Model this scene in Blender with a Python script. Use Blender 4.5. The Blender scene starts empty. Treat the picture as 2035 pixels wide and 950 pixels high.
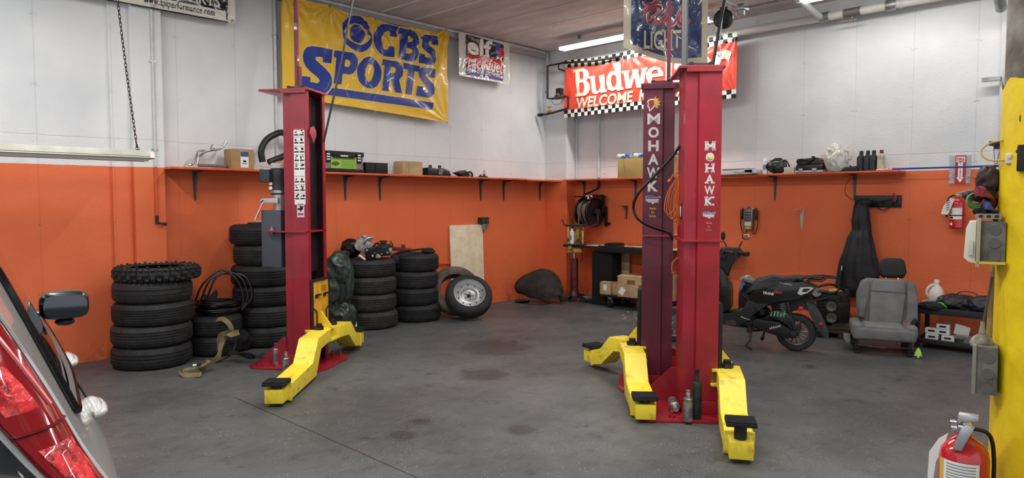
import bpy, bmesh, math, random
from mathutils import Vector, Matrix, noise
from mathutils.geometry import tessellate_polygon
rnd = random.Random(7)
C = bpy.context.scene.collection
SC = bpy.context.scene
PI = math.pi
# ------------------------------------------------------------------ camera
FPX = 1375.0; IW, IH = 2035, 950; CAMH = 1.5
_p = math.atan((475-400)/FPX); _a = math.radians(44.1)
FV = Vector((math.cos(_a)*math.cos(_p), math.sin(_a)*math.cos(_p), -math.sin(_p)))
RV = Vector((math.sin(_a), -math.cos(_a), 0))
UV = RV.cross(FV)
cd = bpy.data.cameras.new('camera'); cd.sensor_width = 36; cd.lens = 36*FPX/IW; cd.clip_start = 0.05
cam = bpy.data.objects.new('camera', cd); C.objects.link(cam); SC.camera = cam
m = Matrix((RV, UV, -FV)).transposed().to_4x4(); m.translation = (0, 0, CAMH); cam.matrix_world = m
# ------------------------------------------------------------------ light
w = bpy.data.worlds.new('daylight'); SC.world = w; w.use_nodes = True
w.node_tree.nodes['Background'].inputs[0].default_value = (0.86, 0.93, 1.0, 1)
w.node_tree.nodes['Background'].inputs[1].default_value = 1.05
SC.view_settings.view_transform = 'Standard'; SC.view_settings.look = 'None'
SC.view_settings.exposure = 0.0; SC.view_settings.gamma = 1; SC.view_settings.use_curve_mapping = False
TUBE_W = 50.0      # watts of each ceiling tube fitting (area lamp inside every fitting below)
# ------------------------------------------------------------------ geometry of the place
YL, XR, ZC = 7.3, 8.5, 3.83       # left wall plane, right wall plane, ceiling height
SHZ = 1.835                        # top of the wall shelf
def ray(px, py):
    return FV + ((px-IW/2)/FPX)*RV + ((IH/2-py)/FPX)*UV
def G(px, py, z=0.0):
    d = ray(px, py); t = (z-CAMH)/d.z; return Vector((t*d.x, t*d.y, z))
def WL(px, py, y=YL):
    d = ray(px, py); t = y/d.y; return Vector((t*d.x, y, CAMH+t*d.z))
def WR(px, py, x=XR):
    d = ray(px, py); t = x/d.x; return Vector((x, t*d.y, CAMH+t*d.z))
def DP(px, py, dep):
    return Vector((0, 0, CAMH)) + dep*ray(px, py)
def ppm(p):
    return FPX/((Vector(p)-Vector((0, 0, CAMH))).dot(FV))
def facing(p, extra=0.0):
    return math.atan2(p[1], p[0]) - PI/2 + extra
# ------------------------------------------------------------------ materials
def lin(c):
    return tuple(((x/255.0)/12.92 if x/255.0 <= .04045 else ((x/255.0+.055)/1.055)**2.4) for x in c)+(1,)
MATS = {}
def mat(name, c, rough=.5, metal=0, bump=0, bs=60, var=0, vs=4, c2=None, em=0, alpha=1, trans=0, coat=0, ior=1.45, sharp=(.4, .6)):
    if name in MATS: return MATS[name]
    M = bpy.data.materials.new(name); M.use_nodes = True; nt = M.node_tree; b = nt.nodes['Principled BSDF']
    b.inputs['Base Color'].default_value = lin(c); b.inputs['Roughness'].default_value = rough
    b.inputs['Metallic'].default_value = metal; b.inputs['IOR'].default_value = ior
    b.inputs['Coat Weight'].default_value = coat
    if alpha < 1: b.inputs['Alpha'].default_value = alpha
    if trans: b.inputs['Transmission Weight'].default_value = trans
    if em:
        b.inputs['Emission Color'].default_value = lin(c); b.inputs['Emission Strength'].default_value = em
    tc = nt.nodes.new('ShaderNodeTexCoord')
    if var or c2:
        n = nt.nodes.new('ShaderNodeTexNoise'); n.inputs['Scale'].default_value = vs; n.inputs['Detail'].default_value = 6
        nt.links.new(tc.outputs['Object'], n.inputs['Vector'])
        r = nt.nodes.new('ShaderNodeValToRGB'); r.color_ramp.elements[0].position = sharp[0]; r.color_ramp.elements[1].position = sharp[1]
        c2 = c2 or tuple(x*(1-var) for x in c)
        r.color_ramp.elements[0].color = lin(c2); r.color_ramp.elements[1].color = lin(c)
        nt.links.new(n.outputs['Fac'], r.inputs['Fac']); nt.links.new(r.outputs['Color'], b.inputs['Base Color'])
    if bump:
        n = nt.nodes.new('ShaderNodeTexNoise'); n.inputs['Scale'].default_value = bs; n.inputs['Detail'].default_value = 4
        nt.links.new(tc.outputs['Object'], n.inputs['Vector'])
        bn = nt.nodes.new('ShaderNodeBump'); bn.inputs['Strength'].default_value = bump; bn.inputs['Distance'].default_value = .01
        nt.links.new(n.outputs['Fac'], bn.inputs['Height']); nt.links.new(bn.outputs['Normal'], b.inputs['Normal'])
    MATS[name] = M; return M
class NT:   # tiny node helper
    def __init__(s, M): s.nt = M.node_tree; s.b = s.nt.nodes['Principled BSDF']
    def n(s, t, **k):
        x = s.nt.nodes.new(t)
        for a, v in k.items(): setattr(x, a, v)
        return x
    def val(s, i, v):
        if hasattr(v, 'links') or isinstance(v, bpy.types.NodeSocket): s.nt.links.new(v, i)
        else: i.default_value = v
    def math(s, op, a, b=0.0, c=0.0, clamp=False):
        x = s.n('ShaderNodeMath', operation=op, use_clamp=clamp)
        s.val(x.inputs[0], a); s.val(x.inputs[1], b); s.val(x.inputs[2], c); return x.outputs[0]
    def mix(s, f, a, b):
        x = s.n('ShaderNodeMix', data_type='RGBA'); s.val(x.inputs[0], f); s.val(x.inputs[6], a); s.val(x.inputs[7], b); return x.outputs[2]
    def noise(s, vec, scale, detail=4, rough=.5):
        x = s.n('ShaderNodeTexNoise'); s.nt.links.new(vec, x.inputs['Vector']); x.inputs['Scale'].default_value = scale
        x.inputs['Detail'].default_value = detail; x.inputs['Roughness'].default_value = rough; return x.outputs['Fac']
    def ramp(s, f, a, b):   # smooth 0..1 between a and b
        x = s.n('ShaderNodeMapRange', interpolation_type='SMOOTHSTEP'); s.val(x.inputs[0], f); x.inputs[1].default_value = a; x.inputs[2].default_value = b; return x.outputs[0]
    def bump(s, h, st, dist=.01):
        x = s.n('ShaderNodeBump'); x.inputs['Strength'].default_value = st; x.inputs['Distance'].default_value = dist
        s.nt.links.new(h, x.inputs['Height']); s.nt.links.new(x.outputs[0], s.b.inputs['Normal'])
    def color(s, c): s.nt.links.new(c, s.b.inputs['Base Color'])
def wall_mat(name, axis, seam_off, seam_w, hseam):
    M = mat(name, (200, 200, 200), .62); N = NT(M)
    g = N.n('ShaderNodeNewGeometry'); P = g.outputs['Position']
    sp = N.n('ShaderNodeSeparateXYZ'); N.nt.links.new(P, sp.inputs[0]); t = sp.outputs[axis]; z = sp.outputs[2]
    n1 = N.noise(P, 9, 6, .6); n2 = N.noise(P, 60, 4); n3 = N.noise(P, 1.3, 3); n4 = N.noise(P, 190, 3)
    fr = N.math('ABSOLUTE', N.math('SUBTRACT', N.math('FRACT', N.math('ADD', N.math('DIVIDE', N.math('SUBTRACT', t, seam_off), seam_w), .5)), .5))
    fr = N.math('ADD', N.math('MULTIPLY', fr, seam_w), N.math('MULTIPLY', N.math('SUBTRACT', n1, .5), .012))
    seam = N.math('SUBTRACT', 1.0, N.ramp(N.math('ABSOLUTE', fr), .001, .007))
    hz = N.math('ABSOLUTE', N.math('ADD', N.math('SUBTRACT', z, hseam), N.math('MULTIPLY', N.math('SUBTRACT', n1, .5), .02)))
    hs = N.math('SUBTRACT', 1.0, N.ramp(hz, .001, .007))
    seam = N.math('MAXIMUM', seam, hs)
    # form-tie scars at the seams
    zf = N.math('ABSOLUTE', N.math('SUBTRACT', N.math('FRACT', N.math('DIVIDE', N.math('SUBTRACT', z, .35), .62)), .5))
    zz = N.math('MULTIPLY', zf, .62)
    dd = N.math('SQRT', N.math('ADD', N.math('POWER', zz, 2.0), N.math('POWER', N.math('MULTIPLY', fr, .55), 2.0)))
    tie = N.math('MULTIPLY', N.math('SUBTRACT', 1.0, N.ramp(dd, .004, .03)), N.ramp(N.noise(P, 45, 2), .5, .58))
    vor = N.n('ShaderNodeTexVoronoi'); vor.inputs['Scale'].default_value = 9; N.nt.links.new(P, vor.inputs['Vector'])
    pit = N.math('MULTIPLY', N.math('SUBTRACT', 1.0, N.ramp(vor.outputs['Distance'], .03, .055)), N.ramp(n3, .5, .6))
    white = N.mix(N.ramp(n3, .3, .7), lin((206, 209, 213)), lin((222, 223, 223)))
    orange = N.mix(N.ramp(n3, .3, .7), lin((217, 104, 60)), lin((226, 112, 67)))
    line = N.math('ADD', z, N.math('MULTIPLY', N.math('SUBTRACT', n1, .5), .012))
    col = N.mix(N.math('GREATER_THAN', line, SHZ-.005), orange, white)
    # scuffs and grime near the floor
    grime = N.math('MULTIPLY', N.math('SUBTRACT', 1.0, N.ramp(z, .0, .45)), N.ramp(N.noise(P, 5, 6, .7), .45, .7))
    col = N.mix(N.math('MULTIPLY', grime, .55), col, lin((110, 52, 34)))
    chip = N.math('MULTIPLY', N.ramp(N.noise(P, 38, 5, .7), .68, .72), N.ramp(n3, .45, .62))
    col = N.mix(N.math('MULTIPLY', chip, .5), col, lin((235, 200, 180)))
    col = N.mix(N.math('MULTIPLY', N.math('MAXIMUM', seam, N.math('MAXIMUM', tie, pit)), .12), col, lin((95, 85, 85)))
    N.color(col)
    h = N.math('ADD', N.math('MULTIPLY', N.noise(P, 5, 7, .7), .9), N.math('ADD', N.math('MULTIPLY', n2, .3), N.math('MULTIPLY', n4, .10)))
    h = N.math('SUBTRACT', h, N.math('ADD', N.math('MULTIPLY', seam, .32), N.math('ADD', N.math('MULTIPLY', tie, .8), N.math('MULTIPLY', pit, .6))))
    N.bump(h, .55, .012)
    return M
WALLX = wall_mat('painted_concrete_left', 0, 1.50, .60, 2.09)
WALLY = wall_mat('painted_concrete_right', 1, 1.57, .59, 2.01)
def floor_mat():
    M = mat('grey_painted_floor', (80, 82, 84), .42); N = NT(M)
    g = N.n('ShaderNodeNewGeometry'); P = g.outputs['Position']
    n1 = N.noise(P, .9, 5, .6); n2 = N.noise(P, 7, 6, .7); n3 = N.noise(P, 55, 4); n4 = N.noise(P, 2.6, 6, .65)
    col = N.mix(N.ramp(n1, .35, .65), lin((70, 72, 73)), lin((88, 91, 91)))
    col = N.mix(N.math('MULTIPLY', N.ramp(n2, .52, .72), .5), col, lin((46, 46, 47)))
    stain = N.math('MULTIPLY', N.ramp(n4, .58, .7), N.ramp(n2, .42, .6))
    col = N.mix(N.math('MULTIPLY', stain, .75), col, lin((44, 40, 38)))
    vor = N.n('ShaderNodeTexVoronoi', voronoi_dimensions='2D'); vor.inputs['Scale'].default_value = 12; N.nt.links.new(P, vor.inputs['Vector'])
    sp = N.math('MULTIPLY', N.math('SUBTRACT', 1.0, N.ramp(vor.outputs['Distance'], .03, .06)), N.ramp(N.noise(P, 3.1, 4), .52, .62))
    col = N.mix(sp, col, lin((158, 158, 154)))
    col = N.mix(N.math('MULTIPLY', N.ramp(N.noise(P, 110, 3, .6), .68, .74), .6), col, lin((128, 128, 126)))
    for (vs_, lo, hi, ms, cc) in ((38, .06, .10, .50, (170, 168, 162)), (70, .08, .13, .54, (150, 148, 144)), (24, .05, .08, .55, (36, 35, 35))):
        vv = N.n('ShaderNodeTexVoronoi', voronoi_dimensions='2D'); vv.inputs['Scale'].default_value = vs_; N.nt.links.new(P, vv.inputs['Vector'])
        k = N.math('MULTIPLY', N.math('SUBTRACT', 1.0, N.ramp(vv.outputs['Distance'], lo, hi)), N.ramp(N.noise(P, 1.7+vs_*.03, 4, .6), ms, ms+.08))
        col = N.mix(N.math('MULTIPLY', k, .8), col, lin(cc))
    mp = N.n('ShaderNodeMapping'); mp.inputs['Scale'].default_value = (1.0, 6.0, 1); mp.inputs['Rotation'].default_value = (0, 0, .5); N.nt.links.new(P, mp.inputs[0])
    col = N.mix(N.math('MULTIPLY', N.ramp(N.noise(mp.outputs[0], 5, 7, .75), .52, .75), .45), col, lin((118, 118, 116)))
    # wet oily spots in the middle of the bay
    for (px, py, r) in ((985, 690, .42), (800, 865, .11), (838, 838, .09), (1035, 855, .12), (1640, 660, .2), (960, 745, .25)):
        c = G(px, py)
        vm = N.n('ShaderNodeVectorMath', operation='DISTANCE'); N.nt.links.new(P, vm.inputs[0]); vm.inputs[1].default_value = c
        dd = N.math('ADD', vm.outputs['Value'], N.math('MULTIPLY', N.math('SUBTRACT', n2, .5), r*2.2))
        k = N.math('SUBTRACT', 1.0, N.ramp(dd, r*.6, r*1.05))
        col = N.mix(N.math('MULTIPLY', k, .6), col, lin((38, 35, 34)))
    a = G(467, 790); b = G(830, 950); d = (b-a).normalized()
    x = N.n('ShaderNodeVectorMath', operation='SUBTRACT'); N.nt.links.new(P, x.inputs[0]); x.inputs[1].default_value = a
    y = N.n('ShaderNodeVectorMath', operation='DOT_PRODUCT'); N.nt.links.new(x.outputs[0], y.inputs[0]); y.inputs[1].default_value = (-d.y, d.x, 0)
    y2 = N.n('ShaderNodeVectorMath', operation='DOT_PRODUCT'); N.nt.links.new(x.outputs[0], y2.inputs[0]); y2.inputs[1].default_value = d
    cr = N.math('SUBTRACT', 1.0, N.ramp(N.math('ABSOLUTE', N.math('ADD', y.outputs['Value'], N.math('MULTIPLY', N.math('SUBTRACT', n2, .5), .015))), .002, .006))
    cr = N.math('MULTIPLY', cr, N.math('GREATER_THAN', y2.outputs['Value'], 0.0))
    col = N.mix(cr, col, lin((28, 28, 28)))
    N.color(col)
    N.nt.links.new(N.math('ADD', .30, N.math('MULTIPLY', n2, .35)), N.b.inputs['Roughness'])
    N.bump(N.math('ADD', N.math('MULTIPLY', n2, .5), N.math('ADD', N.math('MULTIPLY', n3, .3), N.math('MULTIPLY', cr, -1.0))), .25, .006)
    return M
def ceil_mat():
    M = mat('precast_ceiling', (150, 145, 142), .8); N = NT(M)
    g = N.n('ShaderNodeNewGeometry'); P = g.outputs['Position']
    mp = N.n('ShaderNodeMapping'); mp.inputs['Scale'].default_value = (2.0, .5, 1); N.nt.links.new(P, mp.inputs[0])
    n1 = N.noise(mp.outputs[0], 3, 6, .65); n2 = N.noise(P, 40, 4)
    col = N.mix(N.ramp(n1, .35, .7), lin((188, 186, 186)), lin((214, 212, 211)))
    N.color(col); N.bump(N.math('ADD', n1, N.math('MULTIPLY', n2, .3)), .3, .006); return M
def tyre_mat(name, c=(34, 34, 35), nb=70, zig=2.0, c2=None):
    M = mat(name, c, .72); N = NT(M)
    tc = N.n('ShaderNodeTexCoord'); P = tc.outputs['Object']; sp = N.n('ShaderNodeSeparateXYZ'); N.nt.links.new(P, sp.inputs[0])
    at = N.math('ARCTAN2', sp.outputs[1], sp.outputs[0]); rr = N.math('SQRT', N.math('ADD', N.math('POWER', sp.outputs[0], 2.0), N.math('POWER', sp.outputs[1], 2.0)))
    ph = N.math('ADD', N.math('MULTIPLY', at, nb/(2*PI)), N.math('MULTIPLY', N.math('ABSOLUTE', N.math('SUBTRACT', sp.outputs[2], .1)), zig*10))
    st = N.math('GREATER_THAN', N.math('FRACT', ph), .74)
    st = N.math('MULTIPLY', st, N.math('GREATER_THAN', rr, .285))
    n1 = N.noise(P, 14, 5, .6)
    cc = N.mix(N.ramp(n1, .35, .7), lin(c2 or tuple(x*.8 for x in c)), lin(tuple(min(255, x*1.25) for x in c)))
    cc = N.mix(N.math('MULTIPLY', st, .6), cc, lin((12, 12, 12)))
    N.color(cc); N.bump(N.math('ADD', N.math('MULTIPLY', st, -1.0), N.math('MULTIPLY', n1, .15)), 1.0, .014); return M
# ------------------------------------------------------------------ mesh builder
def spline(pts, k=6, closed=False):
    P = [Vector(p) for p in pts]; out = []; n = len(P)
    if n < 3: return P
    rng = range(n if closed else n-1)
    for i in rng:
        if closed: a, b, c, d = P[i-1], P[i], P[(i+1) % n], P[(i+2) % n]
        else: a, b, c, d = P[max(i-1, 0)], P[i], P[i+1], P[min(i+2, n-1)]
        for j in range(k):
            t = j/k
            out.append(.5*((2*b)+(c-a)*t+(2*a-5*b+4*c-d)*t*t+(3*b-a-3*c+d)*t**3))
    if not closed: out.append(P[-1])
    return out
class B:
    def __init__(s): s.bm = bmesh.new(); s.T = Matrix()
    def v(s, p): return s.bm.verts.new(s.T @ Vector(p))
    def f(s, vs):
        try: return s.bm.faces.new(vs)
        except ValueError: return None
    def box(s, c, d, rot=None, bev=0.0, seg=2, taper=None):
        x, y, z = d[0]/2, d[1]/2, d[2]/2; R = rot.to_4x4() if rot else Matrix(); c = Vector(c)
        vs = []
        for sx, sy, sz in ((-1, -1, -1), (1, -1, -1), (1, 1, -1), (-1, 1, -1), (-1, -1, 1), (1, -1, 1), (1, 1, 1), (-1, 1, 1)):
            k = taper if (taper and sz > 0) else 1
            vs.append(s.v(c+(R @ Vector((sx*x*k, sy*y*k, sz*z))).xyz))
        fs = [s.f([vs[i] for i in q]) for q in ((3, 2, 1, 0), (4, 5, 6, 7), (0, 1, 5, 4), (1, 2, 6, 5), (2, 3, 7, 6), (3, 0, 4, 7))]
        if bev: bmesh.ops.bevel(s.bm, geom=list({e for f in fs for e in f.edges}), offset=bev, segments=seg, profile=.6, affect='EDGES')
        return s
    def ring(s, c, r, ax, n, ry=None):
        z = Vector(ax).normalized(); x = z.orthogonal().normalized()
        if abs(z.z) < .999: x = Vector((0, 0, 1)).cross(z).normalized()
        else: x = Vector((1, 0, 0))
        y = z.cross(x); c = Vector(c); ry = ry or r
        return [s.v(c+x*r*math.cos(2*PI*i/n)+y*ry*math.sin(2*PI*i/n)) for i in range(n)]
    def skin(s, rings, closed=False, cap=True):
        n = len(rings[0])
        for a, b in zip(rings, rings[1:]+([rings[0]] if closed else [])):
            for i in range(n): s.f([a[i], a[(i+1) % n], b[(i+1) % n], b[i]])
        if cap and not closed: s.f(list(reversed(rings[0]))); s.f(rings[-1])
    def cyl(s, p0, p1, r0, r1=None, n=16, cap=True):
        r1 = r0 if r1 is None else r1; ax = Vector(p1)-Vector(p0)
        s.skin([s.ring(p0, r0, ax, n), s.ring(p1, r1, ax, n)], cap=cap); return s
    def tube(s, pts, r, n=8, k=6, sm=True, closed=False, flat=1.0):
        P = spline(pts, k, closed) if sm else [Vector(p) for p in pts]
        rs = []; x = None
        for i, p in enumerate(P):
            a = P[i-1] if (i or closed) else p; b = P[(i+1) % len(P)] if (i < len(P)-1 or closed) else p
            t = (b-a).normalized() if (b-a).length > 1e-9 else Vector((0, 0, 1))
            if x is None: x = t.orthogonal().normalized()
            x = (x-t*x.dot(t)); x = x.normalized() if x.length > 1e-6 else t.orthogonal().normalized()
            y = t.cross(x); rr = r[min(i*len(r)//len(P), len(r)-1)] if isinstance(r, (list, tuple)) else r
            rs.append([s.v(p+x*rr*math.cos(2*PI*j/n)+y*rr*flat*math.sin(2*PI*j/n)) for j in range(n)])
        s.skin(rs, closed=closed); return s
    def lathe(s, prof, c=(0, 0, 0), ax=(0, 0, 1), n=32, closed=False, cap=False, ph=0):
        z = Vector(ax).normalized(); x = Vector((1, 0, 0)) if abs(z.z) > .999 else Vector((0, 0, 1)).cross(z).normalized(); y = z.cross(x); c = Vector(c)
        rs = [[s.v(c+x*r*math.cos(2*PI*i/n+ph)+y*r*math.sin(2*PI*i/n+ph)+z*h) for i in range(n)] for r, h in prof]
        s.skin(rs, closed=closed, cap=cap); return s
    def prism(s, poly, t, y0=0.0, holes=(), bev=0.0, plane='xz'):
        """polygon drawn in x,z ; extruded from y0 to y0+t"""
        rings = [poly]+list(holes)
        P = [[Vector((a, b, 0)) for a, b in r] for r in rings]
        tri = tessellate_polygon(P); flat = [q for r in rings for q in r]
        def pt(q, y): return (q[0], y, q[1]) if plane == 'xz' else ((q[0], q[1], y) if plane == 'xy' else (y, q[0], q[1]))
        A = [s.v(pt(q, y0)) for q in flat]
        if abs(t) < 1e-9:
            for a in tri: s.f([A[i] for i in a])
            return s
        Bv = [s.v(pt(q, y0+t)) for q in flat]; fs = []
        if bev and not holes:
            f1 = s.f(A); f2 = s.f(list(reversed(Bv)))
            if f1 and f2: fs = [f1, f2]
        if not fs:
            for a in tri: s.f([A[i] for i in a]); s.f([Bv[i] for i in reversed(a)])
        o = 0
        for r in rings:
            for i in range(len(r)):
                j = (i+1) % len(r); s.f([A[o+i], Bv[o+i], Bv[o+j], A[o+j]])
            o += len(r)
        if bev and fs: bmesh.ops.bevel(s.bm, geom=list({e for f in fs for e in f.edges}), offset=bev, segments=2, profile=.6, affect='EDGES')
        return s
    def blob(s, c, d, amp=.1, fr=3, seed=0, sub=4, pw=1.0, fold=False, flat=None):
        bm = bmesh.new(); bmesh.ops.create_icosphere(bm, subdivisions=sub, radius=1)
        o = Vector((seed*7.3, seed*3.1, seed*1.7)); mp = {}
        for v in bm.verts:
            p = v.co.copy(); q = Vector([math.copysign(abs(k)**pw, k) for k in p])
            if fold: h = 1-2*abs(noise.noise(p*fr+o)); h += .22*(1-2*abs(noise.noise(p*fr*2.1+o)))
            else: h = noise.noise(p*fr+o)+.5*noise.noise(p*fr*2+o)
            q = q*(1+amp*h); r = Vector((q.x*d[0]/2, q.y*d[1]/2, q.z*d[2]/2))
            if flat is not None: r.z = max(r.z, flat)
            mp[v] = s.v(Vector(c)+r)
        for f in bm.faces: s.f([mp[v] for v in f.verts])
        bm.free(); return s
    def grid(s, fn, nu, nv, thick=0):
        V = [[s.v(fn(i/nu, j/nv)) for j in range(nv+1)] for i in range(nu+1)]
        for i in range(nu):
            for j in range(nv): s.f([V[i][j], V[i+1][j], V[i+1][j+1], V[i][j+1]])
        return s
    def ribbon(s, pts, wd, th=.003, side=(0, 0, 1), k=6):
        P = spline(pts, k); rs = []
        for i, p in enumerate(P):
            t = (P[min(i+1, len(P)-1)]-P[max(i-1, 0)]).normalized(); sd = Vector(side) if not callable(side) else Vector(side(i/(len(P)-1)))
            u = (sd-t*sd.dot(t)); u = u.normalized() if u.length > 1e-5 else t.orthogonal().normalized(); v = t.cross(u)
            rs.append([s.v(p+u*wd/2*a+v*th/2*b) for a, b in ((-1, -1), (1, -1), (1, 1), (-1, 1))])
        s.skin(rs); return s
    def warp(s, fn):
        for v in s.bm.verts: v.co = Vector(fn(v.co))
        return s
    def dense(s, L):
        for _ in range(5):
            es = [e for e in s.bm.edges if e.calc_length() > L]
            if not es: break
            bmesh.ops.subdivide_edges(s.bm, edges=es, cuts=1, use_grid_fill=False); bmesh.ops.triangulate(s.bm, faces=s.bm.faces[:])
        return s
    def build(s, name, M, parent=None, smooth=35, loc=None):
        me = bpy.data.meshes.new(name); bmesh.ops.recalc_face_normals(s.bm, faces=s.bm.faces[:])
        s.bm.to_mesh(me); s.bm.free(); me.materials.append(M)
        if smooth:
            for p in me.polygons: p.use_smooth = True
            me.set_sharp_from_angle(angle=math.radians(smooth))
        o = bpy.data.objects.new(name, me); C.objects.link(o)
        if parent: o.parent = parent
        if loc: o.location = loc
        return o
def props(o, label=None, cat=None, group=None, kind=None):
    if label: o['label'] = label
    if cat: o['category'] = cat
    if group: o['group'] = group
    if kind: o['kind'] = kind
    return o
def thing(name, label, cat, loc=(0, 0, 0), rz=0.0, group=None):
    o = bpy.data.objects.new(name, None); C.objects.link(o); o.location = loc; o.rotation_euler = (0, 0, rz); o.empty_display_size = .1
    return props(o, label, cat, group)
def one(b, name, M, label, cat, loc=(0, 0, 0), rz=0.0, group=None, smooth=35):
    o = b.build(name, M, smooth=smooth); o.location = loc; o.rotation_euler = (0, 0, rz)
    return props(o, label, cat, group)
def struct(b, name, M, smooth=0): return props(b.build(name, M, smooth=smooth), kind='structure')
def part(b, name, M, parent, smooth=35, label=None):
    o = b.build(name, M, parent, smooth)
    if label: o['label'] = label
    return o
def copy_tree(o, parent=None, label=None, loc=None, rz=None, rot=None):
    c = o.copy(); C.objects.link(c); c.parent = parent
    if label: c['label'] = label
    if loc is not None: c.location = loc
    if rz is not None: c.rotation_euler = (0, 0, rz)
    if rot is not None: c.rotation_euler = rot
    for ch in list(o.children):
        copy_tree(ch, c)
    return c
# ---- lettering: built-in font outline as flat mesh in x,z facing -y
def text(b, s, x0, z0, wd, ht, bold=.02, shear=0.0, y=0.0, th=0.0, fn=None, spacing=1.0):
    cu = bpy.data.curves.new('t', 'FONT'); cu.body = s; cu.size = 1; cu.offset = bold; cu.shear = shear; cu.resolution_u = 3; cu.space_character = spacing
    ob = bpy.data.objects.new('t', cu); C.objects.link(ob); dg = bpy.context.evaluated_depsgraph_get()
    me = bpy.data.meshes.new_from_object(ob.evaluated_get(dg)); bpy.data.objects.remove(ob); bpy.data.curves.remove(cu)
    xs = [v.co.x for v in me.vertices]; ys = [v.co.y for v in me.vertices]
    if not xs: return b
    ax, bx, ay, by = min(xs), max(xs), min(ys), max(ys)
    vs = []
    for v in me.vertices:
        p = (x0+(v.co.x-ax)/(bx-ax)*wd, y, z0+(v.co.y-ay)/(by-ay)*ht)
        vs.append(b.v(fn(p) if fn else p))
    for p in me.polygons: b.f([vs[i] for i in p.vertices])
    bpy.data.meshes.remove(me); return b
def squiggle(b, x, z, wd, ht, n, y=0.0, seed=1):
    r = random.Random(seed); w1 = wd/n
    for i in range(n):
        h = ht*r.uniform(.6, 1); cx = x+w1*(i+.5); s = ht*.18
        b.f([b.v(q) for q in ((cx-w1*.30-s*.5, y, z), (cx-w1*.02-s*.5, y, z), (cx+w1*.02+s*.5, y, z+h), (cx-w1*.26+s*.5, y, z+h))])
        if r.random() < .7: b.f([b.v(q) for q in ((cx-w1*.2, y, z+h*.4), (cx+w1*.4, y, z+h*.4), (cx+w1*.42, y, z+h*.58), (cx-w1*.18, y, z+h*.58))])
    return b
def grow(poly, d):
    n = len(poly); A = sum(poly[i][0]*poly[(i+1) % n][1]-poly[(i+1) % n][0]*poly[i][1] for i in range(n)); sg = 1 if A > 0 else -1; out = []
    for i in range(n):
        a, p, c = Vector(poly[i-1]), Vector(poly[i]), Vector(poly[(i+1) % n])
        n1 = Vector(((p-a).y, -(p-a).x)).normalized()*sg; n2 = Vector(((c-p).y, -(c-p).x)).normalized()*sg
        q = (n1+n2); q = q.normalized() if q.length > .1 else n1
        out.append(tuple(p+q*d))
    return out
# common materials
ORG = mat('salmon_orange_shelf_paint', (226, 104, 66), .5, var=.12, vs=8)
BLK = mat('black_plastic', (22, 22, 24), .42, var=.25, vs=12)
BLKM = mat('matt_black_rubber', (26, 26, 27), .75, var=.3, vs=15)
DKM = mat('dark_steel', (58, 58, 62), .45, .6, var=.3, vs=20)
STL = mat('bare_steel', (186, 186, 184), .30, .8, var=.3, vs=18)
CHR = mat('chrome', (215, 215, 218), .12, 1)
GAL = mat('galvanised_steel', (172, 174, 176), .4, .7, var=.2, vs=9)
WPNT = mat('white_pipe_paint', (206, 208, 210), .5, var=.06, vs=9)
CARD = mat('brown_cardboard', (176, 142, 98), .85, var=.1, vs=6)
CARD2 = mat('cardboard_in_kraft', (188, 158, 116), .85, var=.1, vs=6)
WHT = mat('white_plastic', (225, 225, 222), .45)
RED = mat('red_lift_enamel', (158, 26, 44), .3, bump=.25, bs=260, var=.14, vs=3, coat=.3)
RED2 = mat('dull_maroon_enamel', (112, 30, 52), .36, bump=.2, bs=260, var=.25, vs=3, coat=.2)
DARKIN = mat('greasy_shaded_channel', (38, 16, 24), .6, var=.3, vs=6)  # dark tone holds both the grease and the shade inside the channel
YEL = mat('yellow_arm_enamel', (236, 212, 62), .38, c2=(196, 168, 52), vs=14, sharp=(.3, .45), bump=.15, bs=120)
YEL2 = mat('orange_yellow_carriage_enamel', (222, 160, 44), .4, c2=(176, 124, 42), vs=12, sharp=(.3, .45))
PAPER = mat('white_label_paper', (232, 232, 228), .6)
INK = mat('black_ink', (24, 24, 26), .6)
# ================================================================== SETTING
b = B(); b.box((2.2, 1.5, -.05), (13.2, 12.2, .1)); struct(b, 'floor', floor_mat())
CEIL = ceil_mat()
b = B(); x = 8.8; W6 = .6
x = 8.21
b.box((8.52, 1.5, ZC+.08), (.60, 12.2, .16), bev=.008)
while x > -4.3:
    b.box((x-W6/2, 1.5, ZC+.08), (W6-.006, 12.2, .16), bev=.008); x -= W6
struct(b, 'ceiling', CEIL)
b = B(); b.box((2.2, YL+.1, 1.95), (13.2, .2, 3.9)); struct(b, 'wall_left', WALLX)
b = B(); b.box((XR+.1, 1.6, 1.95), (.2, 11.6, 3.9)); struct(b, 'wall_right', WALLY)
b = B(); b.box((2.39, YL-.05, 1.915), (.28, .1, 3.83), bev=.008); b.box((2.165, YL-.02, 1.915), (.17, .04, 3.83), bev=.006)
struct(b, 'trim_1', WALLX)
b = B(); b.box((8.40, 7.08, 1.915), (.24, .46, 3.83), bev=.012); struct(b, 'trim_2', WALLX)
b = B(); b.box((5.4, YL-.05, 3.775), (5.8, .1, .11), bev=.005); struct(b, 'trim_3', mat('grey_ceiling_edge', (166, 162, 164), .7, bump=.3, bs=40))
for n, px in enumerate(((747, 16), (827, 35))):
    q = WL(px[0], px[1]); b = B(); b.box((q.x-.12*n, 1.9, ZC-.003), (.014, 10.6, .01)); struct(b, 'trim_%d' % (n+4), mat('white_caulk', (228, 228, 226), .6))
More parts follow.
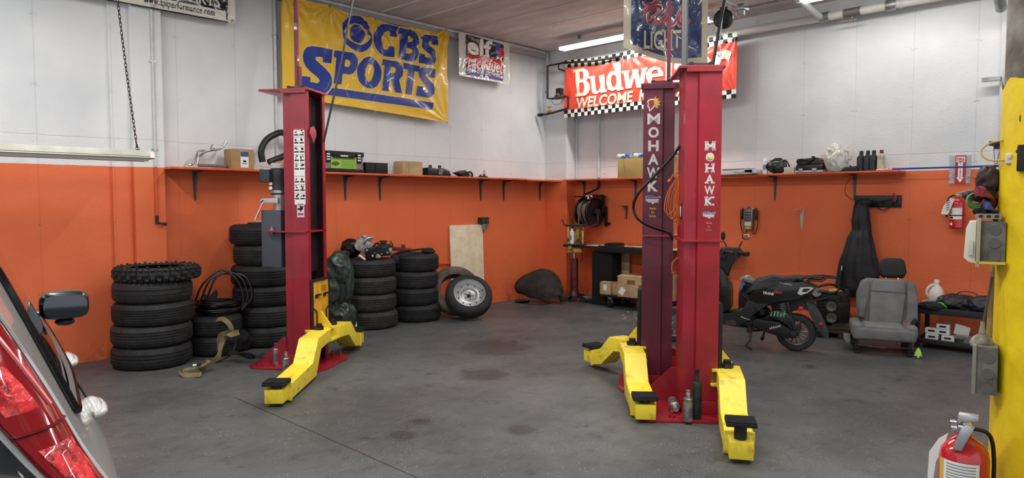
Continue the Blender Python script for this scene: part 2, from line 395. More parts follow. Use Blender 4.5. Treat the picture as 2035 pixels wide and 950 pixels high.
# ---- fluorescent fittings
TUBE = mat('lit_fluorescent_tube', (255, 252, 244), .3, em=9.0)
FIX = mat('white_fitting_enamel', (214, 214, 214), .35)
def fitting(p, L, label, power=TUBE_W):
    t = thing('ceiling_light', label, 'ceiling light', p, 0, 'fluorescent ceiling fittings')
    b = B(); b.box((0, 0, -.03), (.11, L, .06), bev=.006); b.box((0, 0, -.062), (.15, L, .006)); part(b, 'housing', FIX, t)
    for sx in (-.04, .04):
        b = B(); b.cyl((sx, -L/2+.03, -.087), (sx, L/2-.03, -.087), .017, n=12); part(b, 'tube', TUBE, t)
    for sy in (-1, 1):
        b = B(); b.box((0, sy*(L/2-.015), -.075), (.13, .03, .05), bev=.004); part(b, 'end_cap', WHT, t)
    for sy in (-1, 1):
        b = B(); b.box((0, sy*(L/2-.35), .03), (.05, .03, .075)); part(b, 'mount', GAL, t)
    ld = bpy.data.lights.new('tube_light', 'AREA'); ld.shape = 'RECTANGLE'; ld.size = .12; ld.size_y = L; ld.energy = power; ld.color = (1, .98, .95)
    lo = bpy.data.objects.new('tube_light', ld); C.objects.link(lo); lo.parent = t; lo.location = (0, 0, -.115)
    return t
fitting((7.74, 5.33, 3.765), 2.40, 'lit twin-tube strip light on the ceiling above the red racing banner', TUBE_W*.8)
fitting((7.72, 1.93, 3.765), 2.40, 'lit strip light at the top edge of the photo beside the white overhead pipe', TUBE_W*.42)
for (x, y) in ((3.7, 4.3), (3.7, .9), (.7, 5.0), (.7, 1.6)):  # unseen fittings added overhead to brighten the left side
    fitting((x, y, 3.765), 2.40, 'added lit strip light overhead, unseen, brightening the left side', TUBE_W*1.45)
# ================================================================== BANNERS
def wave_l(amp=.010, pins=()):
    def fn(u, z):
        h = 0
        for (pu, pz, k) in pins:
            dx, dz = u-pu, z-pz; r = math.hypot(dx, dz)+.02; a = math.atan2(dz, dx)
            h += k*math.exp(-r/.45)*math.sin(a*15)*min(1, r/.12)
        return h*amp+amp*.5*noise.noise((u*2.2, z*3.1, 0))+amp*.25*noise.noise((u*9, z*7, 4))+amp*.15*math.sin(u*16+2*noise.noise((u, z*2, 7)))
    return fn
def flag(b, u0, u1, z0, z1, wf, y=0.0, nu=90, nv=50, edge=None):
    def fn(i, j):
        u = u0+(u1-u0)*i
        zt = z1(i) if callable(z1) else z1; zb = z0(i) if callable(z0) else z0
        z = zb+(zt-zb)*j; return (u, y+wf(u, z), z)
    return b.grid(fn, nu, nv)
def grommets(t, pts):
    for (u, z, y) in pts:
        b = B(); b.lathe([(.008, -.004), (.016, -.004), (.016, .003), (.008, .003)], (u, y, z), (0, 1, 0), n=14, closed=True); part(b, 'grommet', GAL, t)
# --- yellow banner, on the left wall.  local frame: x along wall, z up, -y to room
Y0 = 7.15
t = thing('yellow_sports_banner', 'large yellow vinyl banner with blue CBS SPORTS lettering hung on the left wall', 'banner', (0, Y0, 0))
BU0, BU1 = WL(562, 200, Y0).x, WL(890, 150, Y0).x; BZ0a, BZ0b = WL(562, 190, Y0).z, WL(890, 243, Y0).z
pins = [(BU0+.02, 3.80, 1.2), (WL(655, 1, Y0).x, 3.76, .9), (WL(744, 21, Y0).x, 3.72, 1.3), (WL(824, 40, Y0).x, 3.72, 1.4), (BU1-.02, WL(889, 59, Y0).z, 2.0), (BU1-.02, BZ0b, .8)]
wf = wave_l(.016, pins)
topz = [p[1] for p in pins[:5]]; topu = [p[0] for p in pins[:5]]
def ztop(i):
    u = BU0+(BU1-BU0)*i
    for a in range(4):
        if u <= topu[a+1] or a == 3:
            k = max(0, min(1, (u-topu[a])/(topu[a+1]-topu[a]))); return topz[a]+(topz[a+1]-topz[a])*k-.035*math.sin(PI*k)
VY = mat('yellow_vinyl', (236, 190, 56), .32, bump=.15, bs=30, coat=.25)
VB = mat('blue_vinyl_print', (42, 62, 142), .34, bump=.15, bs=30, coat=.2)
VC = mat('cream_outline_print', (238, 214, 160), .4)
b = B(); flag(b, BU0, BU1, lambda i: BZ0a+(BZ0b-BZ0a)*i, ztop, wf, nu=170, nv=90); part(b, 'cloth', VY, t, smooth=180)
def c_(o, s, pts): return [(o[0]+x/s, o[1]+y/s) for x, y in pts]
c1 = lambda p: c_((590, 20), 9.5, p); c2 = lambda p: c_((730, 30), 8.6375, p); c3 = lambda p: c_((590, 80), 8.6375, p); c4 = lambda p: c_((730, 110), 7.919, p)
CBS = [
 ('eye', c1([(1060,108),(1160,120),(1250,170),(1320,250),(1375,370),(1405,490),(1405,600),(1370,690),(1310,760),(1220,797),(1120,790),(1010,730),(930,640),(880,540),(850,440),(850,320),(880,230),(940,150),(1000,115)]),
   [c1([(873,395),(930,320),(1000,270),(1080,245),(1160,260),(1250,320),(1330,420),(1390,510),(1340,590),(1280,640),(1200,662),(1120,650),(1040,610),(960,550),(900,470)])]),
 ('pupil', c1([(1100,275),(1180,300),(1245,370),(1278,460),(1260,560),(1210,625),(1150,630),(1060,590),(1010,520),(990,440),(1000,350),(1040,290)]), []),
 ('letter', c2([(320,160),(517,210),(490,385),(380,360),(390,290),(340,275),(290,300),(250,370),(240,460),(245,550),(280,590),(350,590),(370,525),(470,545),(445,730),(270,700),(190,650),(130,560),(105,440),(120,320),(160,220),(220,165),(260,155)]), []),
 ('letter', c2([(540,220),(740,262),(820,300),(870,350),(888,420),(880,480),(830,540),(860,590),(880,650),(860,730),(820,790),(760,800),(520,745),(572,325),(527,320)]),
   [c2([(690,360),(740,370),(778,410),(760,455),(730,465),(685,455)]), c2([(665,565),(720,575),(760,610),(740,655),(700,665),(655,652)])]),
 ('letter', c2([(1010,332),(1215,375),(1198,525),(1105,505),(1112,455),(1040,455),(1040,490),(1110,560),(1170,640),(1195,720),(1190,780),(1150,845),(1080,860),(875,822),(890,652),(990,672),(985,715),(1040,738),(1070,720),(1060,680),(990,610),(935,540),(920,460),(930,380),(970,340)]), []),
 ('letter', c3([(250,100),(620,160),(585,400),(430,378),(437,300),(370,285),(310,295),(310,330),(400,420),(490,500),(560,580),(590,660),(590,760),(550,850),(490,900),(430,915),(200,880),(40,800),(55,608),(230,632),(222,712),(340,738),(380,710),(375,670),(330,620),(230,540),(150,450),(110,370),(97,270),(115,190),(170,120)]), []),
 ('letter', c3([(650,170),(940,215),(1000,260),(1036,330),(1040,420),(1015,500),(960,570),(900,590),(775,575),(755,760),(618,740),(675,295),(630,285)]), [c3([(818,330),(880,340),(912,380),(900,440),(870,462),(805,450)])]),
 ('letter', [(713.5,126.3),(722,115.9),(733.6,112.4),(740.1,114.6),(748.9,121.4),(755.3,132.7),(757.5,144.1),(755.3,159.2),(748.9,170.6),(740.1,176.3),(728.9,174.9),(719.7,169.1),(712.7,159.9),(709.2,144.8),(709.6,134.4)],
   [[(734.7,125.7),(741.7,129.8),(743.7,137.9),(741.7,149.5),(737,159.9),(732.4,163.6),(727.2,159.9),(724.3,149.5),(724.9,137.9),(728.9,128.6)]]),
 ('letter', c4([(232,55),(460,100),(520,135),(550,200),(555,270),(540,330),(495,385),(535,600),(430,582),(385,395),(345,395),(322,568),(218,550),(265,155),(225,155)]), [c4([(375,180),(430,190),(452,225),(440,270),(410,288),(357,275)])]),
 ('letter', c4([(565,115),(818,168),(804,262),(738,250),(690,622),(588,605),(635,225),(558,210)]), []),
 ('letter', c4([(880,178),(1070,215),(1050,357),(970,340),(975,295),(920,290),(905,320),(960,380),(1030,450),(1052,520),(1050,600),(1010,650),(950,668),(762,635),(780,482),(865,492),(860,548),(920,556),(940,530),(920,480),(850,400),(805,330),(800,250),(825,200)]), []),
 ('underline', [(659.5,174.4),(730,184.5),(860.7,204.1),(858.8,218),(730,199.7),(649,188.2)], [])]
def wl2(pts, y): return [(WL(a, c, y).x, WL(a, c, y).z) for a, c in pts]
bo = B()
for nm, po, ho in CBS:
    P = wl2(po, Y0); H = [wl2(h, Y0) for h in ho]
    b = B(); b.prism(P, 0, 0, H); b.dense(.022); b.warp(lambda c: (c.x, wf(c.x, c.z)-.010, c.z)); part(b, nm, VB, t, smooth=180)
    bo.prism(grow(P, .011), 0, 0, [])
bo.dense(.022); bo.warp(lambda c: (c.x, wf(c.x, c.z)-.0035, c.z)); props(part(bo, 'lettering_outline', VC, t, smooth=180))
# inside of the eye and letter counters show yellow again
for nm, po, ho in CBS:
    for h in ho:
        b = B(); b.prism(grow(wl2(h, Y0), -.009), 0, 0, []); b.dense(.022); b.warp(lambda c: (c.x, wf(c.x, c.z)-.0068, c.z)); part(b, 'letter_counter', VY, t, smooth=180)
grommets(t, [(u, z-.01, wf(u, z)-.006) for (u, z, k) in pins[1:]]+[(WL(745, 222, Y0).x, WL(745, 222, Y0).z, -.008)])
# --- small race fuel banner
Y1 = 7.13
t = thing('race_fuel_banner', 'small clear-edged banner reading elf race fuel feel the power', 'banner', (0, Y1, 0))
u0, u1 = WL(912, 60, Y1).x, WL(1013, 90, Y1).x; z0, z1 = WL(912, 150, Y1).z, WL(1013, 88, Y1).z+.01
we = wave_l(.006, [(u0, z1, 1.5), (u1, z1, 1.5), (u0, z0, 1), (u1, z0, 1), ((u0+u1)/2, (z0+z1)/2, 1)])
b = B(); flag(b, u0, u1, z0, z1, we, nu=50, nv=34); part(b, 'sheet', mat('clear_vinyl_over_white', (212, 212, 204), .15, coat=.8, bump=.5, bs=25), t, smooth=180)
def panel(t, nm, po, M, dy, wfn, L=.03, ho=()):
    b = B(); b.prism(po, 0, 0, ho); b.dense(L); b.warp(lambda c: (c.x, wfn(c.x, c.z)+dy, c.z)); return part(b, nm, M, t, smooth=180)
EB = mat('black_vinyl_print', (22, 24, 34), .22, coat=.5); ER = mat('red_vinyl_print', (190, 44, 56), .25, coat=.5); EBL = mat('deep_blue_vinyl_print', (46, 62, 140), .25, coat=.5); EW = mat('white_vinyl_print', (232, 230, 222), .3, coat=.3)
pw = lambda pts: wl2(c_((880, 0), 3.6528, pts), Y1)
panel(t, 'black_panel', pw([(165,248),(442,325),(442,437),(168,392)]), EB, -.004, we)
panel(t, 'red_panel', pw([(168,392),(440,437),(438,528),(165,480)]), ER, -.004, we)
panel(t, 'blue_panel', pw([(165,482),(438,530),(435,588),(162,540)]), EBL, -.004, we)
b = B()
A = pw([(172,388),(355,408),(172,270)]); text(b, 'elf', A[0][0], A[0][1], A[1][0]-A[0][0], A[2][1]-A[0][1]+.02, .03)
A = pw([(178,478),(432,508),(178,418)]); text(b, 'race fuel', A[0][0], A[0][1]-.02, A[1][0]-A[0][0], .17, .015, .25)
A = pw([(170,528),(428,572),(170,492)]); text(b, 'feel the power!', A[0][0], A[0][1]-.01, A[1][0]-A[0][0], .11, .012, .25)
b.dense(.03); b.warp(lambda c: (c.x, we(c.x, c.z)-.009, c.z)); part(b, 'lettering', EW, t, smooth=180)
panel(t, 'emblem', pw([(375,330),(412,318),(415,395),(380,388)]), mat('bright_blue_print', (52, 84, 178), .3), -.0075, we)
panel(t, 'emblem', pw([(405,345),(438,350),(438,420),(402,412)]), mat('bright_red_print', (204, 50, 60), .3), -.009, we)
# --- parts shop banner at top left
Y2 = 7.17
t = thing('shop_banner', 'cream banner reading PARTS and www.tpiperformance.com at the top left', 'banner', (0, Y2, 0))
uR, zB = WL(467, 46, Y2).x, WL(467, 46, Y2).z; uL = uR-1.95
ws = wave_l(.012, [(uR, zB, 1.2), (uR-.95, zB, .8)])
b = B(); flag(b, uL, uR, zB, 3.80, ws, nu=70, nv=24); part(b, 'cloth', mat('cream_vinyl', (224, 222, 206), .4, coat=.2, bump=.2, bs=30), t, smooth=180)
K = lambda x, y: (WL(x, y, Y2).x, WL(x, y, Y2).z)
zl = K(452, 26)[1]; panel(t, 'black_panel', [(uL+.08, zl-.085+.10), (K(452, 20)[0], zl-.085+.10), (K(452, 20)[0], 3.70), (uL+.08, 3.70)], EB, -.004, ws)
for (a, c, d, e) in ((uL+.07, K(452, 30)[0]+.0, zl-.102, zl-.088), (K(452, 30)[0]-.014, K(452, 30)[0], zl-.10, zl+.03)):
    panel(t, 'border_line', [(a, d), (c, d), (c, e), (a, e)], EB, -.005, ws)
b = B(); text(b, 'www.tpiperformance.com', K(285, 12)[0], zl-.075, K(426, 20)[0]-K(285, 12)[0], .085, .012, spacing=1.1); b.warp(lambda c: (c.x, ws(c.x, c.z)-.007, c.z)); part(b, 'lettering', EB, t, smooth=180)
b = B(); text(b, 'RS & PARTS', K(436, 12)[0]-.66, zl+.035, .66, .11, .025); b.warp(lambda c: (c.x, ws(c.x, c.z)-.008, c.z)); part(b, 'lettering', EW, t, smooth=180)
grommets(t, [(uR-.03, zB+.02, -.012), (K(305, 16)[0], zB+.015, -.012)])
# --- red welcome banner along the right wall; local frame rotated so x = to the right
X3 = 8.16
t = thing('red_racing_banner', 'long red banner with chequered edges reading Budweiser WELCOME RACE FANS', 'banner', (X3, 0, 0), -PI/2)
def wr2(pts, X=X3): return [(-WR(a, c, X).y, WR(a, c, X).z) for a, c in pts]
(u0, zt0), (u1, zt1) = wr2([(1122, 121), (1465, 64)]); zb0 = wr2([(1122, 234)])[0][1]; zb1 = wr2([(1452, 196)])[0][1]
wb = wave_l(.013, [(u0, zt0, .8), (u1, zt1, 2), (u0, zb0, 1), (u1, zb1, 1), (wr2([(1245, 98)])[0][0], zt0, 1.2)])
ST = .11
def zt(i): return zt0+(zt1-zt0)*i-.03*math.sin(PI*i*2)**2
def zb(i): return zb0+(zb1-zb0)*i
VR = mat('red_vinyl', (222, 74, 56), .35, bump=.3, bs=22, coat=.25)
CK = mat('chequered_print', (230, 228, 214), .4); N = NT(CK)
tc = N.n('ShaderNodeTexCoord'); sp = N.n('ShaderNodeSeparateXYZ'); N.nt.links.new(tc.outputs['UV'], sp.inputs[0])
fx = N.math('FLOOR', N.math('MULTIPLY', sp.outputs[0], 44.0)); fz = N.math('FLOOR', N.math('MULTIPLY', sp.outputs[1], 2.0))
ck = N.math('MODULO', N.math('ADD', fx, fz), 2.0); N.color(N.mix(ck, lin((230, 228, 214)), lin((24, 24, 28))))
b = B(); flag(b, u0, u1, lambda i: zb(i)+ST, lambda i: zt(i)-ST, wb, nu=120, nv=34); part(b, 'cloth', VR, t, smooth=180)
for lo, hi in ((lambda i: zt(i)-ST, zt), (zb, lambda i: zb(i)+ST)):
    b = B(); flag(b, u0, u1, lo, hi, wb, nu=176, nv=4); o = part(b, 'chequered_edge', CK, t, smooth=180)
    uv = o.data.uv_layers.new(name='UVMap')
    for p in o.data.polygons:
        for li in p.loop_indices:
            vi = o.data.loops[li].vertex_index; uv.data[li].uv = ((vi//5)/176+1e-5, min(.9999, (vi % 5)/4+1e-5))
BC = mat('cream_lettering', (218, 210, 186), .45, bump=.3, bs=25)
c5 = lambda p: c_((1115, 90), 6.333, p); c6 = lambda p: c_((1195, 60), 5.5875, p)
for po, ho in ((c5([(155,310),(290,292),(340,320),(355,370),(345,420),(320,445),(360,480),(370,540),(350,600),(310,635),(190,650),(187,615),(205,605),(185,340),(158,345)]), [c5([(238,335),(280,330),(285,390),(270,430),(240,430)]), c5([(235,475),(280,465),(300,500),(300,560),(280,600),(240,600)])]),
    (c5([(355,395),(430,383),(440,560),(455,580),(480,560),(495,520),(480,385),(545,365),(560,545),(585,560),(580,590),(500,600),(495,585),(450,618),(400,605),(385,560),(380,420),(358,428)]), []),
    (c6([(130,370),(215,355),(232,630),(248,635),(250,660),(180,675),(175,655),(130,678),(80,660),(60,590),(65,520),(100,465),(150,455),(160,455),(155,400),(133,400)]), [c6([(120,510),(150,495),(170,520),(172,600),(150,635),(125,625),(112,580)])]),
    (c6([(232,455),(320,445),(325,470),(310,478),(325,565),(355,470),(345,440),(420,430),(425,460),(415,465),(432,545),(455,450),(445,425),(515,412),(515,435),(500,445),(470,635),(395,640),(375,520),(340,645),(275,650),(255,485),(235,480)]), []),
    (c6([(600,402),(660,420),(692,470),(692,510),(560,525),(575,570),(610,580),(650,560),(690,560),(690,600),(620,620),(540,600),(505,540),(500,480),(530,430)]), [c6([(590,440),(630,440),(640,480),(560,490),(565,460)])])):
    panel(t, 'letter', wr2(po), BC, -.010, wb, .04, [wr2(h) for h in ho])
(ua, za), (ub, zc2) = wr2([(1322, 172), (1455, 150)])
b = B(); text(b, 'iser', ua, za-.02, ub-ua, .5, .03); b.dense(.05); b.warp(lambda c: (c.x, wb(c.x, c.z)-.009, c.z)); part(b, 'letters', BC, t, smooth=180)
(ua, za), (ub, zc2) = wr2([(1146, 216), (1259, 192)])
b = B(); text(b, 'WELCOME', ua, za+.0, ub-ua, .158, .03, .15); b.dense(.05); b.warp(lambda c: (c.x, wb(c.x, c.z)-.009, c.z)); part(b, 'slogan', BC, t, smooth=180)
b = B(); text(b, 'RACE FANS', wr2([(1270, 205)])[0][0], za, .95, .158, .03, .15)
b.dense(.05); b.warp(lambda c: (c.x, wb(c.x, c.z)-.009, c.z)); part(b, 'slogan', BC, t, smooth=180)
# --- blue beer banner hanging from the ceiling
pc = DP(1320, 60, 5.85); rzc = facing(pc, .0)
t = thing('blue_beer_banner', 'dark blue Coors LIGHT banner with beige edge hanging above the middle lift post', 'banner', (pc.x, pc.y, 0), rzc)
kc = 1375/5.85
cz = lambda x, y: ((x-1320)/kc, CAMH+(400-y)/kc)
def wc(u, z):
    s = (z-2.45)/.9
    return .05*math.sin(u*9+1)*max(.2, 1-s*.5)+.02*noise.noise((u*7, z*5, 2))+.02*math.sin((u+z)*14)*max(0, 1-s)
BGE = mat('beige_vinyl_edge', (142, 132, 114), .45, coat=.15, bump=.3, bs=25)
top = 3.80
def zbot(i):
    u = cz(1240, 0)[0]+(cz(1403, 0)[0]-cz(1240, 0)[0])*i; return cz(0, 92+38*i+12*math.sin(PI*i)*.8)[1]
b = B(); flag(b, cz(1240, 0)[0], cz(1403, 0)[0], zbot, top, wc, nu=60, nv=70); part(b, 'backing', BGE, t, smooth=180)
VN = mat('navy_vinyl', (28, 38, 72), .2, coat=.6, bump=.4, bs=18)
b = B(); flag(b, cz(1255, 0)[0], cz(1391, 0)[0], lambda i: zbot(.09+.84*i)+.05, top-.06, wc, y=-.005, nu=60, nv=70); part(b, 'navy_panel', VN, t, smooth=180)
cc = lambda pts: [cz(1240+x/6.7875, y/6.7875) for x, y in pts]
MRN = mat('maroon_script_print', (124, 40, 52), .3, coat=.4); SIL = mat('silver_print', (158, 146, 124), .4, coat=.2)
SCR = [[(275,20),(290,60),(340,70),(400,50),(450,0)], [(250,175),(300,150),(370,80),(440,55),(500,70),(510,120),(450,190),(380,250),(350,290),(330,240),(350,160),(430,100)],
       [(440,100),(470,110),(470,160),(420,230),(430,290),(480,330),(530,290),(600,160),(640,110)], [(560,190),(600,120),(640,120),(600,200),(500,270)], [(640,130),(590,260),(590,330),(640,360),(700,290),(790,80)],
       [(800,85),(740,180),(720,270),(750,350),(810,360),(850,300),(800,290),(760,300),(780,200)]]
bw, bm_ = B(), B()
for st in SCR:
    P = [(x, 0, z) for x, z in cc(st)]
    bw.tube([(p[0], .0, p[2]) for p in P], .0185, n=6, flat=1); bm_.tube([(p[0], 0, p[2]) for p in P], .0145, n=6)
for bb, dy in ((bw, -.008), (bm_, -.012)): bb.warp(lambda c: (c.x, wc(c.x, c.z)+dy+c.y*.08, c.z))
part(bw, 'script_outline', mat('silver_outline_print', (206, 190, 190), .4), t, smooth=180); part(bm_, 'script', MRN, t, smooth=180)
b = B(); a0 = cz(1281, 95); a1 = cz(1353, 60); text(b, 'LIGHT', a0[0], cz(0, 97)[1], a1[0]-a0[0], cz(0, 60)[1]-cz(0, 97)[1], .02)
for (x, y, wd) in ((1284, 97, 9), (1300, 97, 9), (1321, 97, 12), (1334, 97, 12), (1348, 97, 10), (1300, 60, 9), (1321, 60, 12), (1334, 60, 12)):
    q = cz(x, y); b.box((q[0]-.005, 0, q[1]), (wd/kc, .0, .018))
b.dense(.04); b.warp(lambda c: (c.x, wc(c.x, c.z)-.009, c.z)); part(b, 'lettering', SIL, t, smooth=180)
# ================================================================== PIPES AND CONDUITS
def pipe(nm, pts, r, M, label, cat='pipe', sm=False, extra=None, n=10, k=5, group=None):
    t = thing(nm, label, cat, pts[0], 0, group); o = Vector(pts[0])
    b = B(); b.tube([Vector(p)-o for p in pts], r, n=n, sm=sm, k=k); part(b, 'run', M, t)
    if extra: extra(t, o)
    return t
def clamps(pts, d, s):
    def fn(t, o):
        for p in pts:
            b = B(); b.box(Vector(p)-o, s, bev=.002); part(b, 'clamp', GAL, t)
    return fn
yc = YL-.115
pipe('electrical_conduit', [(3.9, yc, 3.80), (8.16, yc, 3.80), (8.2, yc, 3.77), (8.2, yc, 2.8)], .016, WPNT, 'white conduit along the top of the left wall, turning down at the corner', 'conduit',
     extra=clamps([(x, yc+.02, 3.80) for x in (4.6, 5.4, 6.3, 7.2, 7.9)]+[(8.2, yc+.015, 3.2)], 0, (.02, .04, .05)))
xx = WL(553, 200).x; pipe('electrical_conduit', [(xx-.04, YL-.03, 3.8), (xx-.04, YL-.03, SHZ)], .016, WPNT, 'white vertical conduit at the left edge of the yellow banner', 'conduit', extra=clamps([(xx-.04, YL-.03, 3.33)], 0, (.05, .03, .02)))
xx = WL(306, 200, 7.18).x
def tapx(t, o):
    for z in (2.85, 2.0):
        b = B(); b.box((0, .01, z-o.z), (.05, .02, .02)); part(b, 'clamp', GAL, t)
    b = B(); b.cyl((0, 0, 1.36-o.z), (0, 0, 1.28-o.z), .014); b.cyl((0, -.0, 1.29-o.z), (.05, -.03, 1.28-o.z), .010); b.cyl((.045, -.03, 1.28-o.z), (.07, -.05, 1.275-o.z), .016); part(b, 'air_coupling', DKM, t)
pipe('air_line', [(xx, 7.185, 3.8), (xx, 7.185, SHZ)], .011, WPNT, 'thin white air line down the left wall ending in a dark coupling', 'air line',
     extra=lambda t, o: (tapx(t, o), part(B().cyl((0, 0, SHZ-o.z), (0, 0, 1.34-o.z), .012, n=10), 'lower_run', mat('orange_painted_pipe', (206, 84, 40), .5), t)))
# big white pipe under the ceiling on the right wall
PB = (8.33, 3.62)
def pbx(t, o):
    for y in (3.05, 2.35):
        b = B(); b.cyl((0, y-.05-o.y, 0), (0, y+.05-o.y, 0), .058, n=20); part(b, 'coupling', GAL, t)
    b = B(); b.cyl((0, 2.66-o.y, 0), (0, 2.84-o.y, 0), .05, n=16); b.cyl((0, 2.75-o.y, 0), (0, 2.75-o.y, -.08), .014); b.box((-.0, 2.80-o.y, -.09), (.02, .2, .012)); part(b, 'valve', mat('grey_iron', (120, 116, 110), .5, .4), t)
    for y in (4.4, 2.25, .9):
        b = B(); b.box((0, y-o.y, .09), (.012, .03, .24)); b.cyl((0, y-.015-o.y, 0), (0, y+.015-o.y, 0), .052); part(b, 'hanger', WPNT, t)
    b = B(); b.tube([(0, 3.09-o.y, .0), (-.75, 3.09-o.y, .09), (-1.7, 3.09-o.y, .12)], .038, sm=False, n=14); part(b, 'branch', WPNT, t)
pipe('overhead_pipe', [(PB[0], 6.7, PB[1]), (PB[0], -2.5, PB[1])], .045, mat('cream_pipe_paint', (216, 216, 208), .4), 'thick white pipe with valve running below the ceiling along the right wall', extra=pbx, n=18)
# black gas line loop near the corner
IRON = mat('black_iron_pipe', (36, 34, 34), .45, .4, var=.3, vs=20)
g = lambda x, y, X=8.06: WR(x, y, X)
gp = [g(1235, 112, 8.10), g(1175, 122, 8.08), g(1120, 125), g(1088, 131), g(1088, 196), g(1100, 196)]
def gpx(t, o):
    b = B(); b.tube([g(1110, 127)-o, g(1110, 137)-o, g(1122, 141)-o], .012, sm=False); part(b, 'branch', IRON, t)
    b = B(); q = g(1110, 193)-o; b.cyl(q+Vector((0, .06, 0)), q-Vector((0, .10, 0)), .035, n=14); b.ell = None
    b.lathe([(0, -.04), (.05, -.03), (.06, 0), (.05, .03), (0, .045)], q+Vector((0, -.01, .02)), (0, 0, 1), n=18); part(b, 'regulator', mat('brown_iron', (98, 78, 66), .5, .5), t)
    b = B(); q = g(1112, 183)-o; b.box(q, (.08, .09, .11), bev=.008); part(b, 'actuator', BLK, t)
    b = B(); b.tube([g(1121, 192)-o, g(1129, 192)-o, g(1129, 214)-o, g(1124, 217)-o, g(1092, 226)-o, g(1072, 229)-o], .016, sm=False); b.cyl(g(1070, 229)-o, g(1077, 228)-o, .026); part(b, 'lower_run', IRON, t)
    b = B(); q = g(1092, 222)-o; b.cyl(q, q+Vector((0, 0, .06)), .008); b.box(q+Vector((0, 0, .07)), (.02, .09, .014), bev=.004); b.cyl(q-Vector((0, .03, 0)), q+Vector((0, .03, 0)), .022); part(b, 'valve_handle', mat('yellow_brass', (170, 130, 40), .4, .5), t, label='yellow valve handle')
    b = B(); b.tube([g(1095, 200)-o, g(1103, 208)-o, g(1114, 205)-o, g(1120, 196)-o], .004); part(b, 'wire', BLK, t)
pipe('gas_pipe', gp, .017, IRON, 'black iron gas pipe loop with valve in the far corner', 'pipe', extra=gpx)
for (px, y0, y1, r, lb) in ((1146, 240, 352, .010, 'thin white conduit on the right wall nearest the corner'), (1190, 228, 354, .017, 'white air pipe on the right wall feeding the hose reel')):
    a = WR(px, y0, 8.47); c = WR(px, y1, 8.47)
    def exq(t, o, px=px):
        if px == 1190:
            b = B(); P = [Vector(q)-o for q in (WR(1190, 350, 8.47), WR(1190, 372, 8.47), WR(1186, 376, 8.40), WR(1164, 386, 8.33), WR(1158, 392, 8.3), WR(1158, 400, 8.3))]; b.tube(P, .016, sm=False); part(b, 'black_elbow', IRON, t)
        b = B(); b.box((0, 0, -.35), (.03, .05, .02)); part(b, 'clamp', GAL, t)
    pipe('wall_conduit', [(8.47, a.y, 3.3), (8.47, c.y, SHZ+.02)], r, WPNT, lb, 'conduit', extra=exq)
# conduit with junction box and dark trunking on the ceiling
t = thing('junction_box', 'grey ceiling junction box with two white conduits near the right wall', 'junction box', DP(1472, 16, 7.3))
o = Vector(t.location); b = B(); b.box((0, 0, 0), (.13, .13, .06), bev=.008); b.lathe([(.045, 0), (.045, -.05), (.03, -.055), (0, -.055)], (0, 0, -.03), n=20); part(b, 'box', GAL, t)
b = B(); b.tube([(0, 0, .01), DP(1440, 2, 7.1)-o, DP(1400, -16, 6.9)-o], .014, sm=False); part(b, 'conduit', WPNT, t)
b = B(); b.tube([(.05, 0, .01), (.07, -3.5, .01)], .012, sm=False); part(b, 'conduit', GAL, t)
t = thing('cord_reel', 'round black cord reel hanging under the ceiling above the right lift post', 'cord reel', DP(1438, 38, 6.6), facing(DP(1438, 38, 6.6))); zt_ = ZC-t.location.z
b = B(); b.lathe([(0, -.04), (.075, -.04), (.09, -.03), (.094, 0), (.09, .03), (.075, .04), (0, .04)], ax=(.25, 1, 0), n=36); part(b, 'drum', BLK, t)
b = B(); b.lathe([(.03, -.046), (.06, -.043), (.062, -.04), (.03, -.04)], ax=(.25, 1, 0), n=30, closed=True); b.cyl((.02, -.05, .02), (.03, -.055, -.03), .006); part(b, 'crank_ring', DKM, t)
b = B(); b.box((0, 0, .095), (.07, .05, .03), bev=.004); b.box((.0, 0, .095+zt_/2-.04), (.02, .02, max(.02, zt_-.11))); part(b, 'mount', BLK, t)
# vertical trim conduit near the pillar, and small channel
q = WR(1988, 300, 8.44)
b = B(); b.box((8.47, q.y-.0, 2.75), (.05, .055, 1.95), bev=.005); o_ = b.build('wall_raceway', WPNT); props(o_, 'white vertical cable raceway on the right wall beside the yellow pillar', 'cable raceway')
t = thing('strut_channel', 'short grey strut channel projecting from the raceway beside the pillar', 'bracket', WR(1980, 154, 8.42), -PI/2)
b = B(); b.box((-.04, 0, 0), (.16, .04, .015)); b.box((-.04, -.02, -.015), (.16, .004, .03)); b.box((-.04, .02, -.015), (.16, .004, .03)); part(b, 'channel', GAL, t)
# diagonal conduit above the pillar at top right
b = B(); P0 = Vector(WR(1990, 18, 8.3)); b.tube([(0, 0, 0), (-.5, 0, .35)], .05, sm=False, n=14); one(b, 'overhead_conduit', GAL, 'grey pipe elbow at the top right meeting the raceway', 'pipe', P0)
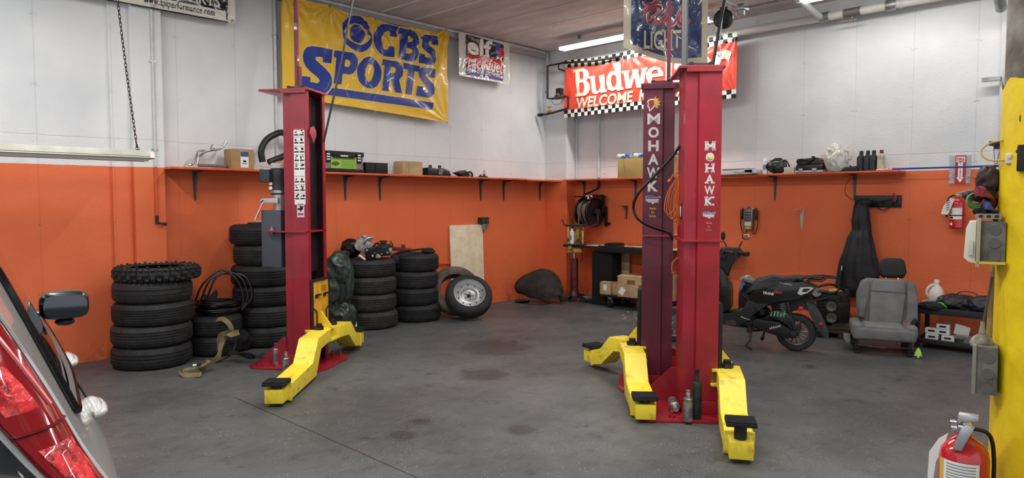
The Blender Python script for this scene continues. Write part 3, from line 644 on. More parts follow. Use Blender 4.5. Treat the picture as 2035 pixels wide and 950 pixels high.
# ================================================================== HANGING SHOP LIGHT (left)
a, c = WL(0, 312, 6.6), WL(302, 318, 6.6); L = c.x-(a.x-1.0)
t = thing('hanging_shop_light', 'unlit white strip light hanging on a chain in front of the left wall', 'strip light', (c.x, 6.6, 1.90))
b = B(); b.box((-L/2, 0, .02), (L, .10, .05), bev=.004); part(b, 'housing', mat('aged_white_enamel', (205, 204, 192), .45, var=.1, vs=5), t)
b = B(); b.prism([(-.13, -.012), (.13, -.012), (.055, .0), (-.055, .0)], L, -L, plane='xz'); b.bm.transform(Matrix.Rotation(PI/2, 4, 'Z')); b.warp(lambda q: (q.x-(0 if q.x < -.01 else 0), q.y, q.z-.01)); 
bx = [v.co.x for v in b.bm.verts]; sh = -L-min(bx); b.warp(lambda q: (q.x+sh, q.y, q.z)); part(b, 'reflector', mat('white_reflector', (222, 222, 214), .35), t)
for s in (-.05, .05):
    b = B(); b.cyl((-L+.05, s, -.035), (-.05, s, -.035), .016); part(b, 'tube', mat('unlit_tube', (216, 218, 214), .25), t)
b = B(); b.box((-.015, 0, -.0), (.03, .14, .06), bev=.004); part(b, 'end_cap', WHT, t)
b = B()
def chain(b, P, r=.0028, pitch=.026, sc=1.0):
    P = spline(P, 12); L = 0; out = [P[0]]; acc = 0
    for i in range(1, len(P)):
        seg = P[i]-P[i-1]; d = seg.length; pos = 0
        while acc+(d-pos) >= pitch:
            pos += pitch-acc; acc = 0; out.append(P[i-1]+seg*(pos/d))
        acc += d-pos
    for i in range(len(out)-1):
        a, c = out[i], out[i+1]; z = (c-a).normalized(); x = z.orthogonal().normalized(); y = z.cross(x)
        if i % 2: x = y
        h = pitch*.72; wv = pitch*.28; mid = (a+c)/2
        pts = [mid+z*h*math.cos(2*PI*j/8)+x*wv*math.sin(2*PI*j/8) for j in range(8)]
        b.tube(pts, r, n=4, sm=False, closed=True)
K0 = Vector((c.x, 6.6, 1.90))
hk = WL(271, 285, 6.6)-K0
chain(b, [WL(232, -12, 6.6)-K0, WL(251, 140, 6.6)-K0, hk], .0035, .034); chain(b, [hk, WL(272, 309, 6.6)-K0+Vector((0, 0, 0))], .003, .03); chain(b, [hk, WL(280, 311, 6.6)-K0], .003, .03)
part(b, 'chain', mat('rusty_chain', (66, 54, 46), .5, .5), t)
# ================================================================== SHELVES
def shelf(nm, pts, label, sag=0):
    b = B(); b.prism(pts, .022, SHZ-.022, plane='xy', bev=.003); o = b.build(nm, ORG); return props(o, label, 'shelf')
shelf('wall_shelf', [(2.53, 7.0), (7.55, 7.0), (7.55, 7.29), (2.53, 7.29)], 'long orange shelf board along the left wall')
b = B(); b.prism([(7.555, 7.01), (8.18, 7.01), (8.275, 6.93), (8.275, 7.29), (7.555, 7.29)], .022, SHZ-.03, plane='xy', bev=.003); props(b.build('wall_shelf', ORG), 'short orange shelf board on the left wall ending at the corner column', 'shelf')
YE = WR(1785, 349, 8.2).y
shelf('wall_shelf', [(8.2, YE), (8.2, 6.84), (8.49, 6.84), (8.49, YE)], 'long orange shelf board along the right wall')
def bracket_mesh(name, M, H=.30, D=.24):
    b = B(); b.prism([(-.026, 0), (.026, 0), (.009, -H), (-.009, -H)], .004, -.004, bev=0)
    b.prism([(-.010, 0), (.010, 0), (.004, -H+.01), (-.004, -H+.01)], .012, -.018)
    b.box((0, -D/2, -.003), (.03, D, .005))
    b.prism([(0, -.005), (-D+.02, -.006), (-.06, -.025), (-.02, -.07), (0, -.2)], .005, -.0025, plane='yz')
    return b.build(name, M)
BRK = mat('grey_bracket_steel', (92, 94, 98), .45, .5)
br = None
lb = ['leftmost under the left shelf beside the pilaster', 'under the left shelf just right of the left lift post', 'under the left shelf below the small black box', 'under the left shelf above the plywood board', 'under the left shelf between the plywood board and the corner', 'under the left shelf, nearest the corner column']
for px, L_ in zip((387, 686, 755, 955, 1001, 1073), lb):
    q = WL(px, 350, 7.295); br = bracket_mesh('shelf_bracket', BRK) if br is None else br.copy()
    if br.name not in C.objects: C.objects.link(br)
    br.location = (q.x, 7.298, SHZ-.024); props(br, 'grey steel shelf bracket, '+L_, 'bracket', 'shelf brackets')
for px, L_ in zip((1161, 1263, 1540, 1698), ('under the right shelf above the hose reel', 'under the right shelf just left of the middle lift post', 'under the right shelf below the alternator', 'under the right shelf at the coat rail')):
    q = WR(px, 380, 8.495); br = br.copy(); C.objects.link(br); br.location = (8.498, q.y, SHZ-.024); br.rotation_euler = (0, 0, -PI/2); props(br, 'grey steel shelf bracket, '+L_, 'bracket', 'shelf brackets')
for (px, py, M, L_, H, D) in ((1245, 409, mat('rusty_bracket', (92, 74, 66), .6, .4), 'small rusty bracket left on the right wall between the hose reel and the lift', .2, .16), (1594, 416, mat('bone_painted_bracket', (196, 186, 168), .5), 'off-white bracket left on the right wall above the scooter', .25, .2)):
    q = WR(px, py, 8.495); o = bracket_mesh('shelf_bracket', M, H, D); o.location = (8.498, q.y, q.z); o.rotation_euler = (0, 0, -PI/2); props(o, L_, 'bracket', 'shelf brackets')
# ================================================================== VEHICLE LIFTS
def usa(b, cx, cz, w, h, fn, part_):
    o = [(0,.85),(.1,.95),(.35,.97),(.5,.95),(.62,.90),(.66,.78),(.76,.80),(.84,.90),(.9,.97),(.97,.9),(1,.8),(.93,.68),(.9,.55),(.86,.42),(.84,.3),(.86,.08),(.80,.2),(.66,.2),(.55,.12),(.5,0),(.44,.14),(.36,.2),(.22,.26),(.1,.32),(.03,.5)]
    if part_ == 'all': b.prism([fn(cx+(x-.5)*w, cz+(z-.5)*h) for x, z in o], 0)
def lift_column(label, base, az, H, side, extra, dark=False, wide=True, ext=.22, yb=.18):
    t = thing('lift_column', label, 'vehicle lift post', base, math.radians(az), 'vehicle lift posts')
    R_ = RED2 if dark else RED
    w, lip = .17, .125
    for i, (z0, z1) in enumerate(((.02, 1.22), (1.235, H))):
        b = B()
        pr = [(-.12, -.15), (-.04, -.15), (-.03, -w), (.12, -w), (.12, -lip), (.108, -lip), (.108, -w+.012), (-.024, -w+.012), (-.034, -.138), (-.108, -.138),
              (-.108, .138), (-.034, .138), (-.024, w-.012), (.108, w-.012), (.108, lip), (.12, lip), (.12, w), (-.03, w), (-.04, .15), (-.12, .15)]
        b.prism(pr, z1-z0, z0, plane='xy'); part(b, 'column_section', R_, t)
    b = B(); b.box((-.098, 0, H/2), (.016, .27, H-.06)); part(b, 'channel_shade_liner', DARKIN, t)  # added dark sheets stand in for shade and grease inside the red channel
    for s in (-1, 1):
        b = B(); b.box((.035, s*.153, H/2), (.135, .008, H-.06)); part(b, 'channel_shade_liner', DARKIN, t)
    b = B(); b.prism([(-.12-ext, -.18), (.14, -.18), (.14, .18), (.0, yb), (-.12-ext, yb)], .02, H, plane='xy', bev=.004); b.box((.0, side*.183, H-.01), (.24, .012, .03)); part(b, 'top_plate', R_, t)
    b = B(); b.box((-.02, 0, H+.035), (.16, .2, .03), bev=.004); part(b, 'cable_guard', mat('dark_maroon_steel', (70, 24, 38), .4), t)
    for dx, dy in ((-.08, -.12), (.05, -.12), (-.08, .12), (.05, .12)):
        b = B(); b.cyl((dx, dy, H+.02), (dx, dy, H+.05), .014, n=6); b.cyl((dx, dy, H-.02), (dx, dy, H), .014, n=6); part(b, 'bolt', DKM, t)
    b = B(); b.box((-.09 if wide else -.0, 0, 1.2275), (.40 if wide else .27, .40 if wide else .37, .015), bev=.003); part(b, 'joint_plate', R_, t)
    for dx, dy in (((-.25, -.15), (-.25, .15)) if wide else ()):
        b = B(); b.cyl((dx, dy, 1.20), (dx, dy, 1.275), .011, n=8); b.cyl((dx, dy, 1.236), (dx, dy, 1.252), .02, n=6); part(b, 'bolt', GAL, t)
    # base
    b = B(); b.prism([(-.44, -.26), (-.36, -.32), (.26, -.30), (.30, -.2), (.30, .2), (.26, .30), (-.36, .32), (-.44, .26)], .022, 0, plane='xy', bev=.004); part(b, 'base_plate', R_, t)
    for s in (-1, 1):
        if wide or s == 1:
            b = B(); b.prism([(-.12, .022), (-.12, .27), (-.15, .27), (-.40, .04), (-.40, .022)], .012, s*.16-.006); part(b, 'gusset', R_, t)
        b = B(); b.box((.0, s*.185, .07), (.22, .015, .10), bev=.003); part(b, 'foot_rib', R_, t)
        for dx in (-.33, -.2, .12, .2):
            b = B(); b.cyl((dx, s*.26, .02), (dx, s*.26, .065), .012, n=8); b.cyl((dx, s*.26, .022), (dx, s*.26, .042), .022, n=6); part(b, 'anchor_bolt', R_, t)
    # lifting carriage
    b = B(); b.box((.135, 0, .52), (.014, .30, .52), bev=.004); part(b, 'carriage_plate', YEL2, t)
    b = B()
    for a, c, d, e in ((0, .785, .31, .02), (-.152, .52, .012, .54), (.152, .52, .012, .54)): b.box((.137, a, c), (.028, d, e), bev=.003)
    part(b, 'carriage_edge_trim', BLKM, t)
    for dy, dz in ((-.09, .64), (.06, .64)):
        b = B(); b.cyl((.14, dy, dz), (.155, dy, dz), .018); b.box((.158, dy+.035, dz+.01), (.008, .07, .018), bev=.003); part(b, 'latch', BLKM, t)
    b = B()
    for k in range(5): b.box((.1425, .06, .725-.012*k), (.002, .1, .004))
    part(b, 'vent_slots', BLKM, t)
    b = B(); b.box((.17, 0, .235), (.2, .40, .02), bev=.004); b.box((.16, 0, .335), (.16, .38, .02), bev=.004); b.box((.1, 0, .285), (.05, .34, .12)); part(b, 'arm_bracket', YEL, t)
    b = B(); b.prism([(.14, .345), (.14, .50), (.26, .345)], .014, -.007); part(b, 'bracket_gusset', YEL, t)
    for s in (-1, 1):
        b = B(); b.cyl((.19, s*.13, .20), (.19, s*.13, .40), .026); b.cyl((.19, s*.13, .345), (.19, s*.13, .375), .045, n=6); part(b, 'pivot_pin', DKM, t)
        b = B(); b.tube([(.15, s*.09, .34), (.15, s*.09, .50), (.15, s*.14, .53)], .006, sm=False); part(b, 'release_rod', BLKM, t)
    extra(t); return t
def arm(t, pv, az_world, L, base_az, label, L0=.36, raised=False):
    a = math.radians(az_world-base_az); e = bpy.data.objects.new('lift_arm', None)
    # arm geometry is baked into meshes so the arm is a part with its own pieces
    M_ = Matrix.Translation((pv[0], pv[1], 0)) @ Matrix.Rotation(a, 4, 'Z')
    def fin(b, nm, Mt, par): b.bm.transform(M_); return part(b, nm, Mt, par)
    b = B(); c0 = L*L0
    b.prism([(-.07, .235), (c0*.6, .235), (c0*.7+.10, .03), (L-.16, .02), (L-.16, .14), (c0*.7+.20, .155), (c0*.7+.04, .335), (-.07, .345)] if L > .8 else [(-.07, .235), (c0*.6, .225), (c0*.7+.14, .07), (L-.16, .04), (L-.16, .17), (c0*.7+.16, .20), (c0*.7+.04, .33), (-.07, .345)], .165, -.0825, bev=.006)
    A = fin(b, 'swing_arm', YEL, t); A['label'] = label
    b = B(); b.box((L-.11, 0, .078+(.02 if L < .8 else 0)), (.18, .135, .10), bev=.004); fin(b, 'arm_extension', YEL, A)
    b = B(); b.box((L-.165, 0, .08+(.02 if L < .8 else 0)), (.02, .178, .135), bev=.004); fin(b, 'end_collar', YEL, A)
    zt = .215 if raised else (.155 if L > .8 else .175)
    b = B(); b.cyl((L-.09, 0, .10), (L-.09, 0, zt), .036); fin(b, 'pad_post', DKM, A)
    b = B(); b.box((L-.09, 0, zt+.01), (.15, .17, .02), bev=.003)
    for k in range(7): b.box((L-.09-.063+.021*k, 0, zt+.024), (.011, .165, .012))
    fin(b, 'lift_pad', BLKM, A)
def vtext(t, word, x, y0, z1, z0, wd, side, M, bold=.03, slab=False):
    n = len(word); p = (z1-z0)/n; lh = p*.80
    for i, ch in enumerate(word):
        b = B(); fn = (lambda q: (x-q[0]*side, side*(y0), q[2]))
        zz = z1-p*i-lh; ww = wd*(1.1 if ch in 'MW' else .92)
        text(b, ch, -ww/2, zz, ww, lh, bold*(.35 if ch == 'M' else .7 if ch == 'W' else 1), fn=fn)
        if slab and ch in 'MHAK':
            for sx in (-1, 1):
                for zq in ((zz, zz+lh-.01) if ch != 'A' else (zz,)):
                    c = sx*ww*.36; b.f([b.v(fn((q[0], 0, q[1]))) for q in ((c-wd*.2, zq), (c+wd*.2, zq), (c+wd*.2, zq+.012), (c-wd*.2, zq+.012))])
        part(b, 'letter', M, t, smooth=0)
def flagmap(t, x, y0, zc, side, w=.10, h=.06):
    fn = lambda u, z: (x-u*side, z)
    o = [(0,.85),(.1,.95),(.35,.97),(.5,.95),(.62,.90),(.66,.78),(.76,.80),(.84,.90),(.9,.97),(.97,.9),(1,.8),(.93,.68),(.9,.55),(.86,.42),(.84,.3),(.86,.08),(.80,.2),(.66,.2),(.55,.12),(.5,0),(.44,.14),(.36,.2),(.22,.26),(.1,.32),(.03,.5)]
    b = B(); b.prism([fn((a-.5)*w, zc+(c-.5)*h) for a, c in o], 0, side*y0); m_ = part(b, 'map_decal', PAPER, t, smooth=0)
    b = B(); b.prism([fn((a-.5)*w, zc+(c-.5)*h) for a, c in [(.02,.58),(.02,.84),(.1,.93),(.35,.95),(.5,.93),(.62,.88),(.66,.76),(.76,.78),(.9,.94),(.97,.8),(.92,.68),(.91,.58)]], 0, side*(y0+.0006)); part(b, 'blue_field', mat('decal_blue', (48, 70, 140), .4), m_, smooth=0)
    b = B()
    for k in range(3):
        z = zc+(.5-.13*k-.5)*h; 
        b.prism([fn((.06+.02*k-.5)*w, z), fn((.88-.5)*w, z), fn((.88-.5)*w, z-.05*h), fn((.06+.02*k-.5)*w, z-.05*h)], 0, side*(y0+.0006))
    part(b, 'red_stripes', mat('decal_red', (178, 44, 54), .4), m_, smooth=0)
    b = B()
    for i in range(7):
        for j in range(2):
            u, z = (.1+.12*i-.5)*w, zc+(.66+.13*j-.5)*h; r = .0028
            b.prism([fn(u+r*math.cos(k*PI/2.5), z+r*math.sin(k*PI/2.5)) for k in range(5)], 0, side*(y0+.001))
    part(b, 'stars', PAPER, m_, smooth=0)
LET = mat('silver_white_decal', (208, 206, 204), .35); GOLD = mat('gold_decal', (206, 168, 62), .4)
# ---- left post
def left_extra(t):
    b = B(); b.cyl((.06, -.10, .80), (.06, -.10, 1.97), .030, n=18); part(b, 'hydraulic_ram', RED, t)
    b = B(); b.cyl((.06, -.10, 1.97), (.06, -.10, 2.03), .040, n=18); part(b, 'ram_collar', STL, t)
    b = B(); b.cyl((.07, -.10, 2.03), (.07, -.10, 2.44), .012); part(b, 'lifting_chain', DKM, t)
    b = B(); b.prism([(-.145, 2.10), (-.13, 2.15), (-.08, 2.17), (-.04, 2.14), (-.035, 2.09), (-.085, 2.02)], .012, .13, plane='yz', bev=.002); part(b, 'chain_guard', mat('rosy_red_enamel', (158, 66, 80), .4), t)
    b = B(); b.box((.04, .03, 1.65), (.02, .2, 1.6)); part(b, 'carriage_rail', DARKIN, t)
    # decals on the side that faces the bay
    x0, yy = .045, -.1712
    b = B(); b.box((x0, yy, 1.80), (.105, .001, .66)); d = part(b, 'safety_decal_sheet', PAPER, t, smooth=0)
    b = B(); b2 = B(); b3 = B()
    zz = [2.115, 2.045, 1.965, 1.89, 1.815, 1.70, 1.625, 1.55]
    for i, z in enumerate(zz):
        for s in (-1, 1):
            b2.box((x0+s*.026, yy-.001, z+.022), (.044, .001, .006)); b.box((x0+s*.026, yy-.001, z-.027), (.042, .001, .012))
            for k in range(3): b.box((x0+s*.026+rnd.uniform(-.012, .012), yy-.001, z+rnd.uniform(-.01, .012)), (rnd.uniform(.006, .02), .001, rnd.uniform(.006, .02)))
    part(b, 'pictograms', INK, d, smooth=0); part(b2, 'header_bars', mat('caution_orange', (206, 130, 70), .5), d, smooth=0)
    b = B(); b.box((x0+.004, yy, 1.42), (.07, .001, .125)); d2 = part(b, 'warning_decal', mat('pale_grey_decal', (206, 204, 212), .5), t, smooth=0)
    b = B(); b.box((x0+.004, yy-.001, 1.47), (.055, .001, .008)); b.box((x0+.004, yy-.001, 1.385), (.055, .001, .02)); part(b, 'red_text_bars', mat('decal_text_red', (186, 60, 70), .5), d2, smooth=0)
    b = B(); b.box((x0, yy-.001, 1.43), (.05, .001, .016)); b.box((x0+.004, yy-.001, 1.435), (.014, .001, .05)); b.box((x0+.02, yy-.001, 1.445), (.02, .001, .02)); part(b, 'pictogram', INK, d2, smooth=0)
    # hydraulic power unit on the outer side
    T = mat('grey_tank_enamel', (72, 76, 84), .42, bump=.1, bs=60)
    b = B(); b.box((-.27, -.03, 1.16), (.20, .20, .52), bev=.008); u = part(b, 'oil_tank', T, t)
    b = B(); b.lathe([(.0, 1.42), (.055, 1.42), (.055, 1.50), (.06, 1.52), (.06, 1.56)], (-.24, -.03, 0), n=20); b.box((-.27, -.13, 1.505), (.16, .03, .045), bev=.003); p_ = part(b, 'pump_block', mat('cast_aluminium', (186, 186, 184), .35, .6), t)
    b = B(); b.lathe([(.06, 1.56), (.078, 1.57), (.078, 1.60), (.07, 1.61), (.07, 1.70), (.075, 1.71), (.075, 1.79), (.066, 1.80), (0, 1.80)], (-.24, -.03, 0), n=24); b.box((-.33, -.08, 1.73), (.10, .10, .12), bev=.008); mo = part(b, 'pump_motor', mat('motor_dark_grey', (62, 64, 68), .35, .3), t)
    b = B(); b.lathe([(.076, 1.80), (.076, 1.835), (.06, 1.85), (0, 1.85)], (-.24, -.03, 0), n=24); part(b, 'motor_cap', mat('grey_white_enamel', (188, 188, 186), .4), mo)
    b = B(); b.lathe([(.079, 1.575), (.083, 1.575), (.083, 1.60), (.079, 1.60)], (-.24, -.03, 0), n=24); part(b, 'flange', STL, mo)
    for z in (1.66, 1.62):
        b = B(); b.box((-.285, -.1, z), (.03, .004, .026)); part(b, 'rating_label', PAPER, mo, smooth=0)
    b = B(); b.tube([(-.33, -.14, 1.50), (-.35, -.15, 1.46), (-.40, -.18, 1.33)], .007, sm=False); b.cyl((-.36, -.14, 1.50), (-.33, -.14, 1.52), .014); part(b, 'release_handle', CHR, t)
    # red conduit to the ceiling
    b = B(); b.box((-.06, 0, 3.12), (.03, .03, 1.32)); b.box((-.03, .0, 2.62), (.02, .03, .2)); part(b, 'overhead_post', RED2, t)
BL = Vector((3.24, 5.78, 0))
pl = lift_column('left lift post, covered with white safety decals and carrying a grey hydraulic pump', BL, 302, 2.48, -1, left_extra)
arm(pl, (.20, -.13), 223.8, 1.24, 302, 'yellow arm reaching toward the camera')
arm(pl, (.20, .13), 38, .70, 302, 'yellow arm reaching toward the back', L0=.45)
# ---- middle post
def mid_extra(t):
    yy = .1712
    vtext(t, 'MOHAWK', .04, yy, 2.185, 1.555, .088, 1, LET, .035)
    flagmap(t, .04, yy, 1.51, 1, .12, .07)
    for i, s_ in enumerate(('Made', 'in', 'U.S.A.')):
        b = B(); wq = (.05, .02, .055)[i]; text(b, s_, -wq/2, 1.435-.03*i, wq, .018, .03, fn=lambda q: (.04-q[0], yy, q[2])); part(b, 'origin_text', GOLD, t, smooth=0)
    # profile head emblem with feathers
    hz = 2.26
    fn = lambda p: [(.04-u, hz+v) for u, v in p]
    hd = [(-.045, .03), (-.02, .04), (.005, .035), (.01, -.01), (-.005, -.035), (-.022, -.05), (-.035, -.06), (-.04, -.03), (-.052, -.02), (-.045, 0), (-.052, .015)]
    b = B(); b.prism(fn(hd), 0, yy); e = part(b, 'head_emblem', PAPER, t, smooth=0)
    b = B(); b.prism(fn([(u*.78-.004, v*.78) for u, v in hd]), 0, yy+.0006); part(b, 'red_face', mat('emblem_red', (150, 40, 50), .4), e, smooth=0)
    for k in range(5):
        a = math.radians(75-32*k); cx, cz_ = .0, .005; b = B(); L = .055; wv = .012
        P = [(cx, cz_), (cx+math.cos(a)*L*.5-math.sin(a)*wv, cz_+math.sin(a)*L*.5+math.cos(a)*wv), (cx+math.cos(a)*L, cz_+math.sin(a)*L), (cx+math.cos(a)*L*.5+math.sin(a)*wv, cz_+math.sin(a)*L*.5-math.cos(a)*wv)]
        b.prism(fn(P), 0, yy+.001+.0003*k); part(b, 'feather', GOLD, e, smooth=0)
    b = B(); b.box((-.07, .10, 3.1), (.03, .03, 1.40)); part(b, 'overhead_post', RED2, t)
BM = Vector((4.848, 3.052, 0))
pm = lift_column('middle maroon lift post with large white MOHAWK letters and feathered head emblem', BM, 122, 2.40, 1, mid_extra, dark=False, ext=.08)
for ch in pm.children:
    if ch.name.startswith(('column_section', 'top_plate')) and ch.data.materials: ch.data.materials[0] = RED2
arm(pm, (.20, .13), 220.6, .95, 122, 'yellow arm reaching toward the camera')
arm(pm, (.20, -.13), 74, .62, 122, 'yellow arm reaching back to the left', L0=.4)
# ---- right post
def right_extra(t):
    yy = .1712
    vtext(t, 'MOHAWK', .045, yy, 1.905, 1.455, .062, -1, LET, .03, slab=True)
    flagmap(t, .045, yy, 1.405, -1, .09, .05)
    for i, s_ in enumerate(('Made', 'in', 'U.S.A.')):
        b = B(); wq = (.04, .014, .04)[i]; text(b, s_, -wq/2, 1.345-.024*i, wq, .014, .03, fn=lambda q: (.045+q[0], -yy, q[2])); part(b, 'origin_text', mat('faded_gold', (190, 110, 100), .5), t, smooth=0)
    b = B(); b.cyl((.045, -yy, 1.80), (.045, -yy-.012, 1.80), .013); b.box((.045, -yy-.002, 1.80), (.032, .004, .032), bev=.001); part(b, 'round_button', mat('pale_yellow_button', (214, 206, 120), .4), t)
    b = B(); b.box((-.1225, -.04, 1.43), (.006, .028, .115), bev=.002); s1 = part(b, 'switch_slot', BLK, t)
    b = B(); b.box((-.127, -.04, 1.43), (.006, .014, .07), bev=.002); part(b, 'switch_plate', WHT, s1)
    b = B(); b.cyl((-.09, .12, 2.42), (-.09, .12, ZC), .022); part(b, 'grey_conduit_post', mat('dull_grey_conduit', (104, 104, 104), .5, .4), t)
    q = Vector((0, 0, 0))
BR = Vector((4.438, 2.466, 0))
pr_ = lift_column('right lift post nearest the camera, bright red with a small faded MOHAWK decal', BR, 308.9, 2.40, -1, right_extra, wide=False, ext=.05, yb=.30)
arm(pr_, (.20, -.13), 211.5, .93, 308.9, 'yellow arm reaching toward the camera with a raised black pad', raised=True)
# loose steel lift adapters standing on the bases
def adapter(label, px, py, r, h, d=None, zb=.022, lie=None, M=STL):
    p = G(px, py, zb) if lie is None else G(px, py, zb+r)
    t = thing('lift_adapter', label, 'lift adapter', p, 0, 'steel lift adapters')
    b = B(); b.lathe([(0, 0), (r, 0), (r, h*.72), (r*.9, h*.74), (r*.45, h*.76), (r*.45, h*.9), (r*.38, h*.92), (r*.45, h*.94), (r*.45, h), (0, h)], n=24)
    part(b, 'body', M, t)
    if lie is not None: t.rotation_euler = (math.radians(96), 0, lie); t.location = p
    return t
adapter('shiny steel adapter behind on the left lift base', 549, 722, .030, .185)
adapter('shiny steel adapter in front on the left lift base', 569, 745, .032, .20)
adapter('shiny short steel adapter standing on the right lift base', 1367, 836, .032, .21)
adapter('dark tall steel adapter standing behind the short one on the right lift base', 1384, 832, .034, .34, M=DKM)
q = G(1338, 800, .06); t_ = adapter('grey steel adapter lying on its side on the right lift base', 1336, 797, .036, .21, lie=0); v = G(1352, 832, .06)-G(1336, 797, .06)
t_.rotation_euler = (PI/2, 0, math.atan2(v.y, v.x)+PI/2)
# hoses and cords at the lifts
def line(nm, pts, r, M, label, cat, n=8, sm=True, k=8):
    o = Vector(pts[0]); b = B(); b.tube([Vector(p)-o for p in pts], r, n=n, sm=sm, k=k); return one(b, nm, M, label, cat, o)
DM = 5.25
hp = [DP(1357, 281, 4.95), DP(1335, 312, 5.0), DP(1298, 352, 5.05), DP(1268, 385, 5.1), DP(1259, 412, 5.15), DP(1270, 437, 5.15), DP(1300, 453, 5.2), DP(1328, 462, 5.25), DP(1336, 474, 5.35)]
line('hydraulic_hose', hp, .011, BLK, 'black hose looping in front of the middle lift post', 'hose', n=10)
OC = mat('orange_cord', (206, 104, 52), .5)
t = thing('extension_cord', 'orange extension cord coiled and hanging between the middle and right lift posts', 'cord', DP(1354, 340, 5.0)); o = Vector(t.location)
for i in range(7):
    k = rnd.uniform(-3, 3); wq = 10+i*4.2; bt = 445+rnd.uniform(-14, 10)-(i*3)
    pts = [DP(1354, 341+k*.3, 5.0), DP(1354-wq*.75, 380+k, 5.02), DP(1354-wq+2, 415+k, 5.03), DP(1354-wq*.6, bt, 5.03), DP(1352-wq*.2, bt-20, 5.01), DP(1352-wq*.25, 390, 5.0), DP(1355, 342, 4.99)]
    b = B(); b.tube([p-o for p in pts], .0045, n=6); part(b, 'loop', OC, t)
b = B(); b.tube([DP(1354, 341, 5.0)-o, DP(1340, 346, 5.0)-o, DP(1332, 357, 5.0)-o], .0045, n=6); b.cyl(DP(1332, 357, 5.0)-o, DP(1328, 362, 5.0)-o, .012, .009); part(b, 'plug', OC, t)
b = B(); b.tube([p-o for p in (DP(1349, 509, 5.05), DP(1336, 525, 5.05), DP(1338, 545, 5.05), DP(1352, 549, 5.05), DP(1358, 535, 5.02))], .0045, n=6); part(b, 'tail', OC, t)
line('overhead_cable', [DP(1417, 127, 4.8), DP(1428, 62, 4.9), DP(1440, 0, 5.0), DP(1452, -60, 5.1)], .011, BLK, 'thick black cable rising from the top of the right lift post', 'cable', sm=False)
line('overhead_cable', [DP(1433, 125, 4.8), DP(1431, 80, 4.85), DP(1436, 30, 4.95), DP(1446, -60, 5.1)], .004, GAL, 'thin steel wire rising from the top of the right lift post', 'cable', sm=False)
line('control_rod', [DP(643, 283, 6.35), DP(675, 140, 6.3), DP(706, -25, 6.3)], .010, mat('dark_grey_rod', (64, 64, 66), .35, .5), 'dark rod leaning up across the yellow banner from the left lift post', 'rod', sm=False)
# ================================================================== TYRES
TY = tyre_mat('tyre_rubber', (31, 31, 33), 64, 2.0); TY2 = tyre_mat('tyre_rubber_worn', (38, 38, 39), 90, .8); TY3 = tyre_mat('tyre_rubber_dusty', (46, 44, 42), 50, 3.0)
def tyre_profile(R, W, rr, g=4):
    P = []; h = W
    # outer tread, from bottom to top, with grooves
    sh = W*.16
    P += [(rr, h*.12), (rr+.012, h*.04), (rr+.035, 0.0), (R-.055, -.004), (R-.022, h*.05), (R-.006, sh)]
    z0, z1 = sh, h-sh
    for i in range(g):
        zc = z0+(z1-z0)*(i+1)/(g+1); gw = .0045
        P += [(R, zc-gw-.003), (R-.008, zc-gw), (R-.008, zc+gw), (R, zc+gw+.003)]
    P += [(R-.006, h-sh), (R-.022, h*.95), (R-.055, h+.004), (rr+.035, h), (rr+.012, h*.96), (rr, h*.88)]
    P += [(rr+.03, h*.86), (R-.05, h*.82), (R-.03, h*.5), (R-.05, h*.18), (rr+.03, h*.14)]
    return P
TM = {}
def tyre(label, loc, R, W, mt=TY, rr=None, rz=0, group=None, g=4, rot=None):
    key = (R, W, mt.name, g)
    if key not in TM:
        b = B(); b.lathe(tyre_profile(R, W, rr or R*.63, g), n=64, closed=True); o = b.build('tyre', mt, smooth=30); TM[key] = o.data
    else: o = bpy.data.objects.new('tyre', TM[key]); C.objects.link(o)
    o.location = loc; o.rotation_euler = rot or (rnd.uniform(-.008, .008), rnd.uniform(-.008, .008), rz); return props(o, label, 'tyre', group)
def stack_center(px, py, R, adj=0):
    p = G(px, py); v = Vector((p.x, p.y, 0)).normalized(); return p+v*(R-adj)
NM = ['bottom', 'second from the bottom', 'third from the bottom', 'fourth from the bottom', 'fifth from the bottom', 'topmost']
def stack(px, py, R, Ws, mts, where, group, offs=None, names=None, gs=None, adj=0):
    c = stack_center(px, py, R, adj); z = .005; out = []
    for i, W in enumerate(Ws):
        r = R+rnd.uniform(-.006, .006); dx = (offs[i] if offs else rnd.uniform(-.014, .014)); rt = Vector((-c.y, c.x, 0)).normalized()*-1
        n = names[i] if names else (NM[i] if i < len(Ws)-1 else 'topmost')
        o = tyre('black tyre, %s in %s' % (n, where), (c.x+rt.x*dx, c.y+rt.y*dx, z), round(R, 3) if not gs else R+gs[i][1], W, mts[i % len(mts)], rz=rnd.uniform(0, 6), group=group, g=(gs[i][0] if gs else 4))
        z += W+.004; out.append(o)
    return c, z
cA, zA = stack(304, 738, .338, [.193, .188, .196, .19], [TY, TY2, TY, TY2], 'the left tyre stack under the knobbly tyre', 'left tyre stack', offs=[0, .005, .022, .018], gs=[(3, 0), (4, .002), (5, .006), (2, -.004)])
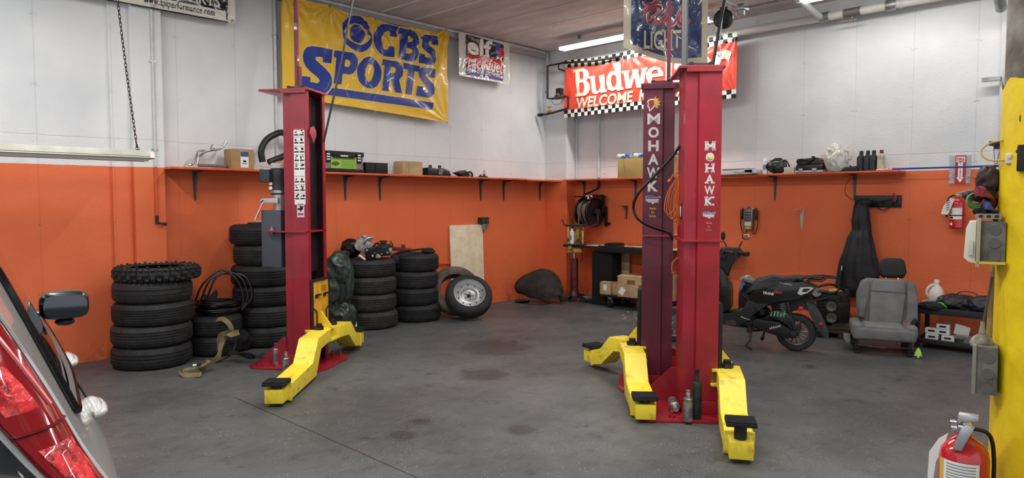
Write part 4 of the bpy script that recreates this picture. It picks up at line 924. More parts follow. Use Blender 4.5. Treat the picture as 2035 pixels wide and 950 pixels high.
# knobbly off-road tyre
ct = Vector((cA.x, cA.y, zA+.05)); rt = Vector((ct.y, -ct.x, 0)).normalized(); R = .335; W = .115
kt = thing('offroad_tyre', 'knobbly off-road motorcycle tyre lying on top of the left tyre stack', 'tyre', ct+rt*.06+Vector((0, 0, -.048)))
b = B(); b.lathe([(.235, .01), (.25, 0), (.30, .0), (.34, .02), (.352, .0575), (.34, .095), (.30, .115), (.25, .115), (.235, .105), (.25, .1), (.31, .09), (.325, .0575), (.31, .025), (.25, .015)], n=64, closed=True); part(b, 'carcass', TY2, kt)
b = B()
for i in range(44):
    a = 2*PI*i/44
    for (r, z, s, tl) in ((.357, .0575+(.018 if i % 2 else -.018), (.03, .03, .028), 0), (.345, .100, (.028, .032, .018), .6), (.345, .015, (.028, .032, .018), -.6), (.315, .118, (.03, .02, .012), 1.2) if i % 2 else (.33, .112, (.02, .02, .012), 1.2)):
        b.box((r*math.cos(a), r*math.sin(a), z), s, Matrix.Rotation(a, 3, 'Z') @ Matrix.Rotation(-tl, 3, 'Y'))
o = part(b, 'tread_knobs', mat('knob_rubber', (40, 40, 40), .7), kt); o['kind'] = 'stuff'
cB, zB = stack(531, 690, .335, [.205, .21, .20, .21, .205, .20], [TY2, TY2, TY, TY, TY2, TY], 'the tall stack behind the left lift post', 'tall tyre stack', adj=.09, offs=[.02, .015, 0, -.01, .015, -.02])
cC, zC = stack(735, 655, .315, [.20, .20, .20, .195], [TY3, TY3, TY3, TY2], 'the stack carrying the engine parts', 'engine parts tyre stack', adj=.09, offs=[.02, .005, .008, 0])
cD, zD = stack(826, 642, .30, [.205, .205, .205, .21], [TY, TY, TY2, TY], 'the stack beside the silver-rimmed wheel', 'right tyre stack', adj=.03, offs=[.02, -.01, -.01, 0])
cE, zE = stack(430, 706, .245, [.19, .19], [TY, TY2], 'the low pair under the coiled cables', 'low tyre pair', adj=.12, names=['lower', 'upper'])
# leaning tyre and wheel by the plywood board
def tilt(axis):
    z = Vector(axis).normalized(); return z.to_track_quat('Z', 'Y').to_euler()
def leaning(px, pyb, R, W, el, azoff):
    p = G(px, pyb); v = Vector((p.x, p.y, 0)).normalized(); a = math.atan2(-v.y, -v.x)+azoff
    ax = Vector((math.cos(a)*math.cos(el), math.sin(a)*math.cos(el), math.sin(el)))
    cz_ = R*math.cos(el)+W*0.0
    c = p+v*(R*math.sin(el)+W*math.cos(el)); return Vector((c.x, c.y, cz_+.002)), ax
c, ax = leaning(903, 633, .32, .17, math.radians(30), .2)
tyre('dusty grey tyre leaning behind the silver-rimmed wheel', c, .33, .19, mat('grey_dusty_tyre', (104, 94, 84), .85, var=.25, vs=8), rot=tilt(ax))
c, ax = leaning(930, 641, .30, .18, math.radians(40), .15)
t = thing('spare_wheel', 'black tyre on a silver steel rim leaning in front of the plywood board', 'wheel', c); t.rotation_euler = tilt(ax)
b = B(); b.lathe(tyre_profile(.30, .18, .195, 3), n=64, closed=True); part(b, 'tyre', TY, t, 30)
SR = mat('silver_steel_rim', (176, 178, 180), .35, .55)
b = B(); b.lathe([(.198, .168), (.203, .180), (.197, .183), (.190, .172), (.185, .150), (.17, .14), (.160, .115), (.15, .118), (.13, .135), (.11, .138), (.095, .128), (.085, .105), (.07, .10), (.03, .10), (.03, .085), (.18, .08), (.185, .02), (.198, .015)], n=56, closed=True); rim = part(b, 'rim', SR, t, 40)
for i in range(5):
    a = 2*PI*i/5; b = B(); b.cyl((.052*math.cos(a), .052*math.sin(a), .095), (.052*math.cos(a), .052*math.sin(a), .102), .009, n=10); part(b, 'bolt_hole', BLKM, rim)
b = B(); b.lathe([(0, .1), (.028, .1), (.028, .09), (0, .09)], n=20); part(b, 'hub_hole', BLKM, rim)
for i in range(10):
    a = 2*PI*(i+.5)/10; b = B(); b.cyl((.142*math.cos(a), .142*math.sin(a), .120), (.142*math.cos(a), .142*math.sin(a), .1295), .010, n=10); part(b, 'vent_hole', BLKM, rim)
b = B(); q = (.17, .05); b.cyl((.178, .04, .15), (.165, .038, .185), .004); part(b, 'valve', BLKM, rim)
# ================================================================== CAR
h_az = math.radians(82)
RHW = Vector((.654, 2.472, 0))          # ground point under the rear door handle, on the body side
car = thing('parked_car', 'silver grey estate car parked at the left edge of the photo, seen from behind', 'car', (0, 0, 0), h_az)
SV = .88
hd = Vector((math.cos(h_az), math.sin(h_az), 0)); lf = Vector((-hd.y, hd.x, 0))
car.location = RHW-hd*1.15+lf*.905
def prof(z):   # half-width, rear x, front x, corner radius
    def L(t): 
        for (a, va), (b_, vb) in zip(t, t[1:]):
            if z <= b_: 
                k = (z-a)/(b_-a); k = max(0, k); return va+(vb-va)*k
        return t[-1][1]
    W = L([(.2, .80), (.4, .90), (.6, .93), (.80, .895), (.89, .86), (1.0, .805), (1.2, .722), (1.4, .638), (1.5, .59), (1.56, .53), (1.60, .43)])
    x0 = L([(.2, .12), (.45, .03), (.65, .04), (.85, .07), (1.0, .11), (1.2, .18), (1.4, .28), (1.5, .34), (1.56, .42), (1.60, .55)])
    x1 = L([(.2, 3.95), (.5, 4.0), (.8, 3.95), (.92, 3.8), (.98, 3.05), (1.2, 2.75), (1.4, 2.45), (1.5, 2.25), (1.56, 2.1), (1.60, 1.9)])
    r = .12
    return W, x0, x1, r
def outl(z, side=-1):   # points along the right half from rear centre to front
    W, x0, x1, r = prof(z); P = []; tp = .055; Wr = W-tp
    for i in range(6): P.append((x0+.03*(i/5)**2, -(Wr-r)*i/5))
    for i in range(1, 9):
        a = PI/2*i/8; P.append((x0+.03+r*(1-math.cos(a)), -(Wr-r)-r*math.sin(a)))
    n = 30; xs_ = x0+.03+r
    for i in range(1, n+1):
        x = xs_+(x1-.35-xs_)*i/n; k = min(1, (x-xs_)/1.0); P.append((x, -(W-tp*(1-k)**1.6)))
    for i in range(1, 7):
        a = PI/2*i/6; P.append((x1-.35+.35*math.sin(a), -(W-.35)-.35*math.cos(a)))
    P.append((x1, 0)); return P
CARP = mat('silver_grey_car_paint', (182, 180, 178), .3, .2, coat=.8)
zs = [.22, .3, .4, .5, .6, .7, .8, .88, .93, .98, 1.0, 1.1, 1.2, 1.3, 1.4, 1.48, 1.52, 1.56, 1.585, 1.60]
b = B(); rings = []
for z in zs:
    P = outl(z); Q = [(x, -y) for x, y in reversed(P[1:-1])]; rings.append([b.v((x, y, z)) for x, y in P+Q])
b.skin(rings); body = part(b, 'body', CARP, car, smooth=40)
def out_pt(z, s, off):
    """point on the right half at arclength s from the rear centre"""
    P = outl(z); d = 0
    for (a, c) in zip(P, P[1:]):
        L = math.hypot(c[0]-a[0], c[1]-a[1])
        if d+L >= s or c is P[-1]:
            k = (s-d)/L; n = Vector((-(c[1]-a[1]), c[0]-a[0], 0)).normalized(); p = Vector((a[0]+(c[0]-a[0])*k, a[1]+(c[1]-a[1])*k, z))
            if n.y > 0 and abs(n.y) > abs(n.x): n = -n
            if n.x > 0 and abs(n.x) > abs(n.y): n = -n
            return p+n*off
        d += L
def patch(s0, s1, z0, z1, off, nu=16, nv=16):
    b = B()
    def fn(i, j):
        z = z0+(z1-z0)*j; a = s0(z) if callable(s0) else s0; c = s1(z) if callable(s1) else s1
        e = off*(0.15 if i in (0, 1) or j in (0, 1) else 1)
        return out_pt(z, a+(c-a)*i, e)
    return b.grid(fn, nu, nv)
def x2s(z, x):    # arclength at which the side reaches x
    P = outl(z); d = 0
    for a, c in zip(P, P[1:]):
        L = math.hypot(c[0]-a[0], c[1]-a[1])
        if c[1] <= -prof(z)[0]+.06 and c[0] >= x and a[0] <= x: return d+L*(x-a[0])/max(1e-6, c[0]-a[0])
        d += L
    return d
GLS = mat('car_glass', (14, 16, 18), .06, coat=1); TRM = mat('gloss_black_trim', (12, 12, 13), .15)
LR = mat('red_lamp_lens', (128, 8, 18), .08, coat=1); LR2 = mat('bright_red_lamp_cells', (226, 44, 48), .1, coat=1, bump=.6, bs=60, c2=(140, 10, 18), vs=30, sharp=(.4, .55))
def ls0(z): W, x0, x1, r = prof(z); return (W-.055-r)+.065-.25*(z-.95)
def ls1(z): W, x0, x1, r = prof(z); return (W-.055-r)+r*1.57+.01+.19*(.93-z)
b = patch(lambda z: ls0(z)-.0, lambda z: ls1(z), .78, 1.50, .012, 24, 30); lamp = part(b, 'tail_lamp', LR, car)
b = patch(lambda z: ls0(z)+.015, lambda z: ls0(z)+.105, .80, 1.045, .0145, 16, 16); part(b, 'lower_lamp_cells', LR2, lamp)
b = patch(lambda z: ls0(z)+.015, lambda z: ls0(z)+.085, 1.085, 1.42, .0145, 16, 16); part(b, 'upper_lamp_cells', LR2, lamp)
b = B(); b.tube([out_pt(z, ls0(z)+.11, .014) for z in (1.10, 1.2, 1.3, 1.4)], .004, n=5); part(b, 'light_guide', mat('pink_light_guide', (236, 130, 130), .2), lamp)
b = patch(ls0, lambda z: ls1(z)-.0, 1.055, 1.075, .017, 20, 2); part(b, 'lamp_divider', mat('dark_red_trim', (92, 8, 14), .15), lamp)
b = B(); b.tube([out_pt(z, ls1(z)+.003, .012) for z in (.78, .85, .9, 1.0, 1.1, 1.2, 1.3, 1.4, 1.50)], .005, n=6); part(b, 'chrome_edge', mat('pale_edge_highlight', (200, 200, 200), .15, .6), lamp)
b = patch(0.0, lambda z: ls0(z)-.012, .72, 1.50, .006, 12, 16); part(b, 'rear_window', GLS, car)
b = patch(0.0, lambda z: ls1(z), .36, .56, .03, 20, 6); part(b, 'rear_bumper', BLK, car)
b = patch(lambda z: x2s(z, .55+.5*(z-1.0)), lambda z: x2s(z, 2.4-.8*(z-1.0)), 1.0, 1.42, .007, 30, 10); sw = part(b, 'side_windows', GLS, car)
b = B(); b.tube([out_pt(z, x2s(z, .55+.5*(z-1.0)), .008) for z in (1.0, 1.1, 1.2, 1.3, 1.42)]+[out_pt(1.42, x2s(1.42, x), .008) for x in (1.0, 1.4, 1.8, 2.2)], .010, n=6); part(b, 'upper_window_trim', TRM, sw)
b = B(); b.tube([out_pt(1.0, x2s(1.0, x), .010) for x in (.55, 1.0, 1.5, 2.0, 2.4)], .012, n=6); part(b, 'belt_trim', TRM, sw)
for x in (1.12, 1.88):
    b = B(); b.tube([out_pt(z, x2s(z, x), .0015) for z in (.32, .45, .6, .75, .9, .98)], .0035, n=5); part(b, 'door_gap', TRM, car)
for x, nm in ((.99, 'rear'), (1.765, 'front')):
    q = out_pt(.885, x2s(.885, x), 0)
    b = B(); b.tube([q+Vector((-.085, 0, 0)), q+Vector((-.07, -.026, .002)), q+Vector((0, -.034, .003)), q+Vector((.07, -.026, .002)), q+Vector((.085, 0, 0))], .012, n=8, flat=.9)
    b.blob(q+Vector((0, -.008, 0)), (.16, .055, .06), amp=0, sub=3); part(b, 'door_handle', mat('handle_paint', (206, 206, 202), .2, .2, coat=.8), car, smooth=60)
# mirror
q = out_pt(1.0, x2s(1.0, 2.2), 0)
b = B(); b.blob((q.x+.02, q.y-.10, q.z+.045), (.13, .188, .125), amp=0, sub=3, pw=.55); b.box((q.x+.03, q.y+.0, q.z+.01), (.05, .12, .03), bev=.01); b.blob((q.x+.02, q.y-.10, q.z-.03), (.07, .08, .04), amp=0, sub=2); mir = part(b, 'door_mirror', mat('black_mirror_shell', (20, 20, 22), .3, coat=.3), car, smooth=60)
b = B(); ng = 24; pts = []
for i in range(ng):
    a = 2*PI*i/ng; c_2, s_2 = math.cos(a), math.sin(a); pts.append((-.081*math.copysign(abs(c_2)**.6, c_2), .050*math.copysign(abs(s_2)**.6, s_2)))
b.prism([(q.y-.10+u, q.z+.045+v) for u, v in pts], .004, q.x-.048, plane='yz'); mg = part(b, 'mirror_glass', mat('mirror_glass', (84, 87, 90), .03, 1), mir)  # dark glass tint stands in for the reflection of a dim interior
for x in (.78, 3.25):
    for s in (-1, 1):
        b = B(); b.lathe(tyre_profile(.33, .21, .21, 3), c=(x, s*.80-.105, .33), ax=(0, 1, 0), n=40, closed=True); wv = part(b, 'wheel_tyre', TY, car)
        b = B(); b.lathe([(.21, 0), (.20, .02), (.1, .03), (0, .03)], c=(x, s*.80+(.09 if s > 0 else -.09), .33), ax=(0, s, 0), n=30); part(b, 'wheel_rim', SR, wv)
# ================================================================== LEFT SIDE CLUTTER
def xs(px, y=7.12): return WL(px, 340, y).x
SZ = SHZ
# bent steel handle on shelf
X = xs(395); t = thing('bent_steel_tube', 'bent steel tube frame lying on the left end of the left shelf', 'car part', (xs(372), 7.12, SZ))
pm4 = 1375/7.0
u4 = lambda x, y, dy=0: ((x-372)/pm4*1.38, dy, (322-y)/pm4+.006+.012)
b = B(); b.tube([u4(374, 321), u4(380, 318), u4(385, 303), u4(391, 292, .03), u4(408, 290, .05), u4(414, 285, .05)], .010, n=8); b.tube([u4(384, 320, -.03), u4(388, 303, -.03), u4(400, 292, -.02), u4(420, 285, 0), u4(430, 270, .02)], .011, n=8); b.tube([u4(408, 290, .05), u4(411, 277, .05)], .008, n=6); part(b, 'tube', STL, t)
b = B(); b.tube([u4(386, 321, -.03), u4(400, 320.5, -.02), u4(440, 320.5, 0)], .016, n=8); part(b, 'coil_spring', mat('dull_aluminium', (138, 136, 132), .5, .6, bump=1, bs=150), t)
b = B(); b.blob(u4(443, 319), (.12, .08, .08), .35, 3, 3, sub=3, fold=True); b.tube([u4(436, 313), u4(440, 320)], .004, sm=False); one(b, 'wire_connector', BLKM, 'small tangled black connector left of the labelled cardboard box', 'connector', Vector((xs(372), 7.12, SZ)))
def cbox(label, px0, px1, h, d, M=CARD, y=7.03, rz=0, cat='box', label_part=None, nm='cardboard_box', flaps=True):
    x0, x1 = WL(px0, 330, y+.02).x, WL(px1, 330, y+.02).x; W = x1-x0
    t = thing(nm, label, cat, ((x0+x1)/2, y+d/2, SZ), rz)
    b = B(); b.box((0, 0, h/2), (W, d, h), bev=.003); part(b, 'carton', M, t)
    if flaps:
        b = B(); b.box((0, -d*.25, h+.002), (W*.99, d*.46, .003)); b.box((0, d*.25, h+.003), (W*.99, d*.46, .003), Matrix.Rotation(.04, 3, 'X')); part(b, 'flap', M, t)
    return t, W
t, W = cbox('brown cardboard box with a blue and white shipping label on the left shelf', 458, 503, .20, .17)
b = B(); b.box((.02, -.0865, .10), (.085, .001, .17)); l_ = part(b, 'shipping_label', PAPER, t, 0); b = B(); b.box((.02, -.0875, .155), (.083, .001, .055)); part(b, 'blue_header', mat('label_blue', (62, 84, 112), .5), l_, 0)
b = B(); b.box((.02, -.0875, .08), (.035, .001, .02)); b.box((.02, -.0875, .055), (.05, .001, .006)); part(b, 'print', INK, l_, 0)
cbox('small plain cardboard box behind the black hose, half hidden by the left lift post', 546, 570, .10, .12)
hx = lambda x, y, dy=0: Vector((WL(x, y, 7.08).x, 7.08+dy, WL(x, y, 7.08).z))
line('radiator_hose', [hx(522, 322), hx(519, 300), hx(528, 280), hx(545, 268), hx(566, 264, .03), hx(590, 285, .06), hx(580, 302, .04), hx(556, 313, -.02), hx(532, 322.5, -.02)], .034, mat('black_hose', (30, 30, 32), .5), 'thick black hose bent in a loop on the shelf behind the left lift post', 'hose', n=14)
b = B(); o = hx(520, 323); o.z = SZ; b.tube([(0, -.04, .006), (.15, -.05, .006), (.3, -.04, .006), (.4, -.03, .006)], .006); one(b, 'white_strip', WHT, 'thin white plastic strip lying along the edge of the left shelf by the hose', 'trim strip', o)
# clear toolbox with black lid
x0, x1 = WL(640, 335, 7.03).x, WL(723, 335, 7.03).x; W = x1-x0
t = thing('organiser_case', 'clear plastic tool case with black lid and green label on the left shelf', 'tool case', ((x0+x1)/2, 7.13, SZ))
b = B(); b.box((0, 0, .02), (W, .22, .04), bev=.008); part(b, 'base', BLK, t)
b = B(); b.box((0, 0, .115), (W*.97, .20, .15), bev=.008); part(b, 'clear_bin', mat('smoky_clear_plastic', (150, 132, 124), .15, coat=.5, var=.25, vs=9), t)
b = B(); b.box((0, 0, .215), (W, .22, .06), bev=.012); b.box((0, -.11, .19), (W*.5, .02, .05), bev=.006); part(b, 'lid', BLK, t)
b = B(); b.box((-.0, -.1065, .105), (W*.60, .002, .12)); g_ = part(b, 'green_label', mat('lime_label', (148, 190, 74), .5), t, 0)
b = B(); b.box((0, -.109, .152), (W*.55, .001, .008)); b.blob((-.11, -.108, .10), (.10, .004, .05), .3, 3, 2, sub=2)
for k in range(5): b.box((.06, -.109, .13-.017*k), (.18, .001, .004))
part(b, 'label_print', mat('dark_green_print', (70, 96, 44), .5), g_, 0)
for sx in (-1, 1):
    b = B(); b.box((sx*W*.37, -.112, .17), (.055, .012, .12), bev=.003); la = part(b, 'latch', BLK, t)
    b = B(); 
    for k in range(3): b.box((sx*W*.37, -.119, .205-.03*k), (.042, .001, .014))
    part(b, 'latch_sticker', PAPER, la, 0)
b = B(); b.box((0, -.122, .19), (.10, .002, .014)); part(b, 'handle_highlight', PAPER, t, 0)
t, W = cbox('small black box between the tool case and the plain cardboard box', 725, 769, .125, .17, BLK, flaps=False, nm='black_box', rz=0)
b = B(); b.box((0, 0, .127), (W*1.02, .18, .006)); b.box((-.02, -.088, .06), (.004, .003, .12)); part(b, 'lid', BLK, t)
t, W = cbox('plain brown cardboard box right of the small black box', 798, 838, .165, .19, CARD2)
b = B(); b.box((-.06, -.0965, .08), (.003, .001, .16)); part(b, 'seam', mat('cardboard_seam', (112, 86, 56), .8), t, 0)
# black car parts
def lump(nm, label, cat, loc, rz, pieces, M=BLK):
    t = thing(nm, label, cat, loc, rz)
    for k, fn in enumerate(pieces):
        b = B(); n_, m_ = fn(b); part(b, n_, m_ or M, t, 50)
    return t
X = xs(868)
def f1(b): b.prism([(-.20, 0), (-.21, .10), (-.13, .10), (.03, .09), (.17, .05), (.20, .0)], .16, -.08, bev=.008); return 'housing', None
def f2(b): b.blob((.10, 0, .05), (.24, .16, .10), .06, 3, 1, sub=3); return 'cover', mat('glossy_black_plastic', (30, 30, 33), .2)
def f3(b):
    for dx in (-.12, .04): b.lathe([(.012, -.01), (.022, -.01), (.022, .01), (.012, .01)], (dx, -.02, .12), (0, 1, 0), n=14, closed=True)
    return 'mounting_eye', None
def f4(b): b.prism([(-.04, .02), (-.02, .10), (.06, .10), (.02, .01)], .01, -.095); return 'clear_lens', mat('grey_lens', (110, 112, 112), .15)
lump('headlamp_housing', 'black plastic headlamp housing on the left shelf', 'car part', (X, 7.13, SZ), 0, [f1, f2, f3, f4])
X = xs(922)
def f5(b): b.prism([(-.16, .055), (-.09, .07), (-.02, .09), (.05, .06), (.06, 0), (-.04, 0)], .12, -.06, bev=.006); return 'shell', None
def f6(b): b.tube([(.04, -.02, .02), (.08, -.03, .07), (.14, -.02, .05), (.15, -.02, .005)], .012); b.tube([(.0, .03, .02), (.08, .03, .055), (.15, .0, .01)], .008); return 'arm', None
def f7(b): b.blob((.07, -.03, .035), (.09, .03, .05), .1, 3, 5, sub=2); return 'lens', mat('blue_grey_lens', (130, 140, 160), .1)
lump('mirror_shell', 'black angular plastic part with a pale lens on the left shelf', 'car part', (X, 7.13, SZ), 0, [f5, f6, f7])
X = xs(958)
def f8(b): b.box((0, 0, .012), (.14, .05, .018), bev=.004); b.cyl((.02, 0, .02), (.02, 0, .05), .025, .012); b.cyl((-.05, 0, .0), (-.05, 0, .04), .012); return 'clamp_body', DKM
def f9(b): b.tube([(.0, 0, .03), (.02, 0, .10), (.045, 0, .03)], .005); return 'clip', STL
lump('hose_clamp', 'tiny dark metal clamp on the left shelf above the plywood board', 'clamp', (X, 7.10, SZ), 0, [f8, f9])
# wall socket box and plywood
q = WL(957, 438, YL)
t = thing('wall_socket_box', 'old black electrical box fixed to the left wall above the plywood board', 'electrical box', (q.x, YL, q.z))
b = B(); b.box((0, -.04, 0), (.15, .08, .09), bev=.004); bx_ = part(b, 'box', mat('old_black_enamel', (52, 48, 44), .6, var=.3, vs=30), t)
b = B(); b.box((0, -.008, -.045), (.26, .012, .03)); b.cyl((.02, -.04, -.045), (.02, -.03, -.13), .04, n=16); part(b, 'mount', GAL, t)
b = B(); 
for dx in (-.035, .035): b.lathe([(.022, 0), (.022, .004), (.0, .004)], (dx, -.08, 0), (0, -1, 0), n=16)
part(b, 'socket_face', mat('grimy_brown', (84, 74, 56), .6), bx_)
PLY = mat('plywood_sheet', (234, 220, 194), .6, c2=(220, 202, 170), vs=7)
a_, c_1 = WL(901, 448, 7.2), WL(966, 448, 7.2); Wp = c_1.x-a_.x; Hh = a_.z
b = B(); b.prism([(-Wp/2, 0), (Wp/2, 0), (Wp/2, Hh), (-Wp/2, Hh)], .016, 0, bev=.001); o = one(b, 'plywood_board', PLY, 'pale plywood board leaning upright against the left orange wall', 'board', ((a_.x+c_1.x)/2, 7.225, 0)); o.rotation_euler = (math.atan2(-.05, Hh), 0, 0)
b = B(); b.cyl((0, 0, 0), (.42, 0, 0), .012); one(b, 'wall_pipe', mat('orange_painted_pipe2', (200, 78, 36), .5), 'short orange painted pipe on the left wall between the tyre stack and the plywood', 'pipe', (WL(874, 525, 7.27).x, 7.27, WL(874, 525, 7.27).z))
# engine parts on stack C
def gear(b, c, ax, R, h, n=24): b.lathe([(0, 0), (R, 0), (R, h*.3), (R*.85, h*.35), (R*.85, h*.7), (R, h*.75), (R, h), (R*.4, h), (R*.4, h*.7), (0, h*.7)], c, ax, n=n)
kC = ppm((cC.x, cC.y, 0)); rzC = facing(cC)
LC = Vector((cC.x, cC.y, zC)); 
loc = lambda x, y, x0=735, y0=515, k=None: ((x-x0)/(k or kC), (y0-y)/(k or kC))
ALU = mat('cast_alloy', (158, 154, 148), .38, .7, c2=(70, 66, 62), vs=18, sharp=(.3, .5)); OIL = mat('oily_black_iron', (34, 32, 31), .45, .4, var=.35, vs=20)
t = thing('engine_block_parts', 'heap of black and alloy engine parts on the tyre stack by the tarpaulin', 'engine part', LC, rzC)
def P_(x, y, dy=0): u, v = loc(x, y); return Vector((u, dy, v+.01))
b = B(); b.blob(P_(700, 496, 0), (.20, .20, .20), .25, 2.2, 4, sub=3, fold=True); b.lathe([(0, 0), (.05, 0), (.05, .03), (.03, .035), (0, .02)], P_(690, 506, -.12), (0, -1, 0), n=18); part(b, 'gearbox', OIL, t, 30)
b = B(); b.box(P_(724, 491, -.02), (.20, .14, .16), Matrix.Rotation(.5, 3, 'Y'), bev=.015); b.box(P_(731, 476, 0), (.12, .10, .05), Matrix.Rotation(.4, 3, 'Y'), bev=.01); b.cyl(P_(716, 488, -.08), P_(716, 488, -.13), .036); b.tube([P_(722, 486, -.1), P_(733, 476, -.1), P_(744, 474, -.08)], .016); part(b, 'alloy_housing', ALU, t, 40)
b = B(); gear(b, P_(716, 491, -.10), (0, -1, 0), .045, .05); part(b, 'pulley', STL, t)
b = B(); b.tube([P_(716, 508, -.12), P_(728, 517, -.15)], .012, sm=False); part(b, 'white_rod', WHT, t)
b = B(); b.box(P_(752, 502, 0), (.30, .24, .12), Matrix.Rotation(-.1, 3, 'Y'), bev=.02); b.box(P_(765, 496, -.05), (.16, .12, .10), bev=.01); b.cyl(P_(763, 494, -.05), P_(763, 485, -.05), .035); b.cyl(P_(763, 484, -.05), P_(763, 481, -.05), .045); part(b, 'intake_body', OIL, t, 40)
b = B(); b.tube([P_(735, 512, -.12), P_(750, 493, -.14), P_(762, 498, -.12)], .009); b.tube([P_(765, 509, -.14), P_(777, 505, -.1), P_(781, 490, -.05), P_(776, 483, 0)], .007); b.tube([P_(732, 505, -.1), P_(747, 488, -.06), P_(754, 487, .05)], .012); part(b, 'hoses', BLK, t)
for (x, y) in ((742, 509), (755, 511), (770, 503), (731, 498)):
    b = B(); b.cyl(P_(x, y, -.14), P_(x, y, -.17), .014); b.cyl(P_(x+4, y-5, -.12), P_(x+4, y-5, -.16), .009); part(b, 'bolt_boss', STL, t)
b = B(); b.box(P_(752, 511, -.12), (.05, .05, .05), Matrix.Rotation(.4, 3, 'Y'), bev=.006); b.box(P_(776, 500, -.1), (.04, .04, .06), bev=.006); part(b, 'bracket', ALU, t)
# caliper on stack D
kD = ppm((cD.x, cD.y, 0)); LD = Vector((cD.x, cD.y, zD)); t = thing('brake_caliper_bracket', 'dark red caliper bracket and black bar lying across the right tyre stack', 'car part', LD, facing(cD))
PD = lambda x, y, dy=0: Vector(((x-826)/kD, dy, (500-y)/kD+.01))
b = B(); b.box(PD(798, 494, 0), (.27, .06, .05), Matrix.Rotation(.12, 3, 'Y'), bev=.008); b.box(PD(803, 488, 0), (.05, .06, .05), bev=.006); b.box(PD(778, 488, 0), (.05, .05, .03), bev=.006); part(b, 'red_bracket', mat('dark_red_cast', (112, 30, 36), .4, .2), t, label='dark red cast bracket')
b = B(); b.box(PD(787, 510, -.24), (.10, .05, .10), Matrix.Rotation(.15, 3, 'Y'), bev=.01); b.tube([PD(784, 502, -.2), PD(800, 498, -.1), PD(822, 496, 0), PD(856, 494, .06), PD(862, 499, .1)], .014); part(b, 'black_bar', BLK, t)
b = B(); b.blob(PD(852, 499, .05), (.18, .14, .06), .1, 3, 8, sub=3); part(b, 'cloth_cover', BLKM, t)
# green-black tarpaulin bundle
pt = G(680, 664); kT = ppm(pt); v = pt.normalized()*.10; v.z = 0
TARP = mat('dark_green_tarpaulin', (50, 62, 55), .34, c2=(34, 41, 38), vs=4, bump=.35, bs=14)
b = B(); pz = lambda x, y, dy=0: Vector(((x-680)/kT, dy, (664-y)/kT))
for (x, y, w_, d_, h_, s_) in ((678, 540, .31, .24, .40, 1), (668, 578, .26, .26, .46, 2), (683, 632, .33, .28, .33, 3), (664, 610, .2, .24, .46, 4), (692, 560, .18, .2, .50, 6)):
    b.blob(pz(x-4, y), (w_*.95, d_, h_), .20, 1.5, s_, sub=5, fold=True)
for v_ in b.bm.verts: v_.co.z = max(v_.co.z, .004)
one(b, 'tarpaulin_bundle', TARP, 'crumpled dark green plastic tarpaulin bundled beside the left lift post', 'tarpaulin', (pt.x+v.x, pt.y+v.y, 0), facing(pt), smooth=60)
b = B(); b.prism([(-.03, 0), (.06, 0), (.05, .13), (.02, .12)], .01, 0, bev=.002); one(b, 'white_card', PAPER, 'small white card at the foot of the tarpaulin bundle', 'card', G(700, 662)+Vector((.02, .03, 0)), facing(pt))
# cables and straps on the low tyre pair
kE = ppm(cE); tE = facing(cE); LE = Vector((cE.x, cE.y, zE))
t = thing('coiled_cable', 'black cables coiled on the low tyre pair beside the left tyre stack', 'cable', LE, tE)
for i in range(9):
    r = .165+.012*(i % 4)+rnd.uniform(-.01, .01); z = .012+.014*i; pts = [(r*math.cos(a)*1.05+rnd.uniform(-.015, .015)+.02, r*math.sin(a)+rnd.uniform(-.015, .015), z+rnd.uniform(-.004, .006)) for a in [2*PI*k/10 for k in range(10)]]
    b = B(); b.tube(pts, .009, n=6, closed=True); part(b, 'loop', BLK, t)
for i in range(3):
    b = B(); b.tube([(-.18+.05*i, .02, .13), (-.10+.06*i, .05, .30+.03*i), (.06+.06*i, .06, .42-.02*i), (.20+.05*i, .02, .33), (.26+.04*i, .0, .15), (.24, -.02, .02)], .010, n=6); part(b, 'upright_loop', BLK, t)
b = B(); b.tube([(.0, -.2, .02), (.10, -.33, -.08), (.17, -.38, -.22), (.13, -.42, -.33), (.0, -.48, -.385), (-.12, -.52, -.386)], .009, n=6); b.cyl((-.12, -.52, -.386), (-.17, -.53, -.386), .014); part(b, 'cable_end', BLK, t)
b = B(); b.cyl((-.17, -.53, -.386), (-.2, -.535, -.386), .012); part(b, 'plug', WHT, t)
b = B(); P0 = G(420, 600, .4); 
def dps(lst, dep): return [DP(x, y, d) for (x, y), d in lst]
bb = [((403, 580), 6.85), ((412, 600), 6.8), ((422, 628), 6.8), ((434, 652), 6.8)]; 
b = B(); o = DP(415, 590, 6.8)
b.prism([(-.06, .07), (-.035, .03), (-.01, -.02), (.07, .07), (.085, .02), (.05, -.06), (.06, -.14), (-.0, -.16), (-.04, -.10), (-.035, -.02)], .03, 0, bev=.006)
b.blob((.13, .0, -.30), (.26, .16, .36), .2, 1.6, 5, sub=4, fold=True); b.blob((.2, .05, -.46), (.34, .22, .24), .2, 1.8, 7, sub=4, fold=True)
one(b, 'black_webbing_bag', mat('black_nylon', (30, 30, 32), .6, var=.3, vs=10), 'crumpled black nylon webbing piled over the low tyre pair', 'bag', o, tE, smooth=60)
OL = mat('olive_webbing', (122, 112, 78), .7, c2=(96, 88, 60), vs=12, bump=.4, bs=300)
def wstrap(pts, w_, label, M=OL):
    P = [DP(*p) for p in pts]; o = P[0].copy(); b = B(); b.ribbon([p-o for p in P], w_, .004, side=lambda s: (.5+.5*math.sin(s*9), .2, .8*math.cos(s*7))); return one(b, 'ratchet_strap', M, label, 'strap', o, smooth=60)
